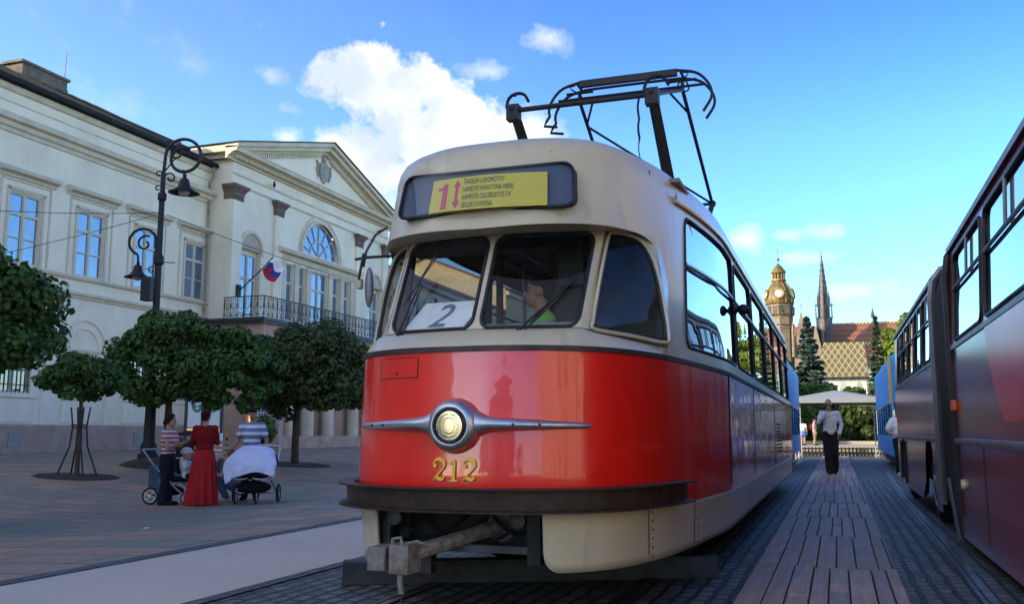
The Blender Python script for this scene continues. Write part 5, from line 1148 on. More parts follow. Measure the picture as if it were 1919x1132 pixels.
# young shoot on top of the round maple crown is part of its crown; stakes round the young maple
ST = thing('tree_stakes', 'four dark iron stakes with a ring around the young maple trunk', 'tree guard', (-16.85, 17.5, .04)); 
for sx in (-1, 1):
    for sy in (-1, 1):
        mb = MB(); mb.tube([(sx*.40, sy*.22, 0), (sx*.17, sy*.10, .72), (sx*.13, sy*.08, 1.18), (sx*.19, sy*.10, 1.64)], [.022,.02,.02,.018], 6); mb.build('stake', MAT['iron'], ST, smooth=50)
mb = MB(); mb.tube([(.17*cos(a), .13*sin(a), 1.16) for a in [2*pi*i/12 for i in range(12)]], .018, 6, closed=True); mb.tube([(.20*cos(a), .14*sin(a), 1.22) for a in [2*pi*i/12 for i in range(12)]], .016, 6, closed=True); mb.build('ring', MAT['iron'], ST, smooth=50)
def pit(x, y, r, seed, h=.02):
    rnd = random.Random(seed); mb = MB(); rows = [[(x, y, gz(x)+h+.03)]*25]
    for q in (.4, .75, .93, 1.0): rows.append([(x+r*q*cos(2*pi*i/24)*(1+.05*sin(3*i)), y+r*q*sin(2*pi*i/24)*(1+.05*sin(3*i)), gz(x+r*q*cos(2*pi*i/24))+(h*(1-q**3)+.012 if q < 1 else -.02)+rnd.uniform(0,.02)) for i in range(24)]); rows[-1].append(rows[-1][0])
    mb.grid(rows); o = mb.build('tree_pit', MAT['soil'], smooth=60, merge=.0001); return structure(o)
for a in ((-16.85,17.5,.95,1),(-17.9,21.85,1.2,2,.22),(-17.2,22.6,1.1,3,.18),(-16.65,26.5,1.2,4),(-11.9,9.3,1.1,5)): pit(*a)
def conifer(name, label, base, h, r, seed, mat, n=9000, leaf=.28):
    rnd = random.Random(seed); t = thing(name, label, 'tree', base); mb = MB(); mb.tube([(0,0,-.2),(0,0,h*.5),(0,0,h)], [r*.09,r*.05,.01], 8); mb.build('trunk', MAT['bark'], t, smooth=60)
    mb = MB(); lv = int(h*2.6)
    for k in range(lv):
        z = h*(k+.5)/lv*.97+h*.03; rr = r*(1-(z/h))**.85*rnd.uniform(.85,1.12); nb = max(5, int(7+8*(1-z/h)))
        for b in range(nb):
            a = rnd.uniform(0, 2*pi); ln = rr*rnd.uniform(.8, 1.1); m = max(3, int(n/(lv*nb)*(.4+1.2*(1-z/h))))
            for i in range(m):
                q = rnd.uniform(.15, 1)**.7; w = rnd.gauss(0, .10)*ln+rnd.gauss(0,.05); p = Vector((ln*q*cos(a)-w*sin(a), ln*q*sin(a)+w*cos(a), z-.30*ln*q+.16*ln*q*q+rnd.gauss(0,.06))); leaf_poly(mb, p, Vector((rnd.gauss(cos(a)*.3,.4), rnd.gauss(sin(a)*.3,.4), 1)), leaf*rnd.uniform(.6,1.2), rnd, maple=False)
    mb.build('crown', MAT[mat], t, smooth=0, fix=False); return t
conifer('blue_spruce', 'blue-green spruce rising beside the far end of the tram', (-1.75, 70, .0), 9.4, 2.5, 21, 'spruce', 17000, .30)
conifer('fir_tree', 'slender dark green fir right of the patterned roof', (3.1, 75, .0), 9.9, 1.35, 22, 'fir', 9000, .24)
maple('broadleaf_tree', 'sunlit yellow-green tree behind the far end of the bus', (6.3, 80, 0), (6.3, 80, 7.4), (2.9,2.9,4.2), .25, 9000, .34, 23, mat='leafY', flat_bottom=.9, lumps=36)
for i, (x, y, h, r, m, lb) in enumerate(((-4.6, 64, 6.2, 2.6, 'leaf', 'dark bushy tree behind the tent, leftmost'), (-.9, 66, 4.6, 2.0, 'leaf', 'dark bushy tree behind the tent, second from the left'), (1.8, 65, 4.4, 1.9, 'leaf2', 'dark bushy tree behind the middle right of the tent'), (4.6, 68, 5.2, 2.2, 'leaf', 'dark tree between the fir and the blue tram'), (9.8, 72, 8.0, 3.2, 'leaf', 'dark tree hidden behind the bus'))):
    maple('bushy_tree', lb, (x, y, .37), (x, y, h*.55), (r, r, h*.5), .15, 5500, .30, 40+i, mat=m, flat_bottom=1.0, lumps=26)
mb = MB(); rnd = random.Random(9)
for i in range(5200): x = rnd.uniform(-8, 8); z = rnd.uniform(.3, 2.6+.3*sin(x*2)); leaf_poly(mb, Vector((x, 67.5+rnd.uniform(-.5,.5)-abs(rnd.gauss(0,.3)), z)), Vector((rnd.gauss(0,.4), -1, rnd.gauss(.4,.4))), rnd.uniform(.2,.4), rnd)
mb.box(-8, 8, 67.6, 68.1, 0, 2.3); hd_ = mb.build('hedge', MAT['leaf'], smooth=0, fix=False); tag(hd_, 'dark clipped hedge across the back of the terrace', 'hedge')
# street trees on the east side, mirrored in the tram windows
for i, (x, y) in enumerate(((13.5, 16), (13.8, 24), (14, 32), (13.6, 40))):
    maple('street_tree', ['green street tree east of the bus, nearest of the row','green street tree east of the bus, second of the row','green street tree east of the bus, third of the row','green street tree east of the bus, farthest of the row'][i], (x, y, 0), (x, y, 4.6), (2.6,2.6,2.9), .16, 4500, .34, 60+i, mat='leafY', flat_bottom=.9)

for i, (x, y) in enumerate(((-9, -30), (-3.5, -36), (5.5, -32), (12, -38))):  # trees added behind the camera to break up the tram front's pale reflection
    maple('street_tree', ['street tree on the square behind the viewpoint, westernmost','street tree on the square behind the viewpoint, second from west','street tree on the square behind the viewpoint, third from west','street tree on the square behind the viewpoint, easternmost'][i], (x, y, 0), (x, y, 3.6), (2.2,2.2,2.3), .16, 4000, .34, 80+i, mat='leaf2', flat_bottom=.9)
# ================================================================ cathedral and chapel
def trunc(p): return p
MAT['cathstone'] = M('dark_church_stone', (.22,.17,.12), .9, n=.3, ns=.6, col2=(.10,.08,.06)); MAT['palestone'] = M('pale_church_wall', (.52,.47,.38), .9, n=.1, ns=.5)
MAT['darkspire'] = M('dark_spire_metal', (.05,.05,.055), .6, n=.3, ns=.8); MAT['gilt'] = M('gilded_copper', (.40,.26,.06), .45, metal=.6, n=.25, ns=1.5)
def roofpat(name, a, b, c, sx, sz, mode='diamond', ax='X'):
    m, t, bs = newmat(name); tx = t.nodes.new('ShaderNodeTexCoord'); sp = t.nodes.new('ShaderNodeSeparateXYZ'); t.links.new(tx.outputs['Object'], sp.inputs[0])
    x = tm(t, 'DIVIDE', sp.outputs[ax], sx); z = tm(t, 'DIVIDE', sp.outputs['Z'], sz)
    def tri(v): return tm(t, 'ABSOLUTE', tm(t, 'SUBTRACT', tm(t, 'FRACT', v), .5))
    if mode == 'diamond':
        s = tri(tm(t, 'ADD', x, z)); d = tri(tm(t, 'SUBTRACT', x, z)); l = tm(t, 'MINIMUM', s, d); g = tm(t, 'LESS_THAN', l, .065); g2 = tm(t, 'LESS_THAN', l, .15)
        col = mixc(t, g2, b, c); col = mixc(t, g, col, a)
    else:
        zz = tm(t, 'ADD', z, tri(x)); g = tm(t, 'LESS_THAN', tm(t, 'FRACT', zz), .42); col = mixc(t, g, b, a); g3 = tm(t, 'LESS_THAN', tm(t, 'FRACT', tm(t, 'MULTIPLY', zz, .25)), .12); col = mixc(t, g3, col, c)
    col = mixc(t, tm(t, 'MULTIPLY', noisen(t, .8), .4), col, tuple(q*.5 for q in b)); t.links.new(col, bs.inputs['Base Color']); bs.inputs['Roughness'].default_value = .6; return m
CA = thing('cathedral', 'gothic cathedral with gilded clock tower, slender dark spire and brown patterned roof', 'cathedral', (0, 250, 0))
R1 = roofpat('zigzag_brown_tiles', (.30,.12,.06), (.16,.07,.045), (.42,.32,.14), .85, 1.5, 'zig'); R1b = roofpat('diamond_glazed_tiles', (.36,.30,.13), (.11,.075,.04), (.15,.15,.06), 1.0, 1.55)
# clock tower
tx_ = -12.75
mb = MB(); mb.lathe([(3.3,0),(3.3,27.5),(3.5,27.7),(3.5,28.3),(3.2,28.5),(3.2,33.2),(3.45,33.4),(3.45,33.9),(3.1,34.1)], (tx_,0,0), 8); tw = mb.build('clock_tower', MAT['cathstone'], CA, smooth=0)
mb = MB(); mb.lathe([(3.1,34.1),(3.5,34.6),(3.55,35.6),(3.35,36.8),(2.9,38.0),(2.2,39.2),(1.6,39.9),(1.55,40.3)], (tx_,0,0), 24); 
mb.lathe([(1.75,42.6),(1.8,42.9),(1.45,43.4),(1.0,44.1),(.45,44.6),(.25,45.0)], (tx_,0,0), 16); mb.lathe([(.1,45.0),(.1,45.6),(.42,45.9),(.42,46.2),(.1,46.5),(.07,49.2)], (tx_,0,0), 10); mb.box(tx_-.45,tx_+.45,-.06,.06,48.2,48.4)
mb.build('dome', M('green_gold_dome', (.09,.085,.05), .55, n=.3, ns=1.2, col2=(.22,.14,.05), metal=.4), tw, smooth=40)
mb = MB()
for k in range(12):
    a = 2*pi*k/12; mb.tube([(tx_+r*cos(a), r*sin(a), z) for r, z in ((3.55,34.4),(3.62,35.6),(3.42,36.8),(2.96,38.0),(2.25,39.2),(1.62,39.95))], .13, 5)
    mb.tube([(tx_+1.6*cos(a), 1.6*sin(a), 40.2), (tx_+1.6*cos(a), 1.6*sin(a), 42.7)], .13, 5)
mb.lathe([(1.8,40.1),(1.95,40.3),(1.95,40.6),(1.7,40.7)], (tx_,0,0), 16); mb.lathe([(1.9,42.4),(2.0,42.7),(1.8,42.9)], (tx_,0,0), 16)
for r, z in ((3.7,34.2),(3.7,28.5),(3.7,31.2)): mb.lathe([(r-.2,z-.15),(r,z),(r-.2,z+.2)], (tx_,0,0), 24)
mb.build('gilded_ribs', MAT['gilt'], tw, smooth=40)
mb = MB()
for k in range(16): a = 2*pi*k/16; mb.tube([(tx_+3.55*cos(a), 3.55*sin(a), 31.2),(tx_+3.6*cos(a), 3.6*sin(a), 33.3)], .14, 5)
mb.lathe([(1.2,40.4),(1.2,42.6)], (tx_,0,0), 12)
mb.build('gallery', MAT['darkspire'], tw, smooth=0)
for a in (-90, -162, -18, 90):
    a = radians(a); n = Vector((cos(a), sin(a), .15)).normalized(); mb = MB(); mb.ell((0,0,0), (.95,.95,.12), n=20); q = n.to_track_quat('Z','Y').to_matrix(); mb.v = [tuple(q @ Vector(v)+Vector((tx_,0,36.1))+n*3.55) for v in mb.v]; ck = mb.build('clock_face', MAT['white'], tw, smooth=50)
    mb = MB(); mb.tube([(1.3*cos(t), 1.3*sin(t), 0) for t in [2*pi*i/20 for i in range(20)]], .22, 6, closed=True); mb.box(-.06,.06,0,.9,.13,.16); mb.box(0,.6,-.06,.06,.13,.16); mb.v = [tuple(q @ Vector(v)+Vector((tx_,0,36.1))+n*3.6) for v in mb.v]; mb.build('clock_frame', MAT['gilt'], ck, smooth=50)
# spire
sx_ = -1.9
mb = MB(); mb.lathe([(2.0,20),(2.0,29.6),(1.55,30.6),(1.45,33.6),(1.2,36.5),(.75,40.5),(.35,44.5),(.14,46.0)], (sx_,0,0), 8); mb.lathe([(.05,46),(.05,48.2)], (sx_,0,0), 6); mb.box(sx_-.35,sx_+.35,-.05,.05,47.2,47.35); mb.ell((sx_,0,46.2),(.22,.22,.25))
for k in range(8):
    a = pi*k/4; 
    for r, z0, z1 in ((1.95, 29.8, 35.2), (1.45, 33.5, 37.6)): mb.tube([(sx_+r*cos(a), r*sin(a), z0), (sx_+r*cos(a), r*sin(a), (z0+z1)/2), (sx_+r*cos(a)*.95, r*sin(a)*.95, z1)], [.2,.16,.02], 5)
    for z in (38, 39.5, 41, 42.5, 44): r = interp(z, [36.5,40.5,44.5], [1.2,.75,.35]); mb.ell((sx_+r*cos(a), r*sin(a), z), (.14,.14,.2), n=6, m=4)
    mb.box(sx_+2.0*cos(a)-.5*abs(cos(a)), sx_+2.0*cos(a)+.5*abs(cos(a)), 2.0*sin(a)-.08, 2.0*sin(a)+.08, 33.3, 33.5)
mb.build('spire', MAT['darkspire'], CA, smooth=0)
# nave and transept
mb = MB(); mb.box(-3.5, 16.2, 6, 18, 0, 20.5); mb.box(-16, -3, 8, 18, 0, 22.5); mb.box(-5.5, 1.0, -6, 6, 0, 20.0); mb.prism([(-8.2,-3,20),(-4.6,-3,20),(-4.6,-3,23.8),(-6.4,-3,28.5),(-8.2,-3,23.8)], (0,3,0)); mb.box(-9.5,-4.4,-2.6,8,0,23.0)
mb.prism([(-9.7,-2.8,23),(-7.4,-2.8,32.0),(-5.1,-2.8,23)], (0,.6,0)); mb.prism([(-5.6,-6.1,20),(-4.0,-6.1,28.0),(-2.4,-6.1,20)], (0,.5,0)); mb.tube([(-7.4,-2.5,32),(-7.4,-2.5,34.2)], .12, 5); mb.box(-7.8,-7.0,-2.6,-2.4,33.0,33.2)
for x_ in (-9.6, -5.2, -2.4): mb.tube([(x_,-3,20),(x_,-3,27),(x_,-3,29.5)], [.45,.4,.03], 6)
mb.build('nave_wall', MAT['cathstone'], CA, smooth=0)
mb = MB(); mb.prism([(-2,5.6,20.2),(-2,12,30.0),(-2,18.4,20.2)], (18.4,0,0)); mb.build('nave_roof', R1, CA, smooth=0)
mb = MB(); mb.prism([(-16.5,7.6,22.2),(-16.5,13,29.6),(-16.5,18.4,22.2)], (12,0,0)); mb.prism([(-9.6,-2.3,23),(-7.4,-2.3,31.6),(-5.2,-2.3,23)], (0,14,0)); mb.prism([(-5.5,-5.6,20),(-4.0,-5.6,27.6),(-2.5,-5.6,20)], (0,14,0)); mb.build('transept_roof', R1, CA, smooth=0)
mb = MB(); mb.tube([(10.2,12,30),(10.2,12,31.5)], .1, 5); mb.ell((10.2,12,31.6),(.5,.5,.5)); mb.lathe([(.45,31.8),(.25,33.0),(.06,33.8),(.05,36)], (10.2,12,0), 8); mb.build('ridge_finial', MAT['darkspire'], CA)
for i in range(5): mb = MB(); x = 1+i*3.4; mb.prism([(x,5.9,10),(x+1.5,5.9,10),(x+1.5,5.9,16),(x+.75,5.9,17.5),(x,5.9,16)], (0,.2,0)); mb.build('lancet_window', MAT['panedark'], CA, smooth=0)
CH = thing('chapel', 'small pale chapel with steep yellow and brown diamond tiled roof', 'chapel', (1.2, 160, 0))
mb = MB(); mb.box(-3.45, 3.5, -3.5, 3.5, 0, 9.75); 
for x in (-3.5, -1.2, 1.2, 3.4): mb.prism([(x-.3,-4.4,0),(x+.3,-4.4,0),(x+.3,-3.5,8.6),(x-.3,-3.5,8.6)], (0,.9,0)) if False else mb.box(x-.28,x+.28,-4.1,-3.5,0,7.6)
mb.build('wall', MAT['palestone'], CH, smooth=0)
mb = MB(); mb.grid([[(-3.9,-3.9,9.7),(3.9,-3.9,9.7)],[(-2.7,0,15.6),(3.5,0,15.6)],[(-3.9,3.9,9.7),(3.9,3.9,9.7)]]); mb.add([(-3.9,-3.9,9.7),(-3.9,3.9,9.7),(-2.7,0,15.6)], [(0,1,2)]); mb.add([(3.9,-3.9,9.7),(3.9,3.9,9.7),(3.5,0,15.6)], [(0,1,2)]); mb.build('roof', R1b, CH, smooth=0)
mb = MB(); mb.box(-3.95,3.95,-4.0,-3.85,9.45,9.72); mb.build('eaves', MAT['roofdark'], CH)
for x in (-2.35, 0, 2.35):
    mb = MB(); mb.prism([(x-.5,-3.54,5.5),(x+.5,-3.54,5.5),(x+.5,-3.54,8.1),(x+.3,-3.54,8.7),(x,-3.54,9.1),(x-.3,-3.54,8.7),(x-.5,-3.54,8.1)], (0,.03,0)); mb.build('pointed_window', MAT['panedark'], CH, smooth=0)

# ================================================================ tent
TE = thing('party_tent', 'pale grey pavilion tent on white lattice poles behind the walking man', 'tent', (.0, 42, 0))
mb = MB(); rows = []
w, d = 1.72, 1.7; ap = (0, 0, 2.98)
n = 10
def tp(u, v):   # u,v in -1..1
    q = max(abs(u), abs(v)); sag = -.10*(1-abs(abs(u)-abs(v)))*0; return (u*w, v*d, 2.50+.36*(1-q)**.85 - .04*(1-(u*v)**2)*q*.8)
mb.grid([[tp(u, v) for u in rng(-1,1,n)] for v in rng(-1,1,n)])
for s in (-1, 1): mb.grid([[(s*w, q*d, z) for q in rng(-1,1,8)] for z in (2.46, 2.28+.0)]); mb.grid([[(q*w, s*d, z) for q in rng(-1,1,8)] for z in (2.46, 2.28)])
for s in (-1, 1): mb.grid([[(s*w, q*d, z+(.0)) for q in rng(-1,1,8)] for z in (2.5, 2.46)]); mb.grid([[(q*w, s*d, z) for q in rng(-1,1,8)] for z in (2.5, 2.46)])
mb.build('canopy', M('pale_tent_canvas', (.26,.28,.29), .7, n=.06, ns=2), TE, smooth=30)
for sx in (-1, 1):
    for sy in (-1, 1):
        mb = MB(); x, y = sx*(w-.12), sy*(d-.1)
        for a, b in ((-.07,-.07),(.07,-.07),(.07,.07),(-.07,.07)): mb.tube([(x+a,y+b,0),(x+a,y+b,2.45)], .014, 5)
        for k in range(12): z = k*.2; mb.tube([(x-.07,y-.07,z),(x+.07,y-.07,z+.2)], .009, 4); mb.tube([(x-.07,y-.07,z+.2),(x-.07,y+.07,z)], .009, 4)
        mb.build('lattice_pole', M('white_metal', (.6,.6,.58), .5, n=.05) if 'white_metal' not in MAT else MAT['white_metal'], TE, smooth=0)
mb = MB(); mb.tube([(1.62,-1.6,2.45),(1.95,-1.9,1.3),(2.1,-2.0,.1)], .025, 5); mb.build('strap', MAT['orange'], TE)

# ================================================================ lamp post with two bell lamps
LP = thing('street_lamp', 'tall dark ornate street lamp with two bell shaped lanterns on scroll arms', 'street lamp', (-19.19, 22.64, .2))
fx = Vector((1.02, 1.22, 0)).normalized(); fx = Vector((cos(YAW), sin(YAW), 0))    # arms lie parallel to the street crossing
mb = MB(); mb.lathe([(.30,0),(.30,.25),(.22,.32),(.24,.5),(.17,.62),(.15,1.6),(.19,1.7),(.14,1.8),(.11,2.4),(.10,5.9),(.15,5.95),(.15,6.15),(.09,6.25),(.085,7.9),(.13,7.95),(.13,8.12),(.075,8.2),(.07,8.8)], (0,0,0), 16)
mb.build('post', MAT['iron'], LP, smooth=40)
def scrollp(c, r0, r1, a0, a1, n=26): return [c+fx*lerp(r0, r1, i/n)*cos(radians(lerp(a0, a1, i/n)))+Vector((0,0,lerp(r0, r1, i/n)*sin(radians(lerp(a0, a1, i/n))))) for i in range(n+1)]
mb = MB(); C1 = fx*.60+Vector((0,0,9.32)); P = [Vector((0,0,8.7)), fx*.02+Vector((0,0,9.0))]+scrollp(C1, .56, .50, 180, -90, 24)+scrollp(fx*.60+Vector((0,0,9.22)), .40, .36, -90, -300, 16); mb.tube(P, .05, 8)
mb.tube(scrollp(fx*.36+Vector((0,0,9.42)), .16, .16, 0, 360, 14), .03, 6, closed=False); mb.tube(scrollp(fx*.22+Vector((0,0,8.62)), .18, .05, 150, -200, 18), .025, 6); mb.tube(scrollp(fx*-.14+Vector((0,0,8.75)), .12, .03, 0, 340, 14), .022, 6); mb.tube(scrollp(fx*-.14+Vector((0,0,8.30)), .11, .03, 0, 340, 14), .022, 6); mb.tube([fx*.05+Vector((0,0,8.85)), fx*.3+Vector((0,0,9.2)), fx*.45+Vector((0,0,9.3))], .02, 6)
mb.build('upper_arm', MAT['iron'], LP, smooth=60)
mb = MB(); C2 = fx*-.52+Vector((0,0,6.62)); P = [fx*-.08+Vector((0,0,6.1)), fx*-.10+Vector((0,0,6.4))]+scrollp(C2, .42, .40, 10, 250, 22); mb.tube(P, .042, 8); mb.tube(scrollp(C2+fx*.08+Vector((0,0,-.05)), .26, .07, 60, 420, 24), .032, 6); mb.tube(scrollp(fx*-.20+Vector((0,0,5.75)), .12, .03, 60, 400, 14), .02, 6); mb.tube([fx*.1+Vector((0,0,6.0)), fx*.5+Vector((0,0,5.98))], .015, 5)
mb.build('lower_arm', MAT['iron'], LP, smooth=60)
def lantern(c, sc):
    mb = MB(); mb.lathe([(r*sc, z*sc) for r, z in ((.04,.42),(.07,.38),(.05,.32),(.09,.28),(.14,.24),(.17,.10),(.20,.0),(.30,-.10),(.46,-.18),(.50,-.21),(.46,-.205),(.26,-.13),(.10,.0))], tuple(c), 28); o = mb.build('lantern', MAT['iron'], LP, smooth=50)
    mb = MB(); mb.ell(c+Vector((0,0,-.17*sc)), (.19*sc,.19*sc,.16*sc), n=16, m=10); mb.build('lamp_glass', M('milky_lamp_glass', (.42,.42,.40), .25, n=.1), o)
lantern(fx*.66+Vector((0,0,8.35)), .94); lantern(C2+fx*-.1+Vector((0,0,-.93)), .78)
mb = MB(); mb.tube([fx*.60+Vector((0,0,8.88)), fx*.66+Vector((0,0,8.72))], .04, 6); mb.tube([C2+Vector((0,0,-.40))-fx*.12, C2+fx*-.1+Vector((0,0,-.6))], .035, 6); mb.build_loose('hanger', MAT['iron'], LP, smooth=60)
SP = thing('loudspeaker', 'dark box loudspeaker clamped to the lamp post above the trees', 'loudspeaker', (-19.35, 22.45, 5.35)); mb = MB(); a = fx*.0; mb.box(-.17,.17,-.16,.14,-.36,.36); mb.build('cabinet', MAT['irongrey'], SP, rz=YAW-.2, bevel=.02); mb = MB(); mb.box(-.15,.15,-.17,-.162,-.33,.33); mb.build('front_cloth', MAT['black'], SP, rz=YAW-.2); mb = MB(); mb.tube([(0,.1,.1),(.15,.18,.1)], .02, 5); mb.build('bracket', MAT['iron'], SP)
# span wires
def wire(p0, p1, sag, label, r=.010):
    P = [Vector(p0).lerp(Vector(p1), i/20)-Vector((0,0,sag*4*(i/20)*(1-i/20))) for i in range(21)]; mb = MB(); mb.tube(P, r, 5); tag(mb.build('span_wire', MAT['iron'], smooth=60), label, 'wire')
wire((-28, 17.8, 8.0), (-19.15, 22.7, 7.75), .25, 'thin upper wire crossing the palace windows to the lamp post')
wire((-28, 20.5, 5.9), (-19.15, 22.7, 7.75), .15, 'thin lower wire rising from the left to the lamp post')
wire((-19.1, 22.8, 7.7), (-6.0, 40, 4.6), .8, 'thin wire falling from the lamp post towards the tram')
# flag
FL = thing('flag', 'white, blue and red flag on a slanting pole at the palace balcony', 'flag', (-26.6, 37.0, 7.75)); 
mb = MB(); mb.tube([(0,0,0),(.85,.75,1.25),(1.15,1.0,1.75)], .035, 6); mb.build('pole', MAT['iron'], FL); mb = MB(); mb.box(-.12,.02,-.15,.15,-.25,.3); mb.build('bracket', MAT['iron'], FL)
rows = []; A = Vector((1.12,.98,1.70)); Bv = Vector((.72,.63,1.05))
for i in range(13):
    u = i/12; rows.append([A.lerp(Bv, v)+Vector((.1*sin(u*6+v*2), 1.05*u*.65, -.52*u+.07*sin(u*7)))+Vector((.28*u, 0, .1*u*(1-v))) for v in rng(0,1,9)])
for k, (nm, m) in enumerate((('white_stripe', MAT['white']), ('blue_stripe', M('flag_blue', (.02,.04,.30), .8, n=.05)), ('red_stripe', M('flag_red', (.45,.02,.03), .8, n=.05)))):
    mb = MB(); mb.grid([r[k*3:k*3+4] for r in rows]); mb.build(nm, m, FL, smooth=60)
mb = MB(); e = [rows[4][4], rows[6][4], rows[6][6], rows[5][7], rows[4][6]]; mb.add([tuple(p+Vector((.03,-.03,0))) for p in e], [(0,1,2,3,4)]); mb.build('shield', M('flag_shield', (.5,.03,.04), .8, n=.02), FL, smooth=0)
# birds on the palace
def bird(loc, rz, label):
    mb = MB(); mb.ell((0,0,.12), (.08,.16,.09), rot=Matrix.Rotation(radians(-25),3,'X')); mb.ell((0,-.14,.22), (.05,.055,.055)); mb.tube([(0,-.18,.22),(0,-.24,.21)], [.018,.004], 5); mb.tube([(0,.1,.10),(0,.32,.02)], [.05,.02], 5, flat=.5); mb.tube([(.03,0,.06),(.03,0,0)], .01, 4); mb.tube([(-.03,0,.06),(-.03,0,0)], .01, 4)
    o = mb.build('pigeon', M('pigeon_feathers', (.05,.055,.07), .7, n=.2, ns=20), smooth=60, loc=loc, rz=rz); tag(o, label, 'bird')
bird((-33.2, 28.55, 16.55), 1.0, 'dark pigeon on the palace roof beside the chimney'); bird((-26.6, 39.6, 13.50), .6, 'dark pigeon on the ledge under the pediment, near its left end'); bird((-26.6, 51.3, 13.50), 2., 'dark pigeon on the ledge under the pediment, near the tram'); bird((-27.5, 33.2, 13.8), 2., 'dark pigeon on the palace gutter')

# ================================================================ kiosk, arch, bench, bins
KI = thing('information_stand', 'glazed stand with white poster of green round emblems behind the people', 'information stand', (-22.86, 30.48, .28), YAW+.0)
mb = MB()
for x in (-1.05,-.40,.34): mb.box(x-.05,x+.05,-.05,.05,0,2.6)
mb.box(-1.1,.39,-.05,.05,2.5,2.6); mb.build('frame', MAT['irongrey'], KI, smooth=0)
mb = MB(); mb.box(-.98,.27,-.02,.02,1.0,2.45); mb.build('poster', M('poster_paper', (.85,.88,.86), .4, n=.03), KI)
for x in (-.30, -.98+.34):
    pass
for x in (-.62, .0):
    mb = MB(); mb.add([(x+.24*cos(a), -.024, 1.92+.36*sin(a)) for a in [2*pi*i/24 for i in range(24)]], [tuple(range(24))]); e = mb.build('round_emblem', M('emblem_green', (.02,.26,.12), .5, n=.05), KI, smooth=0, fix=False)
    mb = MB()
    for P in ([(-.02,.30),(.02,.30),(.03,-.26),(-.03,-.26)], [(-.2,.02),(-.19,.10),(0,.0),(.19,.10),(.2,.02),(0,-.10)], [(-.12,-.22),(0,-.12),(.12,-.22),(0,-.2)]): mb.add([(x+p[0], -.028, 1.92+p[1]) for p in P], [tuple(range(len(P)))])
    mb.build('white_mark', MAT['white'], e, smooth=0, fix=False)
mb = MB(); mb.box(-1.0,.29,-.02,.02,.12,.96); mb.build('glass_panel', MAT['panedark'], KI, smooth=0)
GB = thing('counter_box', 'low white box with lime green band below the poster stand', 'box', (-21.2, 28.2, .27), YAW); mb = MB(); mb.box(-.30,.36,-.2,.2,0,.78); mb.build('box_body', MAT['white'], GB, bevel=.01); mb = MB(); mb.box(-.305,.365,-.206,-.2,.50,.68); mb.build('lime_band', M('lime_green', (.25,.52,.05), .6, n=.05), GB)
AG = thing('arched_gateway', 'brown stone arched gateway with a lit lattice gate beside the round maple', 'gateway', (-23.1, 34.0, .3), .35)
mb = MB(); 
for s in (-1,1): mb.box(min(s*.58,s*.88), max(s*.58,s*.88), -.35,.35,0,2.35)
n=14; out=[(.88*cos(pi*i/n), 2.35+.66*sin(pi*i/n)) for i in range(n+1)]; inn_=[(.58*cos(pi*i/n), 2.35+.40*sin(pi*i/n)) for i in range(n+1)]
for i in range(n): mb.prism([(inn_[i][0],-.35,inn_[i][1]),(out[i][0],-.35,out[i][1]),(out[i+1][0],-.35,out[i+1][1]),(inn_[i+1][0],-.35,inn_[i+1][1])], (0,.7,0))
mb.build('arch', MAT['brownstone'], AG, smooth=0)
mb = MB()
for i in range(9): x=-.52+i*.13; mb.box(x-.01,x+.01,-.02,.02,.0,2.3)
for z in (.3,.9,1.5,2.0): mb.box(-.56,.56,-.015,.015,z-.012,z+.012)
for z, r in ((1.0,.3),(1.75,.26),(1.4,.16)): mb.tube([(r*1.5*cos(a), -.03, z+r*sin(a)*.6) for a in [2*pi*i/20 for i in range(20)]], .014, 5, closed=True)
mb.build('lattice_gate', MAT['white'], AG, smooth=0)
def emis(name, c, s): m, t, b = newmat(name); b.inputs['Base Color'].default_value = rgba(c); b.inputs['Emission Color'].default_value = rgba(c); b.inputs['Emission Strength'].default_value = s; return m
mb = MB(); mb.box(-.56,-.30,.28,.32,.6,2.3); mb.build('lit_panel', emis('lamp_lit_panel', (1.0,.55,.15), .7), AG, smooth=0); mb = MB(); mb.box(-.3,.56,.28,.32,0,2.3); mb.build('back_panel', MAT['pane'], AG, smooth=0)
BE = thing('bench', 'dark slatted bench behind the women near the maple trunks', 'bench', (-15.6, 20.3, 0.0), YAW)
mb = MB(); [mb.box(-.75,.75,-.25+i*.12,-.16+i*.12,.42,.45) for i in range(4)]; mb.build('seat', MAT['wood'], BE); mb = MB(); [mb.box(-.75,.75,.26,.29,.52+i*.13,.61+i*.13) for i in range(3)]; mb.build('backrest', MAT['wood'], BE)
for s in (-1,1): mb = MB(); mb.box(s*.6-.03,s*.6+.03,-.24,.28,.0,.42); mb.box(s*.6-.03,s*.6+.03,.29,.33,0,.95); mb.build('leg', MAT['iron'], BE)
for i, (x, y, lb) in enumerate(((-16.2, 20.6, 'dark round litter bin at the foot of the middle maple'),)):
    t = thing('litter_bin', lb, 'bin', (x, y, gz(x))); mb = MB(); mb.lathe([(.26,0),(.30,.1),(.34,.8),(.36,.85),(.30,.85),(.28,.4)], (0,0,0), 20); mb.build('bin_body', MAT['iron'], t, smooth=40); mb = MB(); mb.lathe([(.38,.98),(.30,1.05),(.05,1.12)], (0,0,0), 20); mb.tube([(.3,0,.85),(.3,0,1.0)], .015); mb.tube([(-.3,0,.85),(-.3,0,1.0)], .015); mb.build('bin_lid', MAT['iron'], t, smooth=40)
SHB = thing('potted_shrub', 'small dark shrub beside the man with the pram', 'shrub', (-14.2, 21.0, -.1)); mb = MB(); rnd = random.Random(5)
for i in range(900): d = Vector((rnd.gauss(0,1), rnd.gauss(0,1), rnd.gauss(0,1))).normalized(); leaf_poly(mb, Vector((0,0,1.25))+d*rnd.uniform(.2,.42)*Vector((1,1,1.0)).length/1.73, d, .11, rnd)
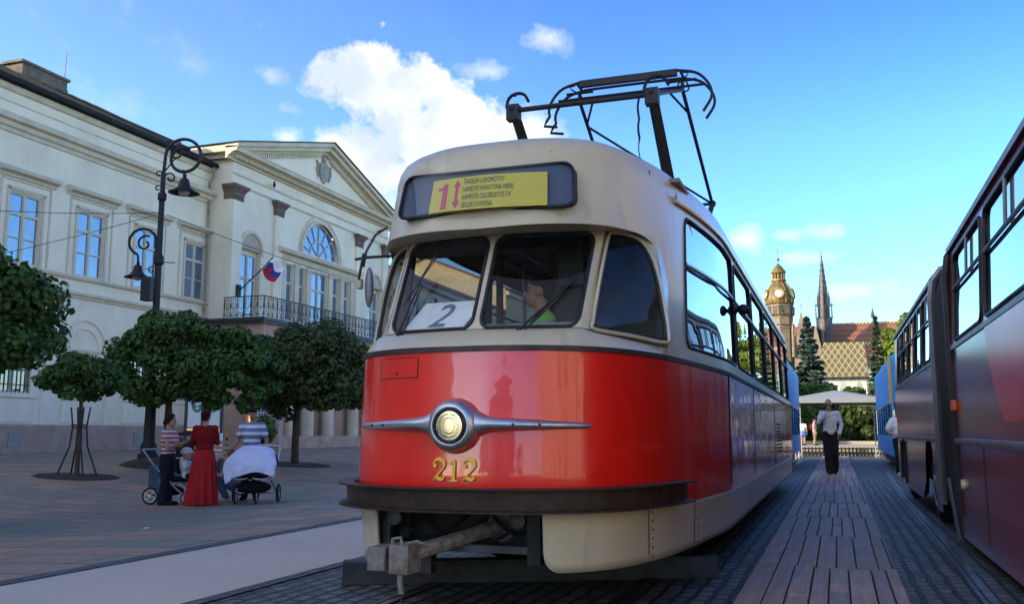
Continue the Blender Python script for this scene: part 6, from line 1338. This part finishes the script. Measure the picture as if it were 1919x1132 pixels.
mb.build('foliage', MAT['leaf'], SHB, smooth=0, fix=False); mb = MB(); mb.tube([(0,0,0),(0,0,1.2)], .025, 6); mb.build('stem', MAT['bark'], SHB); mb = MB(); mb.lathe([(.16,0),(.22,.32),(.18,.32)], (0,0,0), 16); mb.build('pot', MAT['brownstone'], SHB)
# scraps of paper on the paving
for (x, y, lb) in ((-8.1, 9.6, 'scrap of white paper on the paving, nearest the tram'), (-8.9, 7.9, 'scrap of white paper on the paving near the pale path'), (-.15, 14.6, 'yellow leaf lying on the boardwalk')):
    mb = MB(); z = gz(x)+(.085 if x > -1 else .012); mb.grid([[(x+a, y+b, z+.02*abs(sin(a*40+b*30))) for a in (-.04,0,.05)] for b in (-.03,0,.04)]); tag(mb.build('paper_scrap' if x < -1 else 'fallen_leaf', MAT['white'] if x < -1 else MAT['busyellow'], smooth=0), lb, 'litter')

# ================================================================ people
def blob(mb, voxel, it=4):
    me = mb.mesh('tmp', [], 0, fix=False); o = bpy.data.objects.new('tmp', me); COL.objects.link(o)
    r = o.modifiers.new('r', 'REMESH'); r.mode = 'VOXEL'; r.voxel_size = voxel; r.use_smooth_shade = True
    s = o.modifiers.new('s', 'SMOOTH'); s.factor = .5; s.iterations = it
    bpy.context.view_layer.update(); out = bpy.data.meshes.new_from_object(o.evaluated_get(bpy.context.evaluated_depsgraph_get()))
    bpy.data.objects.remove(o); bpy.data.meshes.remove(me); 
    q = MB(); q.v = [tuple(v.co) for v in out.vertices]; q.f = [tuple(p.vertices) for p in out.polygons]; q.m = [0]*len(q.f); bpy.data.meshes.remove(out); return q
def chain(mb, pts, radii, n=12):
    pts = [Vector(p) for p in pts]; mb.tube(pts, radii, n)
    for p, r in zip(pts, radii): mb.ell(p, (r, r, r), n=12, m=8)
V = Vector
def person(name_label, loc, rz, J, wear, skin='skin', group=None, hy=0., hp=0., hs=1.0, voxel=.013, bodyw=1.0, hands=True, eyes=True):
    """J: joints in local metres, facing -y. wear: list of (name, material, builder(mb, J))"""
    t = thing('person', name_label, 'person', loc, rz, group); mb = MB()
    H = Matrix.Rotation(hy, 3, 'Z') @ Matrix.Rotation(hp, 3, 'X'); hd = V(J['head'])
    def hpnt(x, y, z): return hd + H @ (V((x, y, z))*hs)
    hip = V(J['hip']); ch = V(J['chest']); nk = V(J['neck'])
    bw = bodyw
    up_ = (ch-hip).normalized(); 
    sx = (V(J['shL'])-V(J['shR'])).normalized()
    rotT = Matrix((sx, up_.cross(sx).normalized(), up_)).transposed()
    mb.ell(hip, (.165*bw, .11*bw, .13), rot=rotT); mb.ell(hip.lerp(ch, .5), (.14*bw, .10*bw, .16), rot=rotT); mb.ell(ch, (.165*bw, .115*bw, .17), rot=rotT)
    chain(mb, [J['shL'], ch.lerp(nk, .6), J['shR']], [.048, .072, .048]); chain(mb, [ch.lerp(nk, .5), nk, hpnt(0,.01,-.06)], [.07, .054, .052])
    mb.ell(hpnt(0,.012,.03), (.078*hs,.098*hs,.100*hs), rot=H); mb.ell(hpnt(0,-.025,-.045), (.060*hs,.070*hs,.070*hs), rot=H); mb.ell(hpnt(0,-.055,-.085), (.034*hs,.034*hs,.028*hs), rot=H)
    chain(mb, [hpnt(0,-.085,.02), hpnt(0,-.112,-.022)], [.011*hs, .016*hs]); 
    for s in (-1, 1): mb.ell(hpnt(s*.080,.005,-.01), (.010*hs,.020*hs,.032*hs), rot=H)
    mb.ell(hpnt(0,-.085,-.058), (.024*hs,.014*hs,.012*hs), rot=H)
    for s in 'LR':
        if 'el'+s in J: chain(mb, [J['sh'+s], V(J['sh'+s]).lerp(V(J['el'+s]), .5), J['el'+s], V(J['el'+s]).lerp(V(J['wr'+s]), .35), J['wr'+s]], [.046*bw, .044*bw, .036*bw, .037*bw, .025])
        if 'kn'+s in J:
            chain(mb, [J['th'+s], V(J['th'+s]).lerp(V(J['kn'+s]), .5), J['kn'+s], V(J['kn'+s]).lerp(V(J['an'+s]), .35), J['an'+s]], [.085*bw, .072*bw, .052*bw, .054*bw, .034])
            a = V(J['an'+s]); f = V(J.get('to'+s, a+V((0,-.16,-.05)))); chain(mb, [a+V((0,.02,-.04)), a.lerp(f, .5)+V((0,0,-.02)), f], [.036, .036, .026])
    b = blob(mb, voxel)
    if hands:
        for s in 'LR':
            if 'el'+s not in J: continue
            w = V(J['wr'+s]); d = (w-V(J['el'+s])).normalized(); g = V(J['ha'+s]) if 'ha'+s in J else w+d*.09; d = (g-w).normalized()
            side = d.cross(V(J.get('pn'+s, (1, 0, 0)))).normalized(); pn = side.cross(d).normalized()
            h = MB(); rot = Matrix((side, pn, d)).transposed(); h.ell(w+d*.045, (.040,.017,.055), rot=rot)
            for i, (o, l) in enumerate(((-.030,.055),(-.010,.070),(.010,.075),(.029,.068))):
                r0 = w+d*.080+side*o; p1 = r0+d*l*.5+pn*.008; p2 = r0+d*l*.85+pn*.028; chain(h, [r0-d*.02, r0, p1, p2], [.010,.0098,.009,.0075], 7)
            r0 = w+d*.03+side*.034; chain(h, [r0-side*.01, r0+side*.018+d*.025, r0+side*.020+d*.052+pn*.014], [.013,.011,.009], 7)
            b.join(h)
    if eyes:
        for s in (-1, 1): b.ell(hpnt(s*.030,-.083,.008), (.012*hs,.008*hs,.007*hs), 1, rot=H); b.tube([hpnt(s*.016,-.094,.026), hpnt(s*.032,-.094,.032), hpnt(s*.048,-.086,.027)], .004, 5, 2)
        b.tube([hpnt(-.022,-.094,-.058), hpnt(0,-.100,-.056), hpnt(.022,-.094,-.058)], .0045, 5, 3)
    body = b.build('body', [MAT[skin], MAT['c_black'], MAT['hair'], MAT['c_pink']], t, smooth=60, fix=False)
    for w in wear:
        nm, m, fn = w[:3]; q = MB(); r = fn(q, J, hpnt, H); vx = w[3] if len(w) > 3 else .014
        q2 = blob(q, vx, 3) if vx else q
        q2.build(nm, MAT[m] if isinstance(m, str) else m, t, smooth=60)
    return t
def torso(q, J, g=.016, bw=1.0, low=-.06, arm=None, armr=.012, flare=0):
    hip = V(J['hip']); ch = V(J['chest']); nk = V(J['neck']); up_ = (ch-hip).normalized(); sx = (V(J['shL'])-V(J['shR'])).normalized(); rotT = Matrix((sx, up_.cross(sx).normalized(), up_)).transposed()
    q.ell(hip-up_*low*0, (.165*bw+g+flare, .11*bw+g+flare*.6, .12+g), rot=rotT); q.ell(hip.lerp(ch, .5), (.145*bw+g, .105*bw+g, .17), rot=rotT); q.ell(ch, (.165*bw+g, .115*bw+g, .17+g), rot=rotT)
    chain(q, [V(J['shL'])+V((0,0,-.012)), ch.lerp(nk, .6), V(J['shR'])+V((0,0,-.012))], [.044+g, .07+g, .044+g])
    for s in 'LR':
        if 'el'+s not in J or arm is None: continue
        a, e, w = V(J['sh'+s]), V(J['el'+s]), V(J['wr'+s])
        if arm <= 1: a = a+V((0,0,-.012)); chain(q, [a, a.lerp(e, arm*.5), a.lerp(e, arm)], [.046+armr, .050+armr, .050+armr])
        else: chain(q, [a, a.lerp(e, .5), e, e.lerp(w, .4), e.lerp(w, .95)], [.046+armr, .046+armr, .040+armr, .040+armr, .032+armr])
def legs(q, J, g=.018, bw=1.0, to=1.0, hem=.0):
    hip = V(J['hip']); q.ell(hip-V((0,0,.01)), (.168*bw+g, .115*bw+g, .13))
    for s in 'LR':
        a, k, n = V(J['th'+s]), V(J['kn'+s]), V(J['an'+s]); chain(q, [a, a.lerp(k, .5), k, k.lerp(n, .5), k.lerp(n, to)], [.088*bw+g, .075*bw+g, .058*bw+g, .056*bw+g+hem*.5, .044+g+hem])
def shoes(q, J, g=.014):
    for s in 'LR': a = V(J['an'+s]); f = V(J.get('to'+s, a+V((0,-.16,-.05)))); chain(q, [a+V((0,.025,-.035)), a.lerp(f, .5)+V((0,0,-.025)), f], [.036+g, .034+g, .028+g])
def stand(h=1.7, w=1.0, legsp=.09, arms=True):
    k = h/1.7; J = dict(hip=(0,0,.90*k), chest=(0,0,1.20*k), neck=(0,.01,1.43*k), head=(0,-.01,1.575*k), shL=(.175*w,0,1.37*k), shR=(-.175*w,0,1.37*k), thL=(.085,0,.86*k), thR=(-.085,0,.86*k), knL=(legsp,-.01,.46*k), knR=(-legsp,-.01,.46*k), anL=(legsp,.02,.075), anR=(-legsp,.02,.075), toL=(legsp+.02,-.15,.03), toR=(-legsp-.02,-.15,.03))
    J.update(elL=(.25*w,.03,1.08*k), wrL=(.26*w,-.05,.84*k), elR=(-.25*w,.03,1.08*k), wrR=(-.26*w,-.05,.84*k)); return J
face = lambda x, y: 0
# --- woman in the red and white striped top, seen in profile facing right (world direction roughly along camera right)
J = stand(1.62, .95, .075); J.update(elL=(.20,-.10,1.03), wrL=(-.02,-.27,1.05), elR=(-.20,-.10,1.03), wrR=(.04,-.25,1.09), haL=(-.10,-.26,1.07), haR=(.13,-.24,1.11), head=(0,-.03,1.50), neck=(0,-.0,1.37))
rzR = YAW + radians(90)      # facing camera right
def hair_short(q, J, h, H): q.ell(h(0,.030,.045), (.092,.108,.095), rot=H); q.ell(h(0,.075,-.02), (.070,.06,.085), rot=H); [q.ell(h(s*.07,.02,.0), (.025,.05,.06), rot=H) for s in (-1,1)]
def hair_bun(q, J, h, H): q.ell(h(0,.025,.045), (.092,.108,.095), rot=H); q.ell(h(0,.07,-.02), (.078,.055,.07), rot=H); q.ell(h(0,.115,.055), (.062,.055,.062), rot=H)
def hair_man(q, J, h, H): q.ell(h(0,.022,.055), (.084,.103,.088), rot=H); q.ell(h(0,.06,.0), (.074,.055,.07), rot=H)
def f_ls(arm, g=.014, bw=1., ar=.012, flare=0): return lambda q, J, h, H: torso(q, J, g, bw, arm=arm, armr=ar, flare=flare)
person('woman in red and white striped top standing with folded arms beside the pushchair', (-11.42, 13.98, -.2), rzR-.15, J, [
    ('striped_top', stripes('red_white_stripes', (.62,.60,.62), (.42,.03,.06), .078, .55), f_ls(.45, .012, .95)),
    ('waistband', 'c_red', lambda q, J, h, H: q.ell((0,0,.86), (.178,.130,.07))),
    ('trousers', 'c_navy', lambda q, J, h, H: legs(q, J, .020, .95, hem=.03)), ('shoes', 'shoe', lambda q, J, h, H: shoes(q, J)),
    ('hair', 'hair', lambda q, J, h, H: (hair_short(q, J, h, H), q.ell(h(0,.10,-.06), (.035,.045,.05), rot=H))[0])], hp=.22, hy=0)
# --- woman in red seen from behind
J = stand(1.70, .95, .10); J.update(elR=(-.21,-.06,1.10), wrR=(-.02,-.27,1.13), elL=(.23,-.05,1.10), wrL=(.04,-.28,1.10), haR=(.07,-.28,1.15), haL=(-.05,-.30,1.12), toL=(.14,-.15,.03), toR=(-.14,-.13,.03), anL=(.13,.02,.07), anR=(-.11,.02,.07))
def longskirt(q, J, h, H):
    rows = []
    for z, rx, ry, am in ((.02,.265,.23,.20),(.2,.25,.21,.17),(.45,.225,.175,.12),(.7,.21,.155,.05),(.88,.185,.135,.02),(.98,.165,.12,0)):
        rows.append([((rx*(1+am*sin(11*a+z*2.5)))*cos(a)+.02*(1-z), ry*(1+am*sin(11*a+z*2.5))*sin(a), z) for a in [2*pi*i/72 for i in range(73)]])
    q.grid(rows)
person('woman in dark red cardigan and long red skirt seen from behind', (-10.76, 14.15, -.2), YAW + radians(188), J, [
    ('long_skirt', 'c_skirt', longskirt, 0), ('cardigan', 'c_red', f_ls(2, .020, .97, .010)), ('sandals', 'c_tan', lambda q, J, h, H: shoes(q, J, .004)), ('hair', 'hairred', hair_bun)], hy=-.15)
# --- man pushing the covered pram
J = stand(1.78, 1.05, .11); J.update(elR=(-.27,.02,1.13), wrR=(-.30,-.22,.98), elL=(.28,.0,1.13), wrL=(.31,-.23,.98), haL=(.29,-.31,.97), haR=(-.28,-.30,.97))
def cap(q, J, h, H): q.ell(h(0,.010,.055), (.086,.106,.078), rot=H); q.ell(h(0,-.09,.058), (.058,.05,.012), rot=H)
person('man in blue and white striped shirt and dark cap behind the pram', (-10.74, 15.55, -.2), YAW+.05, J, [
    ('striped_shirt', stripes('blue_white_stripes', (.66,.70,.80), (.10,.16,.32), .135, .55, .05), f_ls(.62, .022, 1.05, .022)), ('trousers', 'c_navy', lambda q, J, h, H: legs(q, J, .025, 1.0)), ('shoes', 'shoe', lambda q, J, h, H: shoes(q, J)),
    ('cap', 'hair', cap)], skin='skin2', hy=.1)
# --- girl crouching between them
J = dict(hip=(0,.16,.24), chest=(0,.02,.50), neck=(0,-.01,.69), head=(0,-.04,.83), shL=(.15,.0,.63), shR=(-.15,.0,.63), thL=(.08,.14,.22), thR=(-.08,.14,.22), knL=(.12,-.26,.42), knR=(-.12,-.26,.40), anL=(.11,-.06,.08), anR=(-.11,-.06,.08), toL=(.12,-.22,.03), toR=(-.12,-.22,.03), elL=(.19,-.18,.46), wrL=(.08,-.34,.52), elR=(-.19,-.18,.46), wrR=(-.08,-.34,.52))
def hairlong(q, J, h, H): hair_short(q, J, h, H); chain(q, [h(0,.08,.0), h(0,.12,-.12), h(0,.13,-.24)], [.06,.06,.035])
person('fair-haired girl in tan top and jeans crouching between the women and the pram', (-10.95, 15.2, -.2), YAW+radians(-68), J, [('top', 'c_tan', f_ls(.4, .010, .9)), ('jeans', 'c_denim', lambda q, J, h, H: legs(q, J, .014, .85)), ('shoes', 'c_white', lambda q, J, h, H: shoes(q, J, .006)), ('hair', 'hairblond', hairlong)], hp=-.15)
# --- man walking on the boardwalk with a hand at his face
J = stand(1.86, 1.02, .06); J.update(knL=(.075,-.10,.50), anL=(.07,.10,.10), toL=(.08,-.06,.03), knR=(-.075,-.06,.50), anR=(-.05,-.06,.075), toR=(-.06,-.23,.03), head=(-.02,-.09,1.70), neck=(-.0,-.01,1.55), elR=(-.27,-.08,1.25), wrR=(-.085,-.21,1.50), haR=(-.06,-.20,1.59), elL=(.27,.05,1.20), wrL=(.21,-.08,.97), haL=(.17,-.10,.90), shL=(.19,0,1.49), shR=(-.19,0,1.49), chest=(0,0,1.30))
def jacket(q, J, h, H):
    torso(q, J, .020, 1.02, arm=2, armr=.014); q.ell((0,.03,.95), (.20,.135,.20)); q.ell((.09,-.0,.88), (.10,.10,.14)); q.ell((-.09,-.0,.88), (.10,.10,.14))
def jfront(q, J, h, H): q.ell((0.01,-.078,1.22), (.085,.075,.27)); q.ell((.01,-.06,1.02), (.115,.10,.13)); q.ell((0,-.05,1.42),(.075,.07,.10))
person('balding man in pale jacket walking on the boardwalk with hand at his face', (-.17, 24.5, .08), YAW*0+.05, J, [
    ('jacket', 'c_jacket', jacket), ('cream_shirt', 'c_cream', jfront), ('trousers', 'c_black', lambda q, J, h, H: legs(q, J, .034, 1.0, hem=.02)), ('shoes', 'shoe', lambda q, J, h, H: shoes(q, J)),
    ('sunglasses', 'c_black', lambda q, J, h, H: [q.ell(h(s*.032,-.092,.008), (.028,.010,.018), rot=H) for s in (-1,1)]+[q.tube([h(-.03,-.097,.012), h(.03,-.097,.012)], .005, 5)], 0),
    ('hair', M('grey_hair', (.16,.13,.11), .9, n=.1), lambda q, J, h, H: (q.ell(h(0,.055,-.005), (.080,.060,.050), rot=H), [q.ell(h(s*.072,.03,.0), (.014,.045,.03), rot=H) for s in (-1,1)])[0])], skin='skin2', hp=.50, hy=-.1)
# --- far figures on the terrace
J = stand(1.45, .85, .07)
person('child in orange and grey top walking on the terrace in front of the hedge', (-1.18, 53.5, .37), YAW+1.2, J, [('top', 'c_pink', f_ls(2, .02, .85)), ('trousers', 'c_tan', lambda q, J, h, H: legs(q, J, .02, .85)), ('shoes', 'shoe', lambda q, J, h, H: shoes(q, J)), ('hair', 'hair', hair_man), ('rucksack', 'c_red', lambda q, J, h, H: q.ell((0,.16,1.0), (.12,.09,.18)))], voxel=.02)
J = stand(1.40, .85, .07)
person('person in white top and bright blue skirt far off beside the end of the tram', (-1.80, 54.0, .37), YAW+2.6, J, [('top', 'c_white', f_ls(.5, .02, .85)), ('skirt', 'c_bluesh', lambda q, J, h, H: (q.ell((0,0,.68), (.20,.16,.16)), q.ell((0,0,.58), (.23,.18,.10)))[0]), ('shoes', 'shoe', lambda q, J, h, H: shoes(q, J)), ('hair', 'hair', hair_short)], voxel=.02)
# --- person half hidden behind the bus end
J = stand(1.75, 1.0, .09); J.update(elR=(-.34,-.02,1.12), wrR=(-.17,-.20,1.02), haR=(-.10,-.26,1.02), knR=(-.12,-.22,.48), anR=(-.12,-.16,.08), toR=(-.13,-.33,.04), knL=(.08,-.0,.48), anL=(.08,.18,.14), toL=(.09,.08,.04))
person('person in white shirt and black trousers stepping out behind the maroon bus', (1.52, 26.0, .0), YAW*0+.2, J, [('shirt', 'c_white', f_ls(.7, .03, 1.0, .03)), ('trousers', 'c_black', lambda q, J, h, H: legs(q, J, .03, 1.0)), ('shoes', 'c_white', lambda q, J, h, H: shoes(q, J)), ('hair', 'hair', hair_man)])
# --- driver of the tram, profile to the left
J = dict(hip=(0,.05,0), chest=(0,.0,.30), neck=(0,-.02,.52), head=(0,-.05,.665), shL=(.19,0,.46), shR=(-.19,0,.46), thL=(.09,.02,-.02), thR=(-.09,.02,-.02), knL=(.11,-.42,.0), knR=(-.11,-.42,.0), anL=(.11,-.40,-.42), anR=(-.11,-.40,-.42), elL=(.24,-.14,.24), wrL=(.20,-.36,.22), elR=(-.24,-.14,.24), wrR=(-.20,-.36,.22))
person('young tram driver in bright green T-shirt looking to the left behind the windscreen', (-1.95, 6.36, 1.44), radians(-70), J, [('green_shirt', 'c_green', f_ls(.55, .016, 1.0)), ('trousers', 'c_denim', lambda q, J, h, H: legs(q, J, .016, 1.0)), ('hair', 'hair', hair_man)], hy=radians(-10))

# ================================================================ prams
def pram_wheel(t, x, y, r, ax='x'):
    mb = MB(); n = 24
    mb.tube([((x, y+r*.86*cos(a), r+r*.86*sin(a))) for a in [2*pi*i/n for i in range(n)]], r*.15, 8, closed=True); w = mb.build('wheel', MAT['tyre'], t, smooth=60)
    mb = MB(); mb.tube([((x, y+r*.70*cos(a), r+r*.70*sin(a))) for a in [2*pi*i/n for i in range(n)]], r*.07, 6, closed=True)
    for k in range(3): a = pi*k/3+.3; mb.tube([(x, y+r*.7*cos(a), r+r*.7*sin(a)), (x, y-r*.7*cos(a), r-r*.7*sin(a))], r*.07, 5)
    mb.lathe([(r*.14,-.02),(r*.14,.02)], (x, y, r), 12, axis='x'); mb.build('rim', MAT['alu'], w, smooth=60)
P2 = thing('pram', 'black twin pram with white cloth draped over its hood', 'pram', (-10.13, 14.75, -.2), YAW+.08)
for x in (-.40, .40): pram_wheel(P2, x, .38, .17)
for x in (-.26, .10): pram_wheel(P2, x, -.18, .115)
mb = MB()
for x in (-.36, .36): mb.tube([(x, .42, .17), (x*.9, .0, .42), (x, -.22, .48)], .016, 8); mb.tube([(x*.9,.0,.42),(x, .45, .78),(x, .66, 1.02)], .016, 8)
mb.tube([(-.36,.66,1.02),(0,.70,1.05),(.36,.66,1.02)], .02, 8); mb.tube([(-.42,.38,.17),(.42,.38,.17)], .014, 6)
for x in (-.26,.10): mb.tube([(x,-.18,.12),(x+.0,-.12,.30),(x*.8,-.0,.42)], .016, 6)
mb.tube([(-.42,-.26,.46),(-.36,-.32,.44),(-.08,-.30,.46),(0,-.26,.50),(.08,-.30,.46),(.36,-.32,.44),(.42,-.26,.46)], .014, 6); mb.build('chassis', MAT['alu'], P2, smooth=60)
mb = MB(); mb.box(-.36,.36,-.14,.34,.20,.40); q = MB(); q.ell((0,-.0,.30), (.34,.24,.12)); q.build('shopping_basket', MAT['c_black'], P2, smooth=50)
mb = MB()
mb.ell((0,.0,.62), (.42,.34,.17)); mb.ell((0,.18,.76), (.42,.26,.30)); mb.ell((0,-.16,.58), (.41,.20,.14)); b_ = blob(mb, .02, 4); b_.build('seat_shell', MAT['c_navy'], P2, smooth=60)
# draped cloth
def drapez(x, y):
    top = .93 - .55*max(0, -y-.02)**1.1*1.6 - .2*max(0, abs(x)-.28); return top
rows = []
for j in range(25):
    v = j/24; r = []
    for i in range(25):
        u = i/24*2-1; s = -.10+v*1.0
        # path over hood: from back top, forward, hanging down in front
        y = interp(v, [0,.25,.5,.8,1], [.30,.08,-.22,-.42,-.45]); z = interp(v, [0,.25,.5,.8,1], [1.0,1.05,.92,.70,.56]); wx = interp(v, [0,.25,.6,.85,1], [.25,.36,.47,.46,.42])
        x = u*wx+(.02 if v > .8 else 0); z -= .10*abs(u)**3+.03*sin(u*5+v*4)*v*.6; z += (.06*u if v > .8 else 0)*(v-.8)*4; y += .016*sin(u*9+v*3)*v; r.append((x, y, z+(-.05 if (v > .9 and u < -.8) else 0)))
    rows.append(r)
mb = MB(); mb.grid(rows); o = mb.build('draped_cloth', MAT['c_blanket'], smooth=80, loc=(-10.13, 14.75, -.2), rz=YAW+.08); tag(o, 'white cloth draped over the hood of the twin pram', 'cloth'); s = o.modifiers.new('s', 'SOLIDIFY'); s.thickness = .008
P1 = thing('pushchair', 'grey pushchair behind the woman in the striped top', 'pushchair', (-11.45, 14.25, -.2), YAW+radians(85))
for x in (-.24, .24): pram_wheel(P1, x, .34, .155); pram_wheel(P1, x, -.34, .12)
mb = MB()
for x in (-.24,.24): mb.tube([(x,.34,.155),(x,.0,.40),(x,-.34,.12)], .015, 6); mb.tube([(x,-.1,.34),(x,.30,.70),(x,.52,.98)], .017, 6)
mb.tube([(-.24,.52,.98),(.24,.52,.98)], .022, 6); mb.tube([(-.24,.34,.155),(.24,.34,.155)], .012, 6); mb.tube([(-.24,0,.40),(.24,0,.40)], .012, 6); mb.build('chassis', MAT['strollergrey'], P1, smooth=60)
mb = MB(); mb.ell((0,-.02,.45), (.22,.25,.06)); mb.ell((0,.20,.62), (.21,.08,.22)); mb.ell((0,-.30,.42),(.2,.08,.05)); blob(mb, .02, 4).build('seat_shell', MAT['c_navy'], P1, smooth=60)
mb = MB(); mb.ell((0,.05,.24), (.2,.22,.09)); mb.build('shopping_basket', MAT['c_black'], P1, smooth=50); mb = MB(); mb.grid([[(x,.40+.0*x,z) for x in (-.22,0,.22)] for z in (.25,.45,.70)]); mb.build('back_cover', MAT['strollergrey'], P1, smooth=50)
J = dict(hip=(0,.06,.06), chest=(0,.10,.22), neck=(0,.10,.33), head=(0,.06,.43), shL=(.10,.08,.29), shR=(-.10,.08,.29), thL=(.05,.03,.04), thR=(-.05,.03,.04), knL=(.07,-.16,.07), knR=(-.07,-.16,.07), anL=(.07,-.26,-.04), anR=(-.07,-.26,-.04), toL=(.07,-.32,-.03), toR=(-.07,-.32,-.03), elL=(.14,.0,.20), wrL=(.08,-.09,.18), elR=(-.14,.0,.20), wrR=(-.08,-.09,.18))
person('toddler in white hat and white top sitting in the grey pushchair', (-11.20, 14.32, .26), YAW+radians(85), J, [('white_hat', 'c_white', lambda q, J, h, H: (q.ell(h(0,.01,.055), (.095,.115,.085), rot=H), q.ell(h(0,-.01,.03), (.125,.14,.018), rot=H))[0]), ('white_top', 'c_white', f_ls(.7, .012, .62)), ('leggings', 'c_navy', lambda q, J, h, H: legs(q, J, .006, .55))], hs=.92, bodyw=.6, hands=False)
